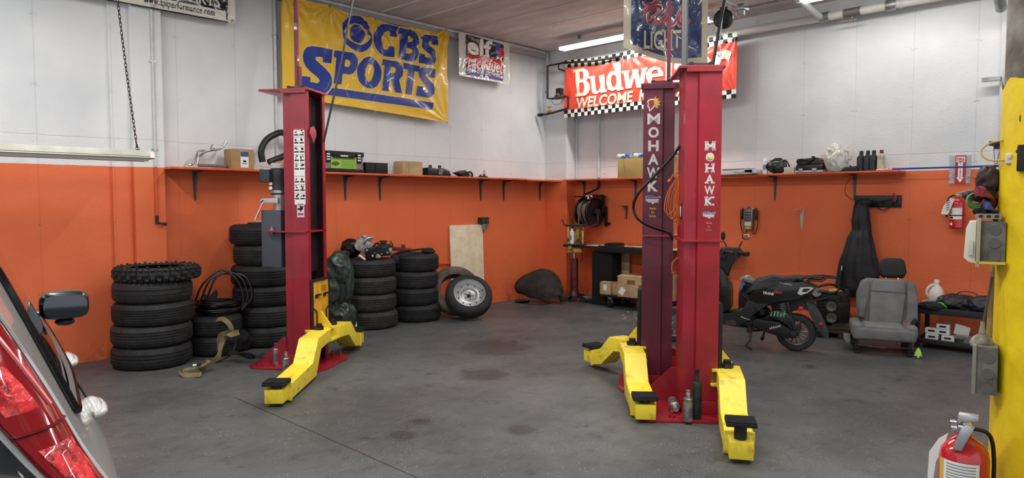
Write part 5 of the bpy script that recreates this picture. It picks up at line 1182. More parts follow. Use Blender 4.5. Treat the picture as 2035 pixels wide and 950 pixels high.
wstrap([(430, 636, 6.5), (440, 634, 6.45), (452, 640, 6.4), (460, 655, 6.38), (450, 662, 6.36), (437, 668, 6.3), (432, 685, 6.25), (434, 703, 6.2), (424, 718, 6.15), (408, 722, 6.1), (400, 738, 6.03), (385, 745, 5.98), (365, 742, 5.98)], .05, 'olive webbing strap trailing onto the floor right of the left tyre stack')
wstrap([(475, 660, 6.3), (462, 664, 6.25), (446, 672, 6.2), (438, 690, 6.15), (436, 706, 6.1), (420, 722, 6.02), (405, 732, 5.98), (380, 733, 5.95), (362, 738, 5.95), (372, 746, 5.9), (400, 744, 5.9)], .05, 'second olive strap crossing the first and ending nearest the camera')
wstrap([(455, 700, 6.5), (480, 705, 6.4), (510, 708, 6.35), (540, 704, 6.35)], .06, 'black strap lying flat on the floor toward the left lift base', mat('black_nylon', (30, 30, 32)))
# pump on the top of the tall tyre stack
pB = Vector((cB.x, cB.y, zB)); t = thing('foot_pedal_unit', 'small grey steel pedal unit resting on top of the tall tyre stack', 'tool', pB+Vector((.0, -.12, 0)), facing(cB))
b = B(); b.box((-.12, 0, .012), (.20, .12, .02), bev=.003); part(b, 'base', BLKM, t)
b = B(); b.box((-.08, -.02, .032), (.16, .06, .02), bev=.003); part(b, 'plate', STL, t)
# ================================================================== RIGHT WALL
RZ = -PI/2
def wt(name, label, cat, px, py, X=XR, group=None, z=None):
    q = WR(px, py, X); return thing(name, label, cat, (X, q.y, q.z if z is None else z), RZ, group)
def wy(px, X=8.3): return -WR(px, 345, X).y      # local x on a frame at y=0
# hose reel
t = wt('hose_reel', 'black hose reel with brown air hose on the right wall by the corner', 'hose reel', 1171, 422, 8.25)
HB = mat('brown_rubber_hose', (98, 76, 70), .55)
for s, nm in ((-.11, 'side_disc'), (.11, 'side_disc')):
    b = B(); b.lathe([(.035, -.006), (.205, -.006), (.215, -.012), (.22, 0), (.215, .012), (.205, .006), (.035, .006)], (s, 0, 0), (1, 0, 0), n=40, closed=True); o = part(b, nm, BLK, t)
    b = B(); sx = s+(.008 if s > 0 else -.008)
    for k in range(16): a = 2*PI*k/16; b.cyl((sx-.001, .165*math.cos(a), .165*math.sin(a)), (sx+.001, .165*math.cos(a), .165*math.sin(a)), .012, n=8)
    b.lathe([(.10, -.002), (.112, 0), (.10, .002)], (sx, 0, 0), (1, 0, 0), n=28, closed=True); part(b, 'disc_rim_holes', DKM, o)
b = B(); b.cyl((-.12, 0, 0), (.16, 0, 0), .035); b.cyl((.13, 0, 0), (.17, 0, 0), .055); part(b, 'hub', DKM, t)
for k in range(7):
    r = .165+.012*(k % 3); x = -.085+.028*k; b = B(); b.tube([(x+.01*math.sin(2*a), r*math.cos(a)*1.02, r*math.sin(a)-(.02 if k > 3 else 0)) for a in [2*PI*j/14 for j in range(14)]], .014, n=8, closed=True); part(b, 'hose_turn', HB, t)
b = B(); b.box((0, .03, .235), (.34, .34, .02), bev=.003); b.box((.14, .02, .25), (.16, .10, .03), bev=.004); b.box((.16, .13, .12), (.02, .05, .26)); b.box((.16, .2, -.06), (.02, .05, .3)); b.box((.19, .2, -.17), (.06, .06, .04)); b.box((-.14, .13, .12), (.02, .05, .24)); part(b, 'frame', BLK, t)
b = B(); b.box((.09, -.145, .22), (.02, .004, .05)); b.box((.07, -.145, .245), (.05, .004, .014)); b.box((.15, -.145, .24), (.03, .004, .02)); part(b, 'stickers', PAPER, t, 0)
b = B(); b.tube([(-.05, -.19, .05), (-.04, -.2, -.12), (-.05, -.2, -.30), (-.02, -.18, -.42), (.04, -.15, -.50)], .014, n=8); part(b, 'hanging_hose', HB, t)
b = B(); b.tube([(-.03, -.19, -.18), (-.12, -.2, -.20), (-.17, -.18, -.22), (-.18, -.16, -.10), (-.16, -.17, .0)], .013, n=8); part(b, 'loose_loop', HB, t)
# bench board, cabinet, leg
b = B(); b.box((0, 0, 0), (2.62, .52, .028), bev=.002); o = one(b, 'bench_board', mat('worn_white_board', (206, 196, 178), .5, c2=(150, 138, 120), vs=6), 'long thin worktop board on the right wall behind the lift posts', 'worktop', (8.235, 5.34, .838), RZ)
b = B(); b.box((0, 0, 0), (2.63, .004, .034)); eb = b.build('edge_band', BLK, o); eb.location = (0, -.262, 0)
p = G(1210, 606); ca = facing(p)
t = thing('speaker_cabinet', 'tall black box standing under the worktop in the far corner', 'cabinet', (8.22, 6.03, 0), RZ+.25)
b = B(); b.box((0, 0, .39), (.32, .36, .78), bev=.01); part(b, 'carcass', mat('black_carpeted_box', (18, 18, 19), .9, bump=.4, bs=300), t)
b = B(); b.box((0, -.184, .39), (.29, .008, .74), bev=.003); part(b, 'front_panel', mat('black_cloth_front', (24, 24, 25), .95), t)
for sx in (-1, 1):
    b = B(); b.box((sx*.165, 0, .5), (.008, .14, .05), bev=.002); part(b, 'handle', BLKM, t)
t = wt('black_case', 'flat black case lying on the worktop above the black cabinet', 'case', 1221, 489, 8.12, z=.853)
b = B(); b.box((0, 0, .02), (.2, .22, .04), bev=.006); part(b, 'body', BLK, t); b = B(); b.box((.25, -.14, -.03), (.85, .03, .09), bev=.004); b.box((.01, 0, .046), (.16, .2, .014), bev=.003); part(b, 'flap', BLKM, t)
b = B(); b.box((0, 0, .41), (.13, .04, .82), bev=.002); one(b, 'timber_leg', mat('pale_timber', (196, 166, 130), .7, c2=(170, 136, 100), vs=6), 'pale timber upright supporting the worktop beside the black cabinet', 'post', (8.42, WR(1243, 550, 8.42).y, 0), RZ)
# dolly and boxes
t = thing('wheeled_dolly', 'low black wheeled dolly carrying cardboard boxes under the worktop', 'dolly', (8.16, 5.35, 0), RZ)
b = B(); b.box((0, 0, .165), (1.15, .50, .03), bev=.004); part(b, 'platform', BLKM, t)
for sx in (-.42, .45):
    for sy in (-.2, .2):
        b = B(); b.box((sx, sy, .135), (.06, .06, .03), bev=.003); b.box((sx-.025, sy, .095), (.005, .05, .07)); b.box((sx+.025, sy, .095), (.005, .05, .07)); cst = part(b, 'caster', GAL, t)
        b = B(); b.lathe([(.02, -.018), (.052, -.018), (.06, -.012), (.06, .012), (.052, .018), (.02, .018)], (sx, sy, .06), (1, 0, 0), n=24, closed=True); part(b, 'wheel', BLKM, cst)
def fbox(label, x, y, z, w_, d_, h_, rz, M=CARD2, lab=None):
    t = thing('cardboard_box', label, 'box', (8.16+y, 5.35-x, z), RZ+rz, 'boxes on the dolly')
    b = B(); b.box((0, 0, h_/2), (w_, d_, h_), bev=.004); part(b, 'carton', M, t)
    b = B(); b.box((-w_*.02, -d_*.25, h_+.012), (w_, d_*.5, .004), Matrix.Rotation(.10, 3, 'X')); b.box((0, d_*.27, h_+.004), (w_*.98, d_*.45, .004)); part(b, 'flap', M, t)
    if lab:
        b = B()
        for (u, v, a, c, r) in lab: b.box((u, -d_/2-.0015, v), (a, .001, c), Matrix.Rotation(r, 3, 'Y'))
        part(b, 'label', PAPER, t, 0)
    return t
fbox('small cardboard box with white label at the left end of the dolly', -.50, -.14, .182, .17, .2, .16, .1, lab=[(.0, .10, .06, .08, 0)])
fbox('second small cardboard box tucked against the large one on the dolly', -.34, -.08, .182, .14, .2, .16, .1, lab=[(.03, .09, .03, .06, 0)])
tb = fbox('large open cardboard box in the middle of the dolly', -.05, -.10, .182, .42, .34, .28, .12, lab=[(-.14, .08, .08, .10, .5)])
b = B(); b.box((.0, -.1725, .21), (.12, .001, .06)); part(b, 'hand_hole', mat('cardboard_shadow_brown', (120, 92, 62), .8), tb, 0)
fbox('cardboard box at the right end of the dolly between the two lift posts', .42, -.08, .182, .32, .3, .36, -.05)
# spilled wood chips
t = props(B().build('sawdust', PAPER), 'pale wood shavings on the floor below the dolly', 'sawdust', None, 'stuff'); b = B()
for k in range(70):
    p = G(1255+rnd.uniform(-18, 95), 628+rnd.gauss(0, 4)); b.box((p.x, p.y, .003), (rnd.uniform(.01, .03), .006, .004), Matrix.Rotation(rnd.uniform(0, 3), 3, 'Z'))
b.bm.to_mesh(t.data); b.bm.free(); t.data.materials.clear(); t.data.materials.append(mat('pale_shavings', (206, 180, 140), .8))
# transmission jack
p = G(1128, 603); p = Vector((8.02, 6.47, 0)); t = thing('transmission_jack', 'maroon and yellow transmission jack standing in the far corner', 'jack', p, facing(p)); kj = ppm(p)
J = lambda x, y, dy=0: Vector(((x-1128)/kj, dy, (603-y)/kj))
MA = mat('maroon_jack_enamel', (92, 34, 42), .4, var=.3, vs=12); YJ = mat('chipped_yellow_enamel', (190, 152, 56), .5, c2=(70, 56, 40), vs=16, sharp=(.38, .5))
b = B(); b.cyl(J(1127, 583), J(1127, 516), .062, .058, n=20); b.cyl(J(1127, 590), J(1127, 580), .085, .065); part(b, 'hydraulic_body', MA, t)
b = B(); b.cyl(J(1127, 517), J(1127, 505), .022); part(b, 'ram', CHR, t)
b = B(); 
for (x, dy) in ((1100, -.1), (1150, -.05), (1118, .2), (1160, .15)): b.tube([J(1127, 588), J((x+1127)/2, 592, dy/2), J(x, 600, dy)], .03, n=8, flat=.7)
part(b, 'foot_legs', BLKM, t)
b = B(); b.box(J(1160, 596, .05), (.42, .06, .07), bev=.006); part(b, 'cross_bar', mat('grey_worn_steel', (112, 108, 104), .5, .5), t)
b = B(); b.box(J(1162, 600, -.05), (.16, .09, .06), bev=.01); part(b, 'foot_pedal', BLKM, t)
b = B(); b.box(J(1127, 500), (.22, .12, .06), bev=.01); b.box(J(1118, 494), (.06, .14, .07), bev=.01); b.box(J(1138, 496), (.05, .1, .09), bev=.01); b.cyl(J(1113, 500, 0), J(1142, 500, 0), .028); part(b, 'tilt_head', YJ, t)
for y_, w_ in ((488, .29), (450, .27)):
    b = B(); b.box(J(1129, y_), (w_, .20, .018), bev=.003); b.box(J(1129, y_, -.10), (w_+.04, .02, .03), bev=.003); part(b, 'saddle_plate', DKM, t)
for x, dy in ((1115, -.08), (1117, .08), (1143, -.08), (1141, .08)):
    b = B(); b.box(J(x, 469, dy), (.030, .03, .28), bev=.002); part(b, 'saddle_upright', YJ, t)
b = B(); b.box(J(1131, 469, .0), (.07, .03, .28), bev=.002); part(b, 'centre_upright', YJ, t)
b = B(); b.tube([J(1120, 449, -.1), J(1107, 450, -.1), J(1103, 439, -.1)], .010, sm=False); b.tube([J(1122, 449, .05), J(1121, 438, .05)], .012, sm=False); b.tube([J(1135, 449), J(1160, 451, -.02), J(1172, 447, -.03), J(1172, 430, -.03)], .010); part(b, 'hook_arms', MA, t)
b = B(); b.tube([J(1141, 502, -.05), J(1143, 515, -.05), J(1139, 524, -.05)], .006); part(b, 'chain_tail', BLKM, t)
q = t.matrix_basis @ Vector((0, 0, 0)); M4 = Matrix.Translation(p) @ Matrix.Rotation(facing(p), 4, 'Z')
def spray(label, loc, h=.19, r=.032, c=(220, 220, 222), cap=WHT, g_='aerosol cans'):
    t = thing('aerosol_can', label, 'spray can', loc, RZ, g_); b = B(); b.lathe([(0, 0), (r, 0), (r, h*.80), (r*.6, h*.86), (r*.45, h*.88), (0, h*.88)], n=24); part(b, 'can', mat('can_'+str(c), c, .3, .2), t)
    b = B(); b.lathe([(r*.55, h*.86), (r*.55, h*.98), (r*.4, h), (0, h)], n=18); part(b, 'cap', cap, t)
    b = B(); b.box((0, -r-.0005, h*.40), (r*1.1, .002, h*.3)); part(b, 'label_print', mat('grey_print', (120, 124, 130), .5), t, 0); return t
spray('white spray can standing in the cage of the transmission jack', M4 @ (J(1122, 486.5, -.075)), .22, .036)
# leather roll
p = G(1078, 604); t = thing('welding_blanket', 'dark brown blanket rolled into a cone on the floor in the corner', 'blanket', (7.62, 6.72, 0), facing((7.62, 6.72, 0)))
b = B()
def cone(i, j):
    a = PI*(-.18+1.36*i)+.0; k = j; cx = .17-.22*k; cy = -.17+.30*k; r = .075+.20*k**.8; x = cx+r*math.cos(a)*(1.1 if math.cos(a) > 0 else 1.1+.35*k); z = max(.006, r*.82+r*math.sin(a)*(1.0 if math.cos(a) > 0 else 1-.35*abs(math.cos(a))*k))
    x += .02*noise.noise((i*4, j*3, 1)); z = z+.02*noise.noise((i*5, j*4, 9)) if z > .02 else z; return (x, cy+.02*noise.noise((i*3, j*6, 3)), z)
b.grid(cone, 36, 14); part(b, 'cone', mat('dark_brown_leather', (50, 42, 40), .8, var=.3, vs=10, bump=.4, bs=90), t, 60)
b = B()
def tail(i, j):
    return (-.22-.22*i+.0*j, -.12+.34*j+.1*i*(1-j), .008+.05*(1-i)*(1-j)+.012*noise.noise((i*3, j*4, 2)))
b.grid(tail, 10, 10); b.grid(lambda i, j: (.0-.25*i+.08*j, -.22+.12*j, .006+.01*noise.noise((i*4, j*2, 5))), 10, 6); part(b, 'tail_flap', MATS['dark_brown_leather'], t, 60)
for nm in ('cone', 'tail_flap'):
    pass
for ch in t.children:
    md = ch.modifiers.new('thickness', 'SOLIDIFY'); md.thickness = .008; md.offset = 0
# ---------------- shelf items (right)
def ws(name, label, cat, pxa, pxb, X=8.28, group=None, rz=0.0):
    a, c = WR(pxa, 345, X), WR(pxb, 345, X); return thing(name, label, cat, (X, (a.y+c.y)/2, SHZ), RZ+rz, group), abs(a.y-c.y)
t, W = ws('cardboard_carton', 'large tan cardboard carton on the right shelf behind the middle lift post', 'box', 1238, 1345, 8.34)
b = B(); b.box((0, 0, .135), (W, .26, .27), bev=.003); part(b, 'carton', mat('tan_carton', (190, 158, 98), .8, var=.06, vs=4), t); b = B(); b.box((-.32, -.132, .13), (.004, .002, .26), Matrix.Rotation(-.15, 3, 'Y')); part(b, 'crease', mat('crease_brown', (140, 112, 66), .8), t, 0)
t, W = ws('wrapped_roll', 'blue and white plastic-wrapped roll lying on top of the tan carton', 'roll', 1231, 1352, 8.28)
t.location.z = SHZ+.275
b = B(); n_ = 26; b.lathe([(.030+.006*noise.noise((i*1.7, 0, 0)), -W/2+W*i/n_) for i in range(n_+1)], (0, 0, .036), (1, 0, 0), n=18, cap=True); part(b, 'roll', mat('blue_white_wrap', (222, 228, 236), .25, c2=(52, 104, 176), vs=13, sharp=(.5, .54), coat=.5), t)
b = B(); b.blob((-W/2, 0, .036), (.09, .075, .07), .15, 3, 2, sub=3); part(b, 'twisted_end', mat('clear_wrap', (214, 222, 230), .2, coat=.5), t)
t, W = ws('flat_white_carton', 'flat white carton with dark lettering on the right shelf beside the red lift post', 'box', 1436, 1502, 8.24)
b = B(); b.box((0, 0, .025), (W, .20, .05), Matrix.Rotation(-.02, 3, 'Y'), bev=.002); part(b, 'carton', mat('white_carton', (206, 206, 204), .5), t)
b = B(); b.box((-.02, .02, .062), (W*.8, .16, .02), bev=.002); part(b, 'grey_lid', mat('grey_lid', (104, 106, 108), .5), t)
b = B(); squiggle(b, -.02, .014, .19, .024, 9, y=-.102); part(b, 'lettering', INK, t, 0)
b = B(); b.box((.20, -.02, .035), (.16, .16, .045), Matrix.Rotation(.12, 3, 'Y'), bev=.002); part(b, 'open_end', mat('silver_white', (190, 192, 194), .4), t)
spray('white spray can beside the alternator on the right shelf', (8.26, WR(1521, 340, 8.26).y, SHZ), .20, .034)
t, W = ws('alternator', 'dark grey alternator on the right shelf beside the white spray can', 'car part', 1529, 1562, 8.28)
b = B(); b.lathe([(0, -.10), (.05, -.10), (.075, -.085), (.082, -.04), (.086, -.035), (.086, .035), (.082, .04), (.07, .085), (.03, .09), (0, .09)], (0, 0, .088), (1, 0, 0), n=30); part(b, 'housing', mat('alternator_alloy', (92, 90, 86), .5, .6, c2=(40, 38, 36), vs=30, sharp=(.4, .55)), t)
b = B(); 
for i in range(5): b.lathe([(.03, -.004), (.052, -.004), (.052, .004), (.03, .004)], (-.112-.010*i, 0, .088), (1, 0, 0), n=24, closed=True)
b.cyl((-.16, 0, .088), (-.1, 0, .088), .03); part(b, 'pulley', OIL, t)
b = B()
for k in range(14): a = 2*PI*k/14; b.box((.0, .087*math.cos(a), .088+.087*math.sin(a)), (.10, .012, .008), Matrix.Rotation(a, 3, 'X'))
part(b, 'fins', DKM, t)
b = B(); b.tube([(.06, -.04, .14), (.12, -.05, .15), (.16, -.05, .08), (.17, -.03, .04)], .008); b.box((0, -.0, .175), (.07, .04, .025), bev=.004); part(b, 'terminal_lead', BLKM, t)
t, W = ws('striped_packet', 'small white packet with green stripes on the right shelf', 'packet', 1561, 1580, 8.25)
b = B(); b.box((0, 0, .035), (W, .09, .07), bev=.003); part(b, 'packet', mat('off_white_card', (214, 214, 202), .6), t)
b = B(); 
for k in range(5): b.box((-W*.35+W*.17*k, -.0455, .036), (W*.06, .001, .066))
part(b, 'green_stripes', mat('sage_green', (120, 146, 112), .6), t, 0)
t, W = ws('power_tool_case', 'black moulded tool case with straps on a pale tray on the right shelf', 'tool case', 1587, 1641, 8.28)
b = B(); b.box((0, 0, .012), (W*1.02, .2, .022), bev=.004); part(b, 'pale_tray', mat('pale_tray', (184, 184, 190), .5), t)
b = B(); b.box((0, 0, .055), (W*.98, .2, .07), bev=.014); b.prism([(-W*.48, .09), (-W*.4, .15), (-W*.05, .165), (W*.25, .17), (W*.42, .14), (W*.48, .09)], .17, -.085, bev=.012); part(b, 'case', BLK, t)
b = B(); b.tube([(-W*.42, -.1, .11), (-W*.4, -.11, .145), (-W*.2, -.11, .15), (W*.05, -.10, .13), (W*.2, -.09, .17)], .011); b.tube([(-W*.4, -.1, .10), (-W*.1, -.105, .10), (W*.1, -.1, .14)], .010); b.cyl((W*.03, 0, .16), (W*.03, 0, .19), .02); part(b, 'strap', BLKM, t)
for sx in (-.3, .2):
    b = B(); b.box((W*sx, -.103, .03), (.05, .01, .03), bev=.003); part(b, 'latch', GAL, t)
t, W = ws('carrier_bag', 'white plastic carrier bag with red lettering standing on the right shelf', 'bag', 1641, 1683, 8.27)
PBM = mat('white_carrier_plastic', (208, 206, 200), .25, c2=(178, 176, 168), vs=7, coat=.3)
b = B(); b.blob((0, 0, .125), (W*1.0, .22, .28), .13, 1.8, 11, sub=5, fold=True, flat=-.124); b.blob((-.02, 0, .22), (W*.62, .15, .20), .16, 2.4, 12, sub=4, fold=True)
b.blob((.11, -.02, .19), (.05, .03, .20), .1, 3, 1, sub=3); part(b, 'bag', PBM, t, 60)
b = B(); b.tube([(.09, -.03, .25), (.15, -.03, .22), (.17, -.03, .15), (.15, -.03, .13)], .009, flat=.4); part(b, 'handle_loop', PBM, t)
REDP = mat('carrier_red_print', (190, 34, 44), .4)
for k, (u, z_, wq) in enumerate(((-.10, .17, .055), (-.105, .135, .06), (-.11, .10, .055), (-.115, .065, .05), (.07, .20, .045), (.08, .165, .05))):
    b = B(); squiggle(b, u-wq/2, z_, wq, .028, 4, y=-.150+.35*abs(u)**1.5, seed=k); part(b, 'red_lettering', REDP, t, 0)
t, W = ws('black_battery_pack', 'flat black plastic pack lying between the carrier bag and the oil bottles', 'car part', 1682, 1708, 8.27)
b = B(); b.prism([(-W/2-.05, 0), (-W/2, .045), (W*.5, .06), (W*.5, 0)], .14, -.07, bev=.006); b.cyl((-.02, -.03, .05), (-.02, -.03, .065), .012); part(b, 'body', BLK, t)
def bottle(label, px, M, cap, clear=False):
    y = WR(px, 340, 8.28).y; t = thing('oil_bottle', label, 'bottle', (8.28, y, SHZ), RZ, 'oil bottles on the right shelf')
    b = B(); H = .205; r0, r1 = .034, .055
    def ring(z, a, c_): return [b.v((a*math.copysign(abs(math.cos(q))**.5, math.cos(q)), c_*math.copysign(abs(math.sin(q))**.5, math.sin(q)), z)) for q in [2*PI*i/24 for i in range(24)]]
    b.skin([ring(z, a, c_) for z, a, c_ in ((0, .034, .055), (.004, .037, .058), (.13, .037, .058), (.155, .035, .052), (.175, .022, .026), (.185, .017, .017), (.20, .017, .017))]); part(b, 'body', M, t)
    b = B(); b.lathe([(0, .225), (.019, .225), (.021, .19), (.0, .19)], n=20); part(b, 'cap', cap, t)
    b = B(); b.box((0, -.0575, .075), (.05, .002, .09)); part(b, 'label_panel', mat('dull_label', (40, 40, 42), .5) if not clear else mat('pale_label', (196, 188, 160), .5), t, 0)
BO = mat('black_bottle', (26, 26, 28), .35)
bottle('black oil bottle, leftmost of the three on the right shelf', 1711, BO, BLK); bottle('black oil bottle in the middle of the three on the right shelf', 1724, BO, BLK); bottle('black oil bottle next to the pale bottle on the right shelf', 1736, BO, BLK)
bottle('pale translucent bottle with dark red cap at the right of the black bottles', 1751, mat('cloudy_bottle', (196, 190, 170), .3, c2=(150, 140, 118), vs=10), mat('dark_red_cap', (110, 36, 40), .4), True)
q0 = WR(1785, 348, 8.22)
t = thing('blue_rod', 'thin blue rod running along the wall from the shelf end toward the pillar', 'rod', (8.22, q0.y+.02, SHZ+.012), RZ)
b = B(); b.cyl((-.04, 0, 0), (1.2, 0, -.0), .010, n=12); part(b, 'rod', mat('blue_enamel', (46, 58, 150), .35), t)
b = B(); b.cyl((-.2, .0, -.006), (-.03, 0, 0), .006, .009); b.lathe([(0, 0), (.014, 0), (.014, .03), (0, .03)], (-.07, 0, .0), n=12); part(b, 'white_tip', mat('pale_pink_tip', (214, 196, 196), .4), t)
# red wire to coat rail
line('red_wire', [WR(1692, 351, 8.2), WR(1681, 368, 8.4), WR(1680, 385, 8.47), WR(1693, 397, 8.47)], .0035, mat('dark_red_wire', (120, 28, 28), .5), 'thin dark red wire hanging from the right shelf beside the coat rail', 'wire')
# coat rail
a, c = WR(1700, 388), WR(1792, 412); Wb = a.y-c.y
t = thing('coat_rail', 'black board with hooks and a chain on the right wall above the car seat', 'coat rail', (8.5, (a.y+c.y)/2, 1.50), RZ)
b = B(); b.box((0, -.012, 0), (Wb, .022, .135), bev=.002); part(b, 'board', mat('black_board', (20, 20, 21), .4), t)
for u in (-.44, -.2, .12, .38):
    b = B(); b.tube([(Wb*u, -.02, .0), (Wb*u, -.06, -.03), (Wb*u, -.07, .0)], .006, sm=False); b.cyl((Wb*u, -.022, .05), (Wb*u, -.026, .05), .006); part(b, 'hook', DKM, t)
b = B(); chain(b, [(-.02, -.05, -.02), (.02, -.05, -.08), (.07, -.05, -.10), (.13, -.05, -.07), (.17, -.05, .0), (.19, -.05, .03)], .0035, .024); chain(b, [(-.05, -.05, -.01), (.06, -.05, .0), (.16, -.05, .03)], .003, .022); part(b, 'chain', DKM, t)
b = B(); b.box((.19, -.05, .03), (.03, .03, .08), Matrix.Rotation(.2, 3, 'Y'), bev=.004); b.cyl((.18, -.05, .03), (.17, -.05, .095), .008); part(b, 'red_grab_hook', mat('rusty_red_hook', (120, 44, 36), .5), t)
# jacket
t = thing('black_jacket', 'black hooded jacket hanging from the coat rail by its neck', 'jacket', (8.5, WR(1712, 405, 8.4).y, 0), RZ)
JK = mat('black_quilted_nylon', (30, 31, 36), .6, bump=.3, bs=40, var=.2, vs=6); kjk = ppm((8.38, 2.55, 1))
def JR(b, rows, dep=-.13, n=36, fr=5, amp=.10):
    rs = []
    for (y, xa, xb, d) in rows:
        z = CAMH+(400-y)/kjk; cx = ((xa+xb)/2-1712)/kjk; r = (xb-xa)/2/kjk; ring = []
        for i in range(n):
            a = 2*PI*i/n; k = 1+.09*math.sin(9*a+3*noise.noise((z*2.5, a*.5, cx)))+amp*noise.noise((math.cos(a)*2.0, math.sin(a)*2.0, z*fr*.6+cx))+amp*.7*noise.noise((math.cos(a)*5, math.sin(a)*5, z*fr*1.4))
            yy = dep+d*math.sin(a)*k; ring.append(b.v((cx+r*math.cos(a)*k, min(yy, -.012), z)))
        rs.append(ring)
    P = []
    b.skin(rs)
def interp(rows, n):
    out = []
    for i in range(n+1):
        y = rows[0][0]+(rows[-1][0]-rows[0][0])*i/n
        for a, c in zip(rows, rows[1:]):
            if a[0] <= y <= c[0]+1e-6: k = (y-a[0])/(c[0]-a[0]); out.append(tuple(a[j]+(c[j]-a[j])*k for j in range(4))); break
    return out
b = B(); JR(b, interp([(400, 1704, 1722, .05), (410, 1700, 1727, .08), (435, 1697, 1729, .09), (458, 1698, 1731, .08), (470, 1690, 1733, .11), (495, 1685, 1738, .12), (520, 1681, 1742, .13), (550, 1679, 1746, .13), (575, 1682, 1747, .12), (592, 1690, 1740, .08)], 44)); part(b, 'body', JK, t, 60)
b = B(); JR(b, interp([(462, 1696, 1706, .05), (490, 1688, 1704, .065), (520, 1677, 1697, .07), (550, 1672, 1690, .07), (580, 1669, 1688, .07), (592, 1674, 1686, .05)], 30), dep=-.15, n=20); part(b, 'sleeve', JK, t, 60)
b = B(); b.blob(((1718-1712)/kjk, -.12, CAMH-(402-400)/kjk), (.17, .12, .09), .15, 3, 4, sub=3); part(b, 'collar', JK, t, 60)
b = B(); b.box(((1686-1712)/kjk, -.24, CAMH-(534-400)/kjk), (.008, .004, .05)); part(b, 'zip_tag', PAPER, t, 0)
# battery tester
t = wt('battery_tester', 'grey battery tester with two clamp leads hanging on the right wall above the scooter', 'tester', 1491, 436, 8.49)
b = B(); b.box((0, -.035, 0), (.115, .06, .26), bev=.006); part(b, 'case', mat('brushed_tester_case', (118, 118, 116), .4, .5), t)
b = B()
for j in range(4):
    for i in range(3): b.box((-.03+.03*i, -.067, .09-.033*j), (.018, .004, .016))
part(b, 'switch_rows', INK, t, 0)
b = B(); b.box((-.0, -.067, -.055), (.085, .004, .05)); part(b, 'meter_dial', mat('pale_dial', (214, 216, 196), .4), t, 0); b = B(); b.box((0, -.067, -.105), (.07, .003, .03)); part(b, 'yellow_plate', mat('dull_yellow', (190, 180, 90), .5), t, 0)
for s in (-1, 1):
    b = B(); b.tube([(s*.035, -.03, -.13), (s*.05, -.03, -.18), (s*.09, -.03, -.16), (s*.115, -.03, -.05), (s*.10, -.03, .03)], .006); l_ = part(b, 'lead', BLK, t)
    b = B(); b.box((s*.10, -.035, .06), (.028, .03, .12), bev=.006); b.box((s*.085, -.035, .12), (.02, .02, .05), Matrix.Rotation(s*.3, 3, 'Y'), bev=.003); part(b, 'clamp', mat('clamp_dark', (48, 46, 46), .4, .4), l_)
b = B(); b.tube([(-.05, -.02, .13), (0, -.02, .165), (.05, -.02, .13)], .006); part(b, 'hanger', STL, t)
# fire extinguisher sign
t = wt('fire_extinguisher_sign', 'red arrow sign reading FIRE EXTINGUISHER on a clear plate on the right wall', 'sign', 1908, 337, 8.495)
b = B(); b.box((0, -.004, 0), (.195, .005, .30)); part(b, 'clear_plate', mat('clear_acrylic', (206, 210, 212), .15, alpha=.45, coat=.5), t, 0)
b = B(); b.box((.005, -.009, 0), (.095, .003, .295)); part(b, 'red_panel', mat('sign_red', (196, 32, 46), .3), t, 0)
b = B(); b.box((.005, -.0115, .105), (.08, .002, .055)); b.prism([(-.016, .085), (.026, .085), (.026, -.08), (.042, -.08), (.005, -.135), (-.032, -.08), (-.016, -.08)], 0, -.0125); ar = part(b, 'white_arrow', PAPER, t, 0)
b = B(); text(b, 'FIRE', -.030, .090, .07, .032, .03, y=-.0135); part(b, 'fire_word', mat('sign_red', (196, 32, 46)), ar, 0)
b = B()
for i, ch in enumerate('EXTINGUISHER'): text(b, ch, .005-.005, .066-.0135*i, .010, .0105, .02, y=-.0135)
part(b, 'extinguisher_word', INK, ar, 0)
for sx in (-1, 1):
    b = B(); b.box((sx*.072, -.008, -.09), (.045, .002, .10)); part(b, 'peeling_tape', mat('peeled_silver', (150, 150, 152), .4, c2=(190, 190, 190), vs=60, sharp=(.45, .5)), t, 0)
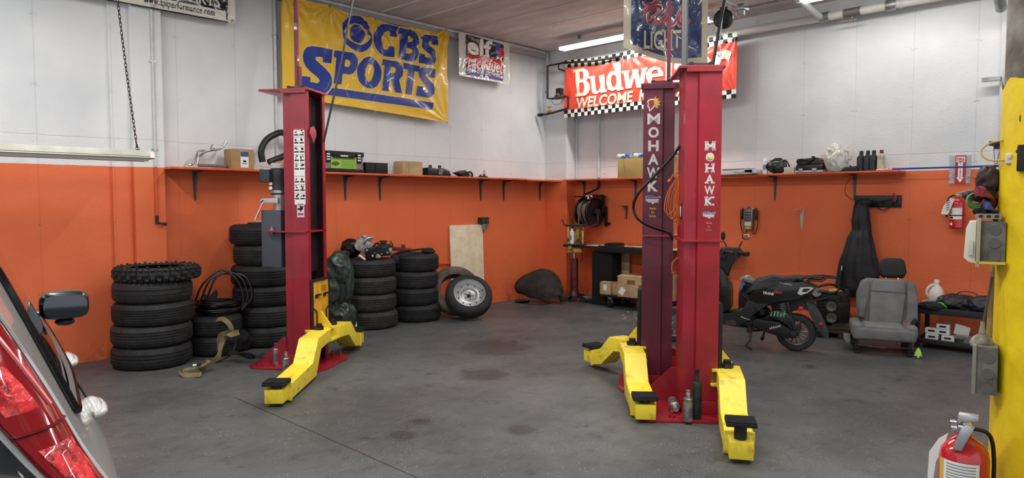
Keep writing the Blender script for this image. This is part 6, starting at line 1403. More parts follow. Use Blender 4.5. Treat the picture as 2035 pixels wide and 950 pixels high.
def extinguisher(label, loc, rz, R, H, big=False):
    t = thing('fire_extinguisher', label, 'fire extinguisher', loc, rz, 'fire extinguishers'); FR = mat('extinguisher_red', (188, 20, 32), .2, coat=.8)
    b = B(); b.lathe([(0, 0), (R*.85, 0), (R, R*.2), (R, H*.80), (R*.93, H*.87), (R*.72, H*.93), (R*.4, H*.97), (R*.3, H*.98), (R*.3, H*1.01), (0, H*1.01)], n=40); part(b, 'cylinder', FR, t)
    b = B(); b.lathe([(R*.28, H), (R*.28, H*1.06), (R*.2, H*1.07), (R*.2, H*1.13), (0, H*1.13)], n=20); b.box((0, 0, H*1.06), (R*.5, R*.9, R*.3), bev=R*.05); part(b, 'valve', CHR if big else GAL, t)
    b = B(); b.prism([(-R*.25, H*1.12), (R*.95, H*1.20), (R*1.0, H*1.16), (R*.0, H*1.08)] if not big else [(-R*.3, H*1.10), (-R*.25, H*1.17), (R*.5, H*1.17), (R*.5, H*1.13)], R*.5, -R*.25, bev=R*.03); part(b, 'top_lever', GAL if not big else mat('satin_silver', (196, 196, 196), .3, .7), t)
    b = B()
    if big: b.prism([(-R*.38, H*.90), (-R*.02, H*.90), (R*.42, H*1.10), (R*.12, H*1.13), (-R*.12, H*1.06)], R*.42, -R*1.0, bev=R*.05)
    else: b.prism([(R*.1, H*1.03), (R*1.0, H*1.0), (R*1.05, H*1.04), (R*.1, H*1.08)], R*.4, -R*.2, bev=R*.03)
    part(b, 'carry_handle', MATS.get('satin_silver', GAL) if big else GAL, t)
    b = B(); b.lathe([(0, -R*.12), (R*.3, -R*.12), (R*.3, R*.12), (0, R*.12)], (-R*.45 if big else R*.05, -R*.3, H*1.06), (0, -1, 0) if not big else (-1, -.3, 0), n=20); part(b, 'gauge', mat('brass_gauge', (168, 150, 84), .3, .6) if not big else CHR, t)
    b = B(); b.tube([(-R*.3, 0, H*1.05), (-R*1.0, 0, H*1.0), (-R*1.35, -R*.1, H*.8), (-R*1.32, -R*.2, H*.55)] if not big else [(R*.3, R*.1, H*1.05), (R*.9, R*.5, H*1.0), (R*1.1, R*.6, H*.8), (R*1.1, R*.6, H*.5)], R*(.09 if big else .14), n=10); b.cyl((-R*1.32, -R*.2, H*.55), (-R*1.32, -R*.2, H*.36), R*.2, R*.15) if not big else None; part(b, 'hose', BLK, t)
    def band(z0, z1, a0, a1, nm, M, par, k=1.01):
        b = B(); b.grid(lambda i, j: (R*k*math.cos(a0+(a1-a0)*i), R*k*math.sin(a0+(a1-a0)*i), z0+(z1-z0)*j), 20, 1); return part(b, nm, M, par, 60)
    if not big:
        band(H*.44, H*.66, -2.6, -.7, 'instruction_label', PAPER, t); band(H*.30, H*.40, -2.6, -.7, 'lower_label', PAPER, t); band(H*.405, H*.43, 0, 2*PI, 'retaining_strap', BLKM, t, 1.03)
        band(H*.46, H*.64, -2.45, -2.1, 'orange_pictogram', mat('label_orange', (210, 120, 50), .5), t, 1.02); band(H*.32, H*.38, -2.4, -1.9, 'class_letters', INK, t, 1.02)
        b = B(); b.lathe([(0, 0), (R*.22, 0)], (-R*.5, -R*.9, H*.15), (0, -1, 0), n=20); part(b, 'round_sticker', PAPER, t, 0)
        b = B(); b.prism([(-R*1.9, H*.46), (-R*1.0, H*.44), (-R*.15, H*.93), (-R*.75, H*.97), (-R*1.6, H*.72)], .002, -R*1.15); tg = part(b, 'inspection_tag', PAPER, t, 0)
        b = B()
        for k in range(5): b.box((-R*1.0+R*.0*k, -R*1.15-.001, H*(.88-.07*k)), (R*.45, .001, H*.02), Matrix.Rotation(-.5, 3, 'Y'))
        part(b, 'tag_print', INK, tg, 0)
    else:
        l_ = band(H*.36, H*.80, -2.35, -.85, 'instruction_label', PAPER, t); band(H*.36, H*.80, -2.62, -2.36, 'yellow_label_strip', mat('label_yellow', (222, 178, 70), .5), t, 1.011)
        b = B()
        for k in range(16): b.grid(lambda i, j: (R*1.02*math.cos(-2.2+1.2*i), R*1.02*math.sin(-2.2+1.2*i), H*(.77-.024*k)+H*.008*j), 10, 1)
        part(b, 'label_text_lines', mat('grey_text', (130, 130, 132), .6), l_, 60)
        b = B(); b.prism([(-R*1.0, H*.93), (-R*.62, H*.99), (-R*.78, H*.88), (-R*1.08, H*.72), (-R*1.22, H*.45), (-R*1.42, H*.45), (-R*1.36, H*.80)], .002, -R*.2); part(b, 'inspection_tag', PAPER, t, 0)
        b = B(); b.lathe([(R*.9, -.006), (R*1.05, -.006), (R*1.05, .006), (R*.9, .006)], (0, 0, H*.3), n=30, closed=True); b.box((R*1.5, R*.45, H*.3), (R*1.3, .03, .012), Matrix.Rotation(.3, 3, 'Z')); part(b, 'wall_bracket', GAL, t)
    return t
qe = WR(1901, 455, 8.40); extinguisher('red fire extinguisher with paper tag hanging on the right wall', (8.40, qe.y, 1.215), RZ, .068, .33)
b = B(); b.box((0, 0, 0), (.04, .06, .12), bev=.004); one(b, 'extinguisher_bracket', GAL, 'steel bracket between the wall and the distant extinguisher', 'bracket', (8.475, qe.y, 1.42), RZ)
# ================================================================== SCOOTER
ps = Vector((6.93, 2.74, 0)); ksc = 200.0
sc = thing('motor_scooter', 'black motor scooter with TRANSPRO lettering parked on its stand by the orange wall', 'scooter', ps, facing(ps, .0))
S = lambda x, y, dy=0.0: Vector(((x-1590)/ksc, dy, (700-y)/ksc))
def sp(pts, w_, y0=None, b=None, bev=.012):
    b = b or B(); b.prism([((x-1590)/ksc, (700-y)/ksc) for x, y in pts], w_, -w_/2 if y0 is None else y0, bev=bev); return b
SB = mat('scooter_black_plastic', (17, 17, 19), .3, coat=.4); SM = mat('scooter_matt_black', (26, 26, 28), .6); SG = mat('scooter_seat_vinyl', (48, 48, 50), .55, bump=.2, bs=90)
def wheel(cx, cy, R, nm, par):
    b = B(); b.lathe([(R*.66, -.045), (R*.8, -.052), (R*.93, -.045), (R, -.02), (R*1.005, 0), (R, .02), (R*.93, .045), (R*.8, .052), (R*.66, .045), (R*.62, .0)], S(cx, cy), (0, 1, 0), n=48, closed=True); w_ = part(b, nm, TY2, par)
    b = B(); b.lathe([(R*.60, -.04), (R*.67, -.045), (R*.67, .045), (R*.60, .04)], S(cx, cy), (0, 1, 0), n=40, closed=True); b.lathe([(0, -.04), (R*.16, -.04), (R*.16, .04), (0, .04)], S(cx, cy), (0, 1, 0), n=20)
    for k in range(12):
        a = 2*PI*k/12; c = S(cx, cy); p1 = c+Vector((R*.14*math.cos(a), -.02, R*.14*math.sin(a))); p2 = c+Vector((R*.63*math.cos(a+.12), -.02, R*.63*math.sin(a+.12))); b.cyl(p1, p2, .008, .010, n=6)
    part(b, 'alloy_rim', mat('dark_alloy', (96, 98, 102), .35, .6), w_); return w_
wheel(1589, 662, .188, 'rear_wheel', sc); wheel(1352, 662, .188, 'front_wheel', sc)
part(sp([(1492, 588), (1500, 578), (1510, 560), (1518, 555), (1545, 556), (1562, 552), (1590, 549), (1602, 549), (1596, 558), (1560, 562), (1530, 572), (1508, 585)], .24, bev=.03), 'seat', SG, sc, 60)
part(sp([(1494, 588), (1510, 584), (1532, 572), (1562, 562), (1600, 557), (1626, 566), (1612, 586), (1590, 588), (1566, 596), (1540, 606), (1515, 606), (1500, 600)], .26, bev=.02), 'rear_fairing', SB, sc)
part(sp([(1486, 625), (1496, 602), (1512, 594), (1535, 596), (1545, 606), (1520, 614), (1505, 636), (1494, 640)], .25, bev=.02), 'under_seat_panel', SM, sc)
part(sp([(1420, 632), (1440, 630), (1480, 628), (1512, 612), (1514, 622), (1500, 640), (1478, 655), (1425, 648)], .30, bev=.015), 'footboard', SM, sc)
part(sp([(1412, 545), (1428, 527), (1450, 538), (1465, 570), (1466, 618), (1448, 630), (1418, 632)], .30, bev=.03), 'leg_shield', SB, sc)
part(sp([(1398, 655), (1384, 640), (1398, 560), (1412, 540), (1422, 560), (1420, 650)], .24, bev=.03), 'front_fairing', SB, sc)
part(sp([(1430, 522), (1440, 500), (1452, 494), (1478, 496), (1486, 504), (1474, 512), (1466, 520), (1456, 560), (1446, 560), (1444, 524)], .16, bev=.02), 'headset', SM, sc)
part(sp([(1424, 524), (1430, 508), (1444, 497), (1452, 500), (1440, 522)], .20, bev=.015), 'dashboard', SB, sc)
b = B(); b.box(S(1433, 512, -.1), (.05, .02, .05), bev=.004); b.box(S(1447, 514, -.09), (.06, .04, .04), bev=.008); part(b, 'switch_housing', DKM, sc)
b = B(); b.tube([S(1430, 515, .28), S(1452, 502, .1), S(1452, 502, -.1), S(1466, 502, -.26), S(1472, 503, -.30)], .014, n=10); hb = part(b, 'handlebar', DKM, sc)
b = B(); b.cyl(S(1479, 503, -.20), S(1498, 503, -.34), .020, n=14); b.cyl(S(1497, 503, -.33), S(1499, 503, -.345), .024, n=14); part(b, 'grip', BLKM, hb)
b = B(); b.cyl(S(1446, 503, .20), S(1438, 503, .34), .020, n=14); part(b, 'grip', BLKM, hb)
for (x0, y0_, x1, y1, d0, rx, rz_, tl) in ((1478, 498, 1486, 480, -.2, .042, .034, .2), (1450, 497, 1443, 483, .12, .022, .045, 0)):
    b = B(); b.tube([S(x0, y0_, d0), S((x0+x1)/2+1, (y0_+y1)/2-2, d0), S(x1, y1, d0)], .006); b.blob(S(x1+(8 if d0 < 0 else 0), y1-10, d0), (rx*2, .03, rz_*2), 0, sub=3, pw=.8); mi = part(b, 'mirror', BLKM, sc, 60)
    if d0 < 0:
        b = B(); b.blob(S(x1+9, y1-10, d0-.012), (rx*1.7, .014, rz_*1.7), 0, sub=3, pw=.8); part(b, 'mirror_glass', mat('rosy_mirror', (196, 132, 112), .1, .6), mi, 60)
# rear rack
b = B()
for dy in (-.09, .09): b.tube([S(1572, 560, dy), S(1600, 552, dy), S(1630, 548, dy), S(1657, 549, dy)], .008); b.tube([S(1600, 566, dy), S(1612, 556, dy), S(1634, 556, dy), S(1642, 549, dy)], .008, sm=False)
b.tube([S(1657, 549, -.09), S(1659, 549, 0), S(1657, 549, .09)], .008); b.box(S(1622, 549), (.13, .15, .010), bev=.003); b.tube([S(1606, 551, -.09), S(1608, 551, .09)], .008); part(b, 'luggage_rack', SM, sc)
# tail details
part(sp([(1590, 581), (1595, 569), (1612, 567), (1620, 569), (1608, 579), (1596, 584)], .005, -.135, bev=0), 'tail_light', mat('clear_tail_light', (190, 194, 196), .1, coat=1), sc, label='clear tail light with a black chevron')
part(sp([(1598, 577), (1601, 571), (1614, 570), (1606, 577)], .004, -.138, bev=0), 'tail_light_chevron', BLK, sc)
part(sp([(1540, 606), (1566, 594), (1600, 588), (1616, 592), (1626, 606), (1628, 622), (1612, 618), (1600, 612), (1580, 618), (1574, 640), (1560, 640), (1545, 625)], .09, bev=.01), 'inner_fender', SM, sc)
part(sp([(1604, 598), (1622, 604), (1634, 622), (1648, 655), (1649, 668), (1640, 668), (1626, 648), (1612, 620)], .11, bev=.01), 'rear_mudguard', mat('mudguard_grey', (52, 54, 58), .55), sc)
b = B(); b.lathe([(.026, 0), (.024, .012), (0, .014)], S(1597, 611, -.12), (0, -1, 0), n=20); b.box(S(1634, 641, -.06), (.035, .01, .03), bev=.002); part(b, 'red_reflector', mat('reflector_red', (176, 30, 28), .2, coat=.6), sc)
# engine and exhaust area
part(sp([(1508, 640), (1515, 636), (1560, 640), (1578, 655), (1590, 660), (1590, 670), (1570, 672), (1540, 664), (1510, 654)], .10, -.14, bev=.015), 'belt_case', mat('engine_black', (30, 30, 32), .35, .2), sc)
part(sp([(1538, 620), (1550, 616), (1572, 618), (1580, 630), (1582, 648), (1574, 650), (1566, 636), (1540, 634)], .09, -.15, bev=.015), 'air_box', SB, sc)
b = B(); b.blob(S(1522, 625, 0), (.16, .16, .12), .2, 3, 2, sub=3, fold=True); b.box(S(1545, 640, .02), (.3, .14, .14), bev=.02); part(b, 'engine', OIL, sc)
b = B(); b.cyl(S(1584, 660, -.10), S(1584, 660, -.15), .04, .03); b.tube([S(1572, 600, -.11), S(1578, 625, -.12), S(1586, 652, -.12)], .018); b.box(S(1592, 655, -.11), (.05, .02, .12), Matrix.Rotation(.3, 3, 'Y'), bev=.004); part(b, 'rear_suspension', DKM, sc)
b = B()
for k in range(7): b.lathe([(.028, -.004), (.034, 0), (.028, .004)], S(1563+1.2*k, 604+4*k, -.12), (.3, 0, -1), n=14, closed=True)
part(b, 'shock_spring', STL, sc)
b = B(); b.tube([S(1500, 654, -.06), S(1504, 664, -.08), S(1504, 680, -.12), S(1496, 692, -.13), S(1508, 699, -.14)], .012, sm=False); b.tube([S(1504, 664, -.06), S(1530, 662, 0), S(1526, 684, .12)], .012, sm=False); b.cyl(S(1526, 684, .12), S(1523, 686, .13), .02); b.box(S(1502, 664), (.06, .2, .03), bev=.005); part(b, 'centre_stand', mat('greasy_stand', (44, 40, 36), .45, .4), sc)
b = B(); b.box(S(1462, 646, -.152), (.06, .006, .02), Matrix.Rotation(.2, 3, 'Y'), bev=.002); b.prism([((x-1590)/ksc, (700-y)/ksc) for x, y in [(1455, 651), (1463, 642), (1472, 640), (1478, 646), (1476, 651)]], .006, -.158); part(b, 'side_trim', mat('dark_chrome', (110, 110, 116), .2, .8), sc)
def stext(s_, x, y, wd, ht, M, dy, rot=0, nm='lettering', shear=.2):
    b = B(); text(b, s_, 0, 0, wd, ht, .025, shear); b.bm.transform(Matrix.Translation(S(x, y, dy)) @ Matrix.Rotation(-rot, 4, 'Y')); part(b, nm, M, sc, 0)
def sqt(n_s, x, y, wd, ht, M, dy, rot=0):
    b = B(); squiggle(b, 0, 0, wd, ht, n_s, seed=n_s); b.bm.transform(Matrix.Translation(S(x, y, dy)) @ Matrix.Rotation(-rot, 4, 'Y')); part(b, 'script_decal', M, sc, 0)
WL_ = mat('white_decal', (222, 222, 222), .4); RL_ = mat('red_decal', (206, 44, 52), .4)
stext('TRANS', 1526, 585.5, .105, .028, WL_, -.132, -.09); stext('PRO', 1547, 583, .07, .030, RL_, -.132, -.06)
sqt(6, 1485, 634.5, .095, .018, WL_, -.153, -.30); sqt(8, 1557, 562.5, .12, .014, WL_, -.132, -.15)
sqt(5, 1541, 629, .15, .055, mat('green_decal', (98, 190, 104), .4), -.152, .05); sqt(7, 1541, 656, .115, .03, WL_, -.142, .35)
b = B(); b.box((0, 0, 0), (.06, .002, .075), bev=.001); b.bm.transform(Matrix.Translation(S(1434, 579, -.152))); st = part(b, 'blue_sticker', mat('sticker_blue', (66, 112, 164), .4), sc, 0)
b = B(); b.box(S(1434, 579, -.154), (.036, .001, .045)); part(b, 'sticker_text', WL_, st, 0)
# ================================================================== ENGINES AND PALLETS BEHIND THE SCOOTER
pe = Vector((7.98, 2.80, 0)); ke = ppm(pe); fe = facing(pe)
E_ = lambda x, y, dy=0: Vector(((x-1645)/ke, dy, (668-y)/ke))
t = thing('pallet', 'stack of worn dark timber blocks under the engine behind the scooter', 'pallet', pe, fe)
for i, (x, y, w_, d_, h_) in enumerate(((1650, 655, .46, .34, .035), (1652, 648, .44, .34, .03), (1630, 662, .09, .32, .055), (1670, 662, .09, .32, .055), (1668, 641, .20, .3, .045))):
    b = B(); b.box(E_(x, y), (w_, d_, h_), bev=.004); part(b, 'timber', mat('oily_timber', (72, 60, 50), .8, c2=(38, 32, 28), vs=9), t)
t = thing('car_engine', 'black engine with two round ports standing on timber behind the scooter rear', 'engine', pe+Vector((0, 0, E_(0, 640).z)), fe)
E2 = lambda x, y, dy=0: E_(x, y, dy)-Vector((0, 0, E_(0, 640).z))
b = B(); b.box(E2(1652, 618), (.34, .30, .24), bev=.02); b.box(E2(1640, 592), (.30, .26, .12), Matrix.Rotation(.15, 3, 'Y'), bev=.02); b.box(E2(1668, 605, .02), (.12, .26, .28), bev=.02); part(b, 'block', OIL, t)
for (x, y) in ((1649, 606), (1650, 628)):
    b = B(); b.lathe([(.020, -.01), (.034, -.014), (.052, -.014), (.056, 0), (.056, .02), (.02, .02)], E2(x, y, -.165), (0, 1, 0), n=28, closed=True); b.lathe([(0, 0), (.022, 0)], E2(x, y, -.16), (0, -1, 0), n=18); part(b, 'port_ring', mat('worn_port_metal', (104, 104, 102), .4, .7), t)
b = B()
for k in range(6): b.box(E2(1630, 600+7*k, -.155), (.05, .02, .012))
for k in range(5): b.box(E2(1652, 597+10*k, -.152), (.18, .012, .008))
part(b, 'ribs', DKM, t)
b = B(); b.tube([E2(1608, 590, -.1), E2(1628, 578, -.14), E2(1650, 582, -.12), E2(1664, 572, -.05), E2(1672, 580, 0)], .016); b.tube([E2(1612, 575, -.1), E2(1640, 566, -.05), E2(1660, 570, 0), E2(1675, 590, -.06)], .013); b.tube([E2(1605, 604, -.15), E2(1625, 595, -.16), E2(1640, 590, -.15)], .01); part(b, 'hoses', BLK, t)
b = B(); b.blob(E2(1655, 577, -.05), (.14, .1, .05), .3, 3, 3, sub=3); part(b, 'rusty_bracket', mat('tan_rust', (168, 130, 76), .7), t)
b = B(); b.lathe([(0, 0), (.05, 0), (.05, .03), (0, .03)], E2(1622, 580, -.12), (0, -1, 0), n=20); b.box(E2(1612, 606, -.14), (.07, .05, .05), bev=.006); b.cyl(E2(1616, 607, -.18), E2(1616, 607, -.15), .01); part(b, 'accessories', STL, t)
b = B(); b.box(E2(1676, 615, .0), (.05, .22, .2), bev=.01); b.box(E2(1668, 585, .06), (.16, .16, .08), Matrix.Rotation(-.3, 3, 'Y'), bev=.015); part(b, 'end_cover', BLKM, t)
b = B(); b.blob((0, 0, .07), (.42, .30, .14), .25, 2, 9, sub=4, fold=True, flat=-.07); one(b, 'dark_rags', BLKM, 'heap of dark rags on the floor between the pallet and the car seat', 'rags', G(1678, 668)+Vector((.15, .05, .0)), fe)
pe2 = Vector((7.95, 3.72, 0)); ke2 = ppm(pe2); fe2 = facing(pe2); E3 = lambda x, y, dy=0: Vector(((x-1476)/ke2, dy, (628-y)/ke2))
t = thing('second_engine', 'alloy and black engine with a toothed wheel seen through the scooter frame', 'engine', pe2, fe2); t.scale = (1, 1, 1.22)
b = B(); b.box(E3(1476, 600), (.24, .3, .34), bev=.02); b.box(E3(1478, 570), (.2, .26, .16), bev=.02); part(b, 'block', OIL, t)
b = B(); b.box(E3(1474, 552, -.05), (.16, .2, .05), Matrix.Rotation(.2, 3, 'Y'), bev=.01); b.cyl(E3(1464, 548, -.1), E3(1466, 560, -.1), .03); b.tube([E3(1460, 552, -.12), E3(1474, 546, -.12), E3(1488, 556, -.1)], .015); part(b, 'alloy_cover', ALU, t)
b = B(); b.lathe([(.04, 0), (.075, 0), (.085, .01), (.085, .03), (.07, .03), (.06, .02), (.04, .02)], E3(1474, 612, -.18), (0, 1, 0), n=36, closed=True)
for k in range(12): a = 2*PI*k/12; b.cyl(E3(1474, 612, -.185)+Vector((.062*math.cos(a), 0, .062*math.sin(a))), E3(1474, 612, -.175)+Vector((.062*math.cos(a), 0, .062*math.sin(a))), .009, n=8)
part(b, 'toothed_wheel', DKM, t)
b = B(); b.cyl(E3(1463, 559, -.17), E3(1466, 559, -.14), .018); b.box(E3(1461, 563, -.16), (.04, .03, .04), bev=.005); part(b, 'blue_sensor', mat('sensor_blue', (70, 108, 160), .4), t)
b = B(); b.tube([E3(1488, 560, -.1), E3(1492, 590, -.14), E3(1484, 600, -.16)], .010); b.tube([E3(1462, 575, -.16), E3(1478, 583, -.18), E3(1490, 572, -.15)], .008); part(b, 'hoses', BLK, t)
# ================================================================== CAR SEAT
pst = Vector((7.575, 2.16, 0)); kst = ppm(pst)
t = thing('car_seat', 'grey fabric car seat with black headrest standing on the floor by the orange wall', 'car seat', pst, facing(pst, .10))
Q = lambda x, y, dy=0: Vector(((x-1758)/kst, dy, (700-y)/kst))
GF = mat('grey_seat_fabric', (112, 112, 112), .8, bump=.25, bs=260, var=.12, vs=7); GF2 = mat('grey_seat_centre', (122, 122, 121), .85, bump=.4, bs=330, var=.1, vs=7)
def slab(pts, d, y0, bev): b = B(); b.prism([((x-1756)/kst, (700-y)/kst) for x, y in pts], d, y0, bev=bev); return b
tiltm = Matrix.Translation(Q(1756, 655, .12)) @ Matrix.Rotation(math.radians(-14), 4, 'X') @ Matrix.Translation(-Q(1756, 655, .12))
def tb(b, nm, M, par=None, sm=60): b.bm.transform(tiltm); return part(b, nm, M, par or t, sm)
b = slab([(1722, 648), (1716, 620), (1716, 590), (1724, 566), (1734, 560), (1808, 562), (1822, 568), (1826, 600), (1820, 640), (1812, 662), (1732, 660)], .13, .08, .035); bk = tb(b, 'backrest', GF)
b = slab([(1737, 650), (1740, 588), (1746, 564), (1800, 565), (1804, 590), (1796, 652), (1790, 656)], .03, .062, .012); tb(b, 'backrest_centre', GF2, bk)
b = slab([(1717, 640), (1717, 590), (1726, 568), (1738, 568), (1736, 600), (1730, 645)], .06, .035, .022); tb(b, 'side_bolster', GF, bk)
b = slab([(1824, 645), (1824, 595), (1818, 570), (1806, 570), (1806, 600), (1800, 650)], .06, .035, .022); tb(b, 'side_bolster', GF, bk)
b = slab([(1742, 587), (1804, 589), (1804, 590.2), (1742, 588.2)], .006, .058, 0); tb(b, 'seam', mat('dark_seam', (60, 60, 62), .8), bk)
b = slab([(1759, 552), (1756, 540), (1760, 522), (1770, 517), (1796, 517), (1803, 522), (1807, 545), (1802, 556), (1768, 557)], .11, .10, .03); hr = tb(b, 'headrest', mat('black_headrest_fabric', (30, 30, 31), .7, bump=.3, bs=60))
b = B()
for x in (1772, 1794): b.cyl(Q(x, 566, .15), Q(x, 552, .15), .006)
tb(b, 'headrest_posts', CHR, hr)
b = B()
def cush(i, j):
    u = -1+2*i; x = u*.28; y = -.30+.42*j; h = .030*abs(u)**2.5+.018*math.sin(PI*j); edge = min(1, (1-abs(u))*9, (j)*8+.0); z = .17+.12*max(0, edge)**.5*1.0+h-.02*(1-j)
    return (x+.015, y, z)
b.box(Vector((.015-.0, -.08, .20)), (.56, .44, .13), bev=.05, seg=4); b.box(Vector((-.225, -.08, .235)), (.10, .42, .12), bev=.04, seg=4); b.box(Vector((.255, -.08, .235)), (.10, .42, .12), bev=.04, seg=4); cu = part(b, 'seat_cushion', GF, t, 60)
b = B(); b.box(Vector((.015, -.10, .262)), (.34, .36, .03), bev=.012, seg=3); part(b, 'cushion_centre', GF2, cu, 60)
for sx in (-.22, .24):
    b = B(); b.box((sx, -.05, .045), (.05, .48, .03), bev=.003); b.box((sx, -.05, .10), (.03, .4, .08)); b.box((sx, -.27, .03), (.05, .04, .06), bev=.005); b.box((sx, .16, .03), (.05, .04, .06), bev=.005); part(b, 'seat_rail', mat('greasy_rail', (40, 38, 38), .5, .5), t)
b = B(); b.tube([(-.22, -.30, .09), (0, -.32, .08), (.24, -.30, .09)], .008); b.tube([(-.2, .0, .10), (.22, .0, .10)], .012, sm=False); part(b, 'adjuster_bar', DKM, t)
b = B(); b.cyl((-.33, -.05, .11), (-.27, -.05, .11), .045, .04, n=20); b.box((-.30, -.12, .10), (.05, .12, .035), bev=.01); part(b, 'recline_knob', mat('grey_plastic_knob', (120, 122, 124), .5), t)
b = B(); b.box(Q(1809, 645, -.14), (.035, .03, .17), Matrix.Rotation(.45, 3, 'Y'), bev=.01); bu = part(b, 'belt_buckle', BLK, t); b = B(); b.box(Q(1799, 637, -.15), (.03, .028, .02), Matrix.Rotation(.45, 3, 'Y'), bev=.003); part(b, 'red_button', mat('buckle_red', (170, 50, 44), .4), bu)
pa = Q(1808, 668, -.34); b = B(); tr = [(-.008, -.05), (-.008, -.03), (-.034, -.034), (-.024, -.008), (-.03, -.008), (-.016, .016), (-.022, .018), (0, .05), (.022, .018), (.016, .016), (.03, -.008), (.024, -.008), (.034, -.034), (.008, -.03), (.008, -.05)]
b.prism(tr, .003, 0); M4s = Matrix.Translation(pst) @ Matrix.Rotation(facing(pst, .10), 4, 'Z'); one(b, 'air_freshener', mat('lime_green_card', (176, 226, 92), .6), 'lime green tree-shaped air freshener hanging at the corner of the car seat', 'air freshener', M4s @ Vector((.30, -.33, .06)), facing(pst), smooth=0)
# ================================================================== BLACK CART
yR = -(1.61); t = thing('utility_cart', 'black two-tier plastic cart carrying bags and a jug at the right wall', 'cart', (8.16, 1.62, 0), RZ)
CP = mat('black_cart_plastic', (28, 28, 30), .5, bump=.2, bs=120)
W, D = .64, .42
for z0, z1, nm in ((.355, .425, 'top_tray'), (.05, .10, 'bottom_shelf')):
    b = B(); b.box((0, 0, z1-.03), (W-.02, D-.02, .016)); 
    for s in (-1, 1): b.box((s*(W/2-.01), 0, (z0+z1)/2), (.02, D, z1-z0), bev=.004); b.box((0, s*(D/2-.01), (z0+z1)/2), (W, .02, z1-z0), bev=.004)
    part(b, nm, CP, t)
for sx in (-1, 1):
    for sy in (-1, 1):
        b = B(); b.box((sx*(W/2-.024), sy*(D/2-.024), .20), (.042, .042, .40), bev=.008); part(b, 'leg', CP, t)
def onc(nm, label, cat, x, y, z, rz=0, group=None): return thing(nm, label, cat, (8.16+y, 1.62-x, z), RZ+rz, group)
t = onc('plastic_jug', 'clear plastic gallon jug with white cap on top of the black cart', 'jug', -.185, .03, .405); t.scale = (1.0, 1.0, 1.15)
b = B()
def ringj(z, a, c_, n=28): return [b.v((a*math.copysign(abs(math.cos(q))**.7, math.cos(q)), c_*math.copysign(abs(math.sin(q))**.7, math.sin(q)), z)) for q in [2*PI*i/n for i in range(n)]]
b.skin([ringj(z, a, c_) for z, a, c_ in ((0, .07, .07), (.006, .075, .075), (.10, .076, .076), (.14, .07, .07), (.18, .045, .045), (.20, .022, .022), (.225, .020, .020))]); part(b, 'bottle', mat('cloudy_clear_plastic', (226, 214, 208), .25, alpha=.8, coat=.3), t, 50)
b = B(); b.tube([(-.02, -.02, .205), (-.06, -.05, .18), (-.078, -.06, .13), (-.06, -.055, .09)], .012); part(b, 'handle', mat('cloudy_clear_plastic', (226, 214, 208)), t)
b = B(); b.lathe([(0, .245), (.024, .245), (.025, .22), (0, .22)], n=24); part(b, 'cap', WHT, t)
NY = mat('black_nylon_bag', (26, 27, 31), .5, var=.3, vs=8, coat=.1)
b = B(); b.blob((0, 0, .07), (.34, .30, .16), .18, 1.7, 21, sub=5, fold=True, flat=-.07); one(b, 'black_bag', NY, 'crumpled black bag in the middle of the cart top', 'bag', (8.13, 1.59, .405), RZ, smooth=60)
b = B(); b.blob((0, 0, .075), (.26, .28, .16), .14, 1.5, 23, sub=5, fold=True, flat=-.07); one(b, 'navy_pouch', mat('navy_nylon', (32, 38, 48), .45, bump=.3, bs=60), 'rounded dark navy pouch at the right end of the cart top', 'bag', (8.10, 1.372, .405), RZ, smooth=60)
b = B(); b.blob((0, 0, .03), (.22, .22, .075), .2, 2, 25, sub=4, fold=True, flat=-.03); one(b, 'folded_cloth', BLKM, 'dark folded cloth at the left end of the cart top in front of the jug', 'cloth', (8.02, 1.80, .405), RZ, smooth=60)
b = B(); b.blob((0, 0, .03), (.14, .10, .07), .25, 2.5, 26, sub=3, fold=True, flat=-.03); one(b, 'green_cloth', mat('bright_green_cloth', (72, 178, 58), .7), 'small bright green cloth between the jug and the black bag', 'cloth', (8.04, 1.70, .415), RZ, smooth=60)
line('wire_loop', [(8.2, 1.66, .50), (8.2, 1.60, .575), (8.2, 1.50, .585), (8.2, 1.42, .54)], .005, BLK, 'thin black wire arching behind the bags on the cart', 'wire')
b = B(); b.blob((0, 0, .015), (.09, .07, .035), .3, 3, 27, sub=3, flat=-.015); one(b, 'pink_rag', mat('dusty_pink', (206, 160, 140), .8), 'small pinkish rag at the left rear corner of the cart top', 'rag', (8.22, 1.90, .43), RZ)
k_ = 0
for (x, z, rz_, lb_) in ((-.165, 0, .05, 'bottom left'), (-.02, 0, -.04, 'bottom right'), (-.175, .055, 0, 'second row left'), (-.075, .055, .03, 'second row right'), (-.075, .110, .02, 'top')):
    t = onc('small_white_box', 'small white carton on the cart lower shelf, %s of the little stack' % lb_, 'box', x-.02, -.07+(.03 if z else 0), .086+z, rz_, 'small white boxes on the cart')
    b = B(); b.box((0, 0, .026), (.115, .08, .052), bev=.002); part(b, 'carton', mat('white_box_card', (214, 212, 208), .6), t)
    b = B(); b.box((.0, -.0405, .027), (.06, .001, .02)); part(b, 'window', INK, t, 0)
b = B(); b.box((0, 0, 0), (.13, .004, .13)); o = one(b, 'white_leaflet', PAPER, 'white paper square leaning against the little white boxes', 'paper', (8.10, 1.55, .20), RZ, smooth=0); o.rotation_euler = (.5, .25, RZ)
t = onc('coiled_tubing', 'coil of dark translucent tubing in plastic on the lower cart shelf', 'tubing', .14, -.02, .086)
for i in range(5):
    b = B(); b.tube([((.13-.006*i)*math.cos(a), (.14-.006*i)*math.sin(a), .012+.010*i) for a in [2*PI*k/12 for k in range(12)]], .008, n=6, closed=True); part(b, 'loop', mat('smoky_tubing', (70, 62, 64), .25, coat=.4), t)
b = B(); b.blob((-.03, -.03, .05), (.2, .18, .04), .25, 3, 30, sub=4, fold=True); part(b, 'plastic_wrap', mat('clear_film', (170, 160, 164), .15, alpha=.5, coat=.6), t, 60)
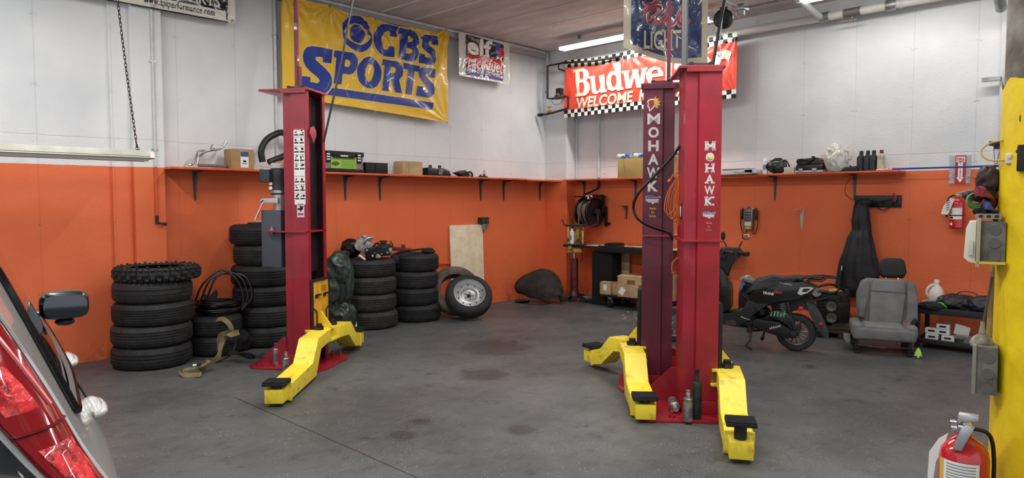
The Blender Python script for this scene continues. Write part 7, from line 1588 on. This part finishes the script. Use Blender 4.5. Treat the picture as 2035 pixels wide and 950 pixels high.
# ================================================================== PILLAR AND WHAT HANGS ON IT
PCX, PCY, PR = 2.696, .121, .30
YP = mat('yellow_pillar_paint', (236, 206, 28), .42, bump=.35, bs=22, c2=(222, 190, 24), vs=7, coat=.15)
b = B(); 
n_ = 72; rs = []
for i, z in enumerate([0, .3, .8, 1.3, 1.72, 1.86]):
    rs.append([b.v((PCX+(PR+.006)*math.cos(2*PI*k/n_), PCY+(PR+.006)*math.sin(2*PI*k/n_), z+(.035*noise.noise((k*.35, 1, 2)) if i == 5 else 0))) for k in range(n_)])
b.skin(rs, cap=False); o = b.build('trim_6', YP, smooth=40); props(o, kind='structure')
b = B(); b.cyl((PCX, PCY, 0), (PCX, PCY, ZC), PR, n=72); o = b.build('trim_7', mat('rough_grey_concrete', (150, 146, 136), .85, bump=1.0, bs=14, c2=(98, 92, 82), vs=5), smooth=40); props(o, kind='structure')
fpl = facing((PCX, PCY)); DPp = 2.40
def pth(nm, label, cat, px, py, dep=DPp):
    p = DP(px, py, dep); t = thing(nm, label, cat, p, fpl+.12); t.scale = (.90, .90, .90); return t, p
kp = 1375/DPp
U = lambda dx, dy, y=0: Vector((dx/kp, y, -dy/kp))
# outlet box with weatherproof cover
t, p = pth('outlet_box', 'grey metal outlet box with white weatherproof cover on the left side of the yellow pillar', 'electrical box', 1957, 480, 2.13)
GB = mat('dusty_grey_box', (112, 110, 104), .6, c2=(86, 84, 78), vs=20, sharp=(.35, .6)); CW = mat('aged_white_cover', (214, 212, 196), .45)
b = B(); b.box(U(12, 2, .02), (.075, .10, .145), bev=.006); part(b, 'box', GB, t)
b = B(); b.box(U(-10, 2, .01), (.012, .12, .165), bev=.003); part(b, 'gasket_frame', mat('grimy_cream', (168, 158, 130), .6), t)
b = B(); b.prism([(-.058, -.055), (-.054, .045), (-.044, .07), (-.024, .072), (-.024, -.075), (-.045, -.07)], .10, -.04, bev=.006); cv = part(b, 'cover', CW, t); b = B(); b.box(U(-22, 12, -.045), (.014, .008, .05), bev=.002); part(b, 'cover_latch', mat('pale_latch', (196, 194, 178), .4), cv)
for dy in (-24, 2, 28):
    b = B(); b.lathe([(.016, 0), (.017, .002), (.0, .002)], U(16, dy, -.031), (0, -1, 0), n=24); part(b, 'knockout', mat('knockout_grey', (92, 90, 86), .6), t)
b = B(); b.box(U(10, 40, .0), (.085, .1, .008)); part(b, 'yellow_paint_edge', mat('paint_drip_yellow', (206, 180, 60), .5), t)
t, p = pth('hook_strip', 'slotted metal strip above the outlet box on the pillar', 'bracket', 1958, 432, 2.13)
b = B(); b.box((0.01, 0, 0), (.075, .04, .010)); b.box((0.01, -.02, .004), (.075, .003, .018)); part(b, 'strip', mat('worn_strip', (150, 136, 116), .5, .4), t)
b = B(); 
for k in range(3): b.box((-.012+.022*k, -.0225, .004), (.012, .002, .008))
part(b, 'slots', INK, t, 0)
def cloth(nm, label, cat, pts, w_, M, dep=2.19, th=.006):
    P = [DP(x, y, dep+d) for x, y, d in pts]; o = P[0].copy(); b = B(); b.ribbon([q-o for q in P], w_, th, side=lambda s: (.6*math.cos(s*5), .6*math.sin(s*5), .7)); return one(b, nm, M, label, cat, o, smooth=60)
cloth('tie_strap', 'green webbing strap looped on the pillar hooks', 'strap', [(1966, 404, .02), (1948, 409, -.02), (1930, 408, -.03), (1926, 398, -.02), (1936, 390, 0), (1958, 393, .02), (1978, 400, .03)], .022, mat('green_webbing', (66, 112, 62), .7))
cloth('tie_strap', 'dark red webbing strap bunched on the pillar hooks', 'strap', [(1936, 387, 0), (1944, 380, -.03), (1958, 384, -.05), (1972, 392, -.03), (1980, 404, 0), (1968, 410, -.02), (1950, 404, -.03)], .03, mat('red_webbing', (132, 44, 50), .7))
cloth('tie_strap', 'blue webbing strap hanging just above the outlet box', 'strap', [(1948, 414, 0), (1958, 408, -.04), (1972, 414, -.05), (1982, 424, -.02), (1984, 436, 0), (1972, 422, -.03), (1956, 420, -.02)], .026, mat('blue_webbing', (58, 74, 128), .7))
b = B(); b.blob((0, 0, 0.01), (.055, .055, .08), .3, 2, 31, sub=4, fold=True); b.blob((-.018, -.01, -.035), (.085, .05, .035), .3, 2, 33, sub=3, fold=True); one(b, 'dark_bundle', mat('dark_plum_cloth', (58, 36, 42), .6, var=.3, vs=30), 'dark plum bundle of bungee cord hanging above the coloured straps', 'cord bundle', DP(1964, 366, 2.19), fpl, smooth=60)
b = B(); b.blob((0, 0, 0), (.05, .04, .03), .3, 3, 37, sub=3); one(b, 'black_strap_end', BLKM, 'small black strap end beside the blue webbing on the pillar', 'strap', DP(1951, 419, 2.17), fpl)
# bead chain, bracket, wires, connector
t, p = pth('bead_chain', 'dark bead chain hanging from a small bracket on the pillar', 'chain', 1979, 285, 2.19)
b = B(); b.box((0, 0, 0), (.04, .03, .015), bev=.002); b.box((.02, 0, -.01), (.05, .02, .02)); part(b, 'bracket', DKM, t)
b = B()
for cx_ in (-.006, .014):
    for k in range(18): b.blob((cx_+(.0006*k if cx_ < 0 else -.0010*k), -.01, -.012-.0065*k), (.0048, .0048, .0048), 0, sub=1)
part(b, 'beads', DKM, t, 60)
line('yellow_wire', [DP(2040, 266, 2.05), DP(2008, 276, 2.10), DP(1970, 284, 2.15), DP(1951, 298, 2.17), DP(1954, 312, 2.16), DP(1972, 319, 2.14), DP(2000, 318, 2.10)], .0028, mat('tan_wire', (186, 158, 92), .5), 'tan wire looping out from the yellow pillar to the white connector', 'wire')
line('black_wire', [DP(2042, 250, 2.00), DP(2026, 254, 2.06), DP(2016, 272, 2.08), DP(2002, 290, 2.10), DP(1994, 304, 2.14)], .0022, BLK, 'thin black wire curving across the yellow pillar', 'wire')
line('black_wire', [DP(2034, 215, 2.02), DP(2027, 235, 2.02), DP(2032, 250, 2.02)], .0018, BLK, 'short black wire at the right edge of the photo on the pillar', 'wire')
t, p = pth('plug_connector', 'white plug connector fixed on the front of the yellow pillar', 'connector', 2010, 315, 2.07)
b = B(); b.box((0, 0, 0), (.034, .03, .034), bev=.003); b.box((-.006, -.004, .006), (.012, .03, .014), bev=.002); b.box((.012, -.004, -.002), (.012, .032, .03), bev=.002); part(b, 'body', CW, t)
t, p = pth('black_adapter', 'black power adapter on the yellow pillar at the right edge of the photo', 'adapter', 2040, 314, 2.0)
b = B(); b.box((0, 0, 0), (.05, .04, .085), bev=.005); b.lathe([(.003, -.002), (.007, -.002), (.007, .002), (.003, .002)], (-.022, -.0, .022), (0, 1, 0), n=12, closed=True); part(b, 'body', BLK, t)
# conduit, lower box, cap and rod
t = thing('pillar_conduit', 'rusty brown conduit running down the left side of the pillar between the boxes', 'conduit', DP(1978, 535, 2.23)); o = Vector(t.location)
b = B(); b.tube([(0, 0, .02), DP(1972, 610, 2.23)-o, DP(1966, 690, 2.23)-o], .012, sm=False, n=12); part(b, 'pipe', mat('rusty_brown_pipe', (118, 92, 66), .6, c2=(150, 120, 60), vs=14), t)
t, p = pth('floor_outlet_box', 'dusty grey steel junction box low on the left side of the pillar', 'electrical box', 1955, 733, 2.13)
b = B(); b.box((0.008, .02, 0), (.062, .10, .165), bev=.006); part(b, 'box', GB, t); b = B(); b.box((-.027, .02, -.0), (.012, .11, .17), bev=.003); part(b, 'cover_plate', mat('grey_plate', (130, 128, 118), .6), t)
for dz in (.045, -.01, -.06):
    b = B(); b.lathe([(.017, 0), (.018, .002), (0, .002)], (.012, -.031, dz), (0, -1, 0), n=24); part(b, 'knockout', mat('knockout_grey', (92, 90, 86)), t)
t, p = pth('gear_lever', 'dusty knob and slanting rod standing on the lower junction box', 'lever', 1951, 690, 2.13)
b = B(); b.lathe([(0, .0), (.034, .0), (.036, .010), (.033, .02), (.026, .032), (.012, .042), (.008, .062), (.006, .085), (0, .085)], (0.0, .02, .0), n=28); part(b, 'dust_boot', mat('dusty_rubber', (86, 80, 72), .8, c2=(140, 134, 120), vs=24), t)
b = B(); b.cyl((.002, .02, .08), (.022, .03, .24), .0045, n=10); part(b, 'rod', mat('dark_rod', (84, 70, 62), .5, .4), t)
extinguisher('red fire extinguisher with silver handle on the pillar at the bottom right corner', DP(1912, 1010, 2.10)-Vector((0, 0, .13)), fpl+.05, .0655, .36, big=True)
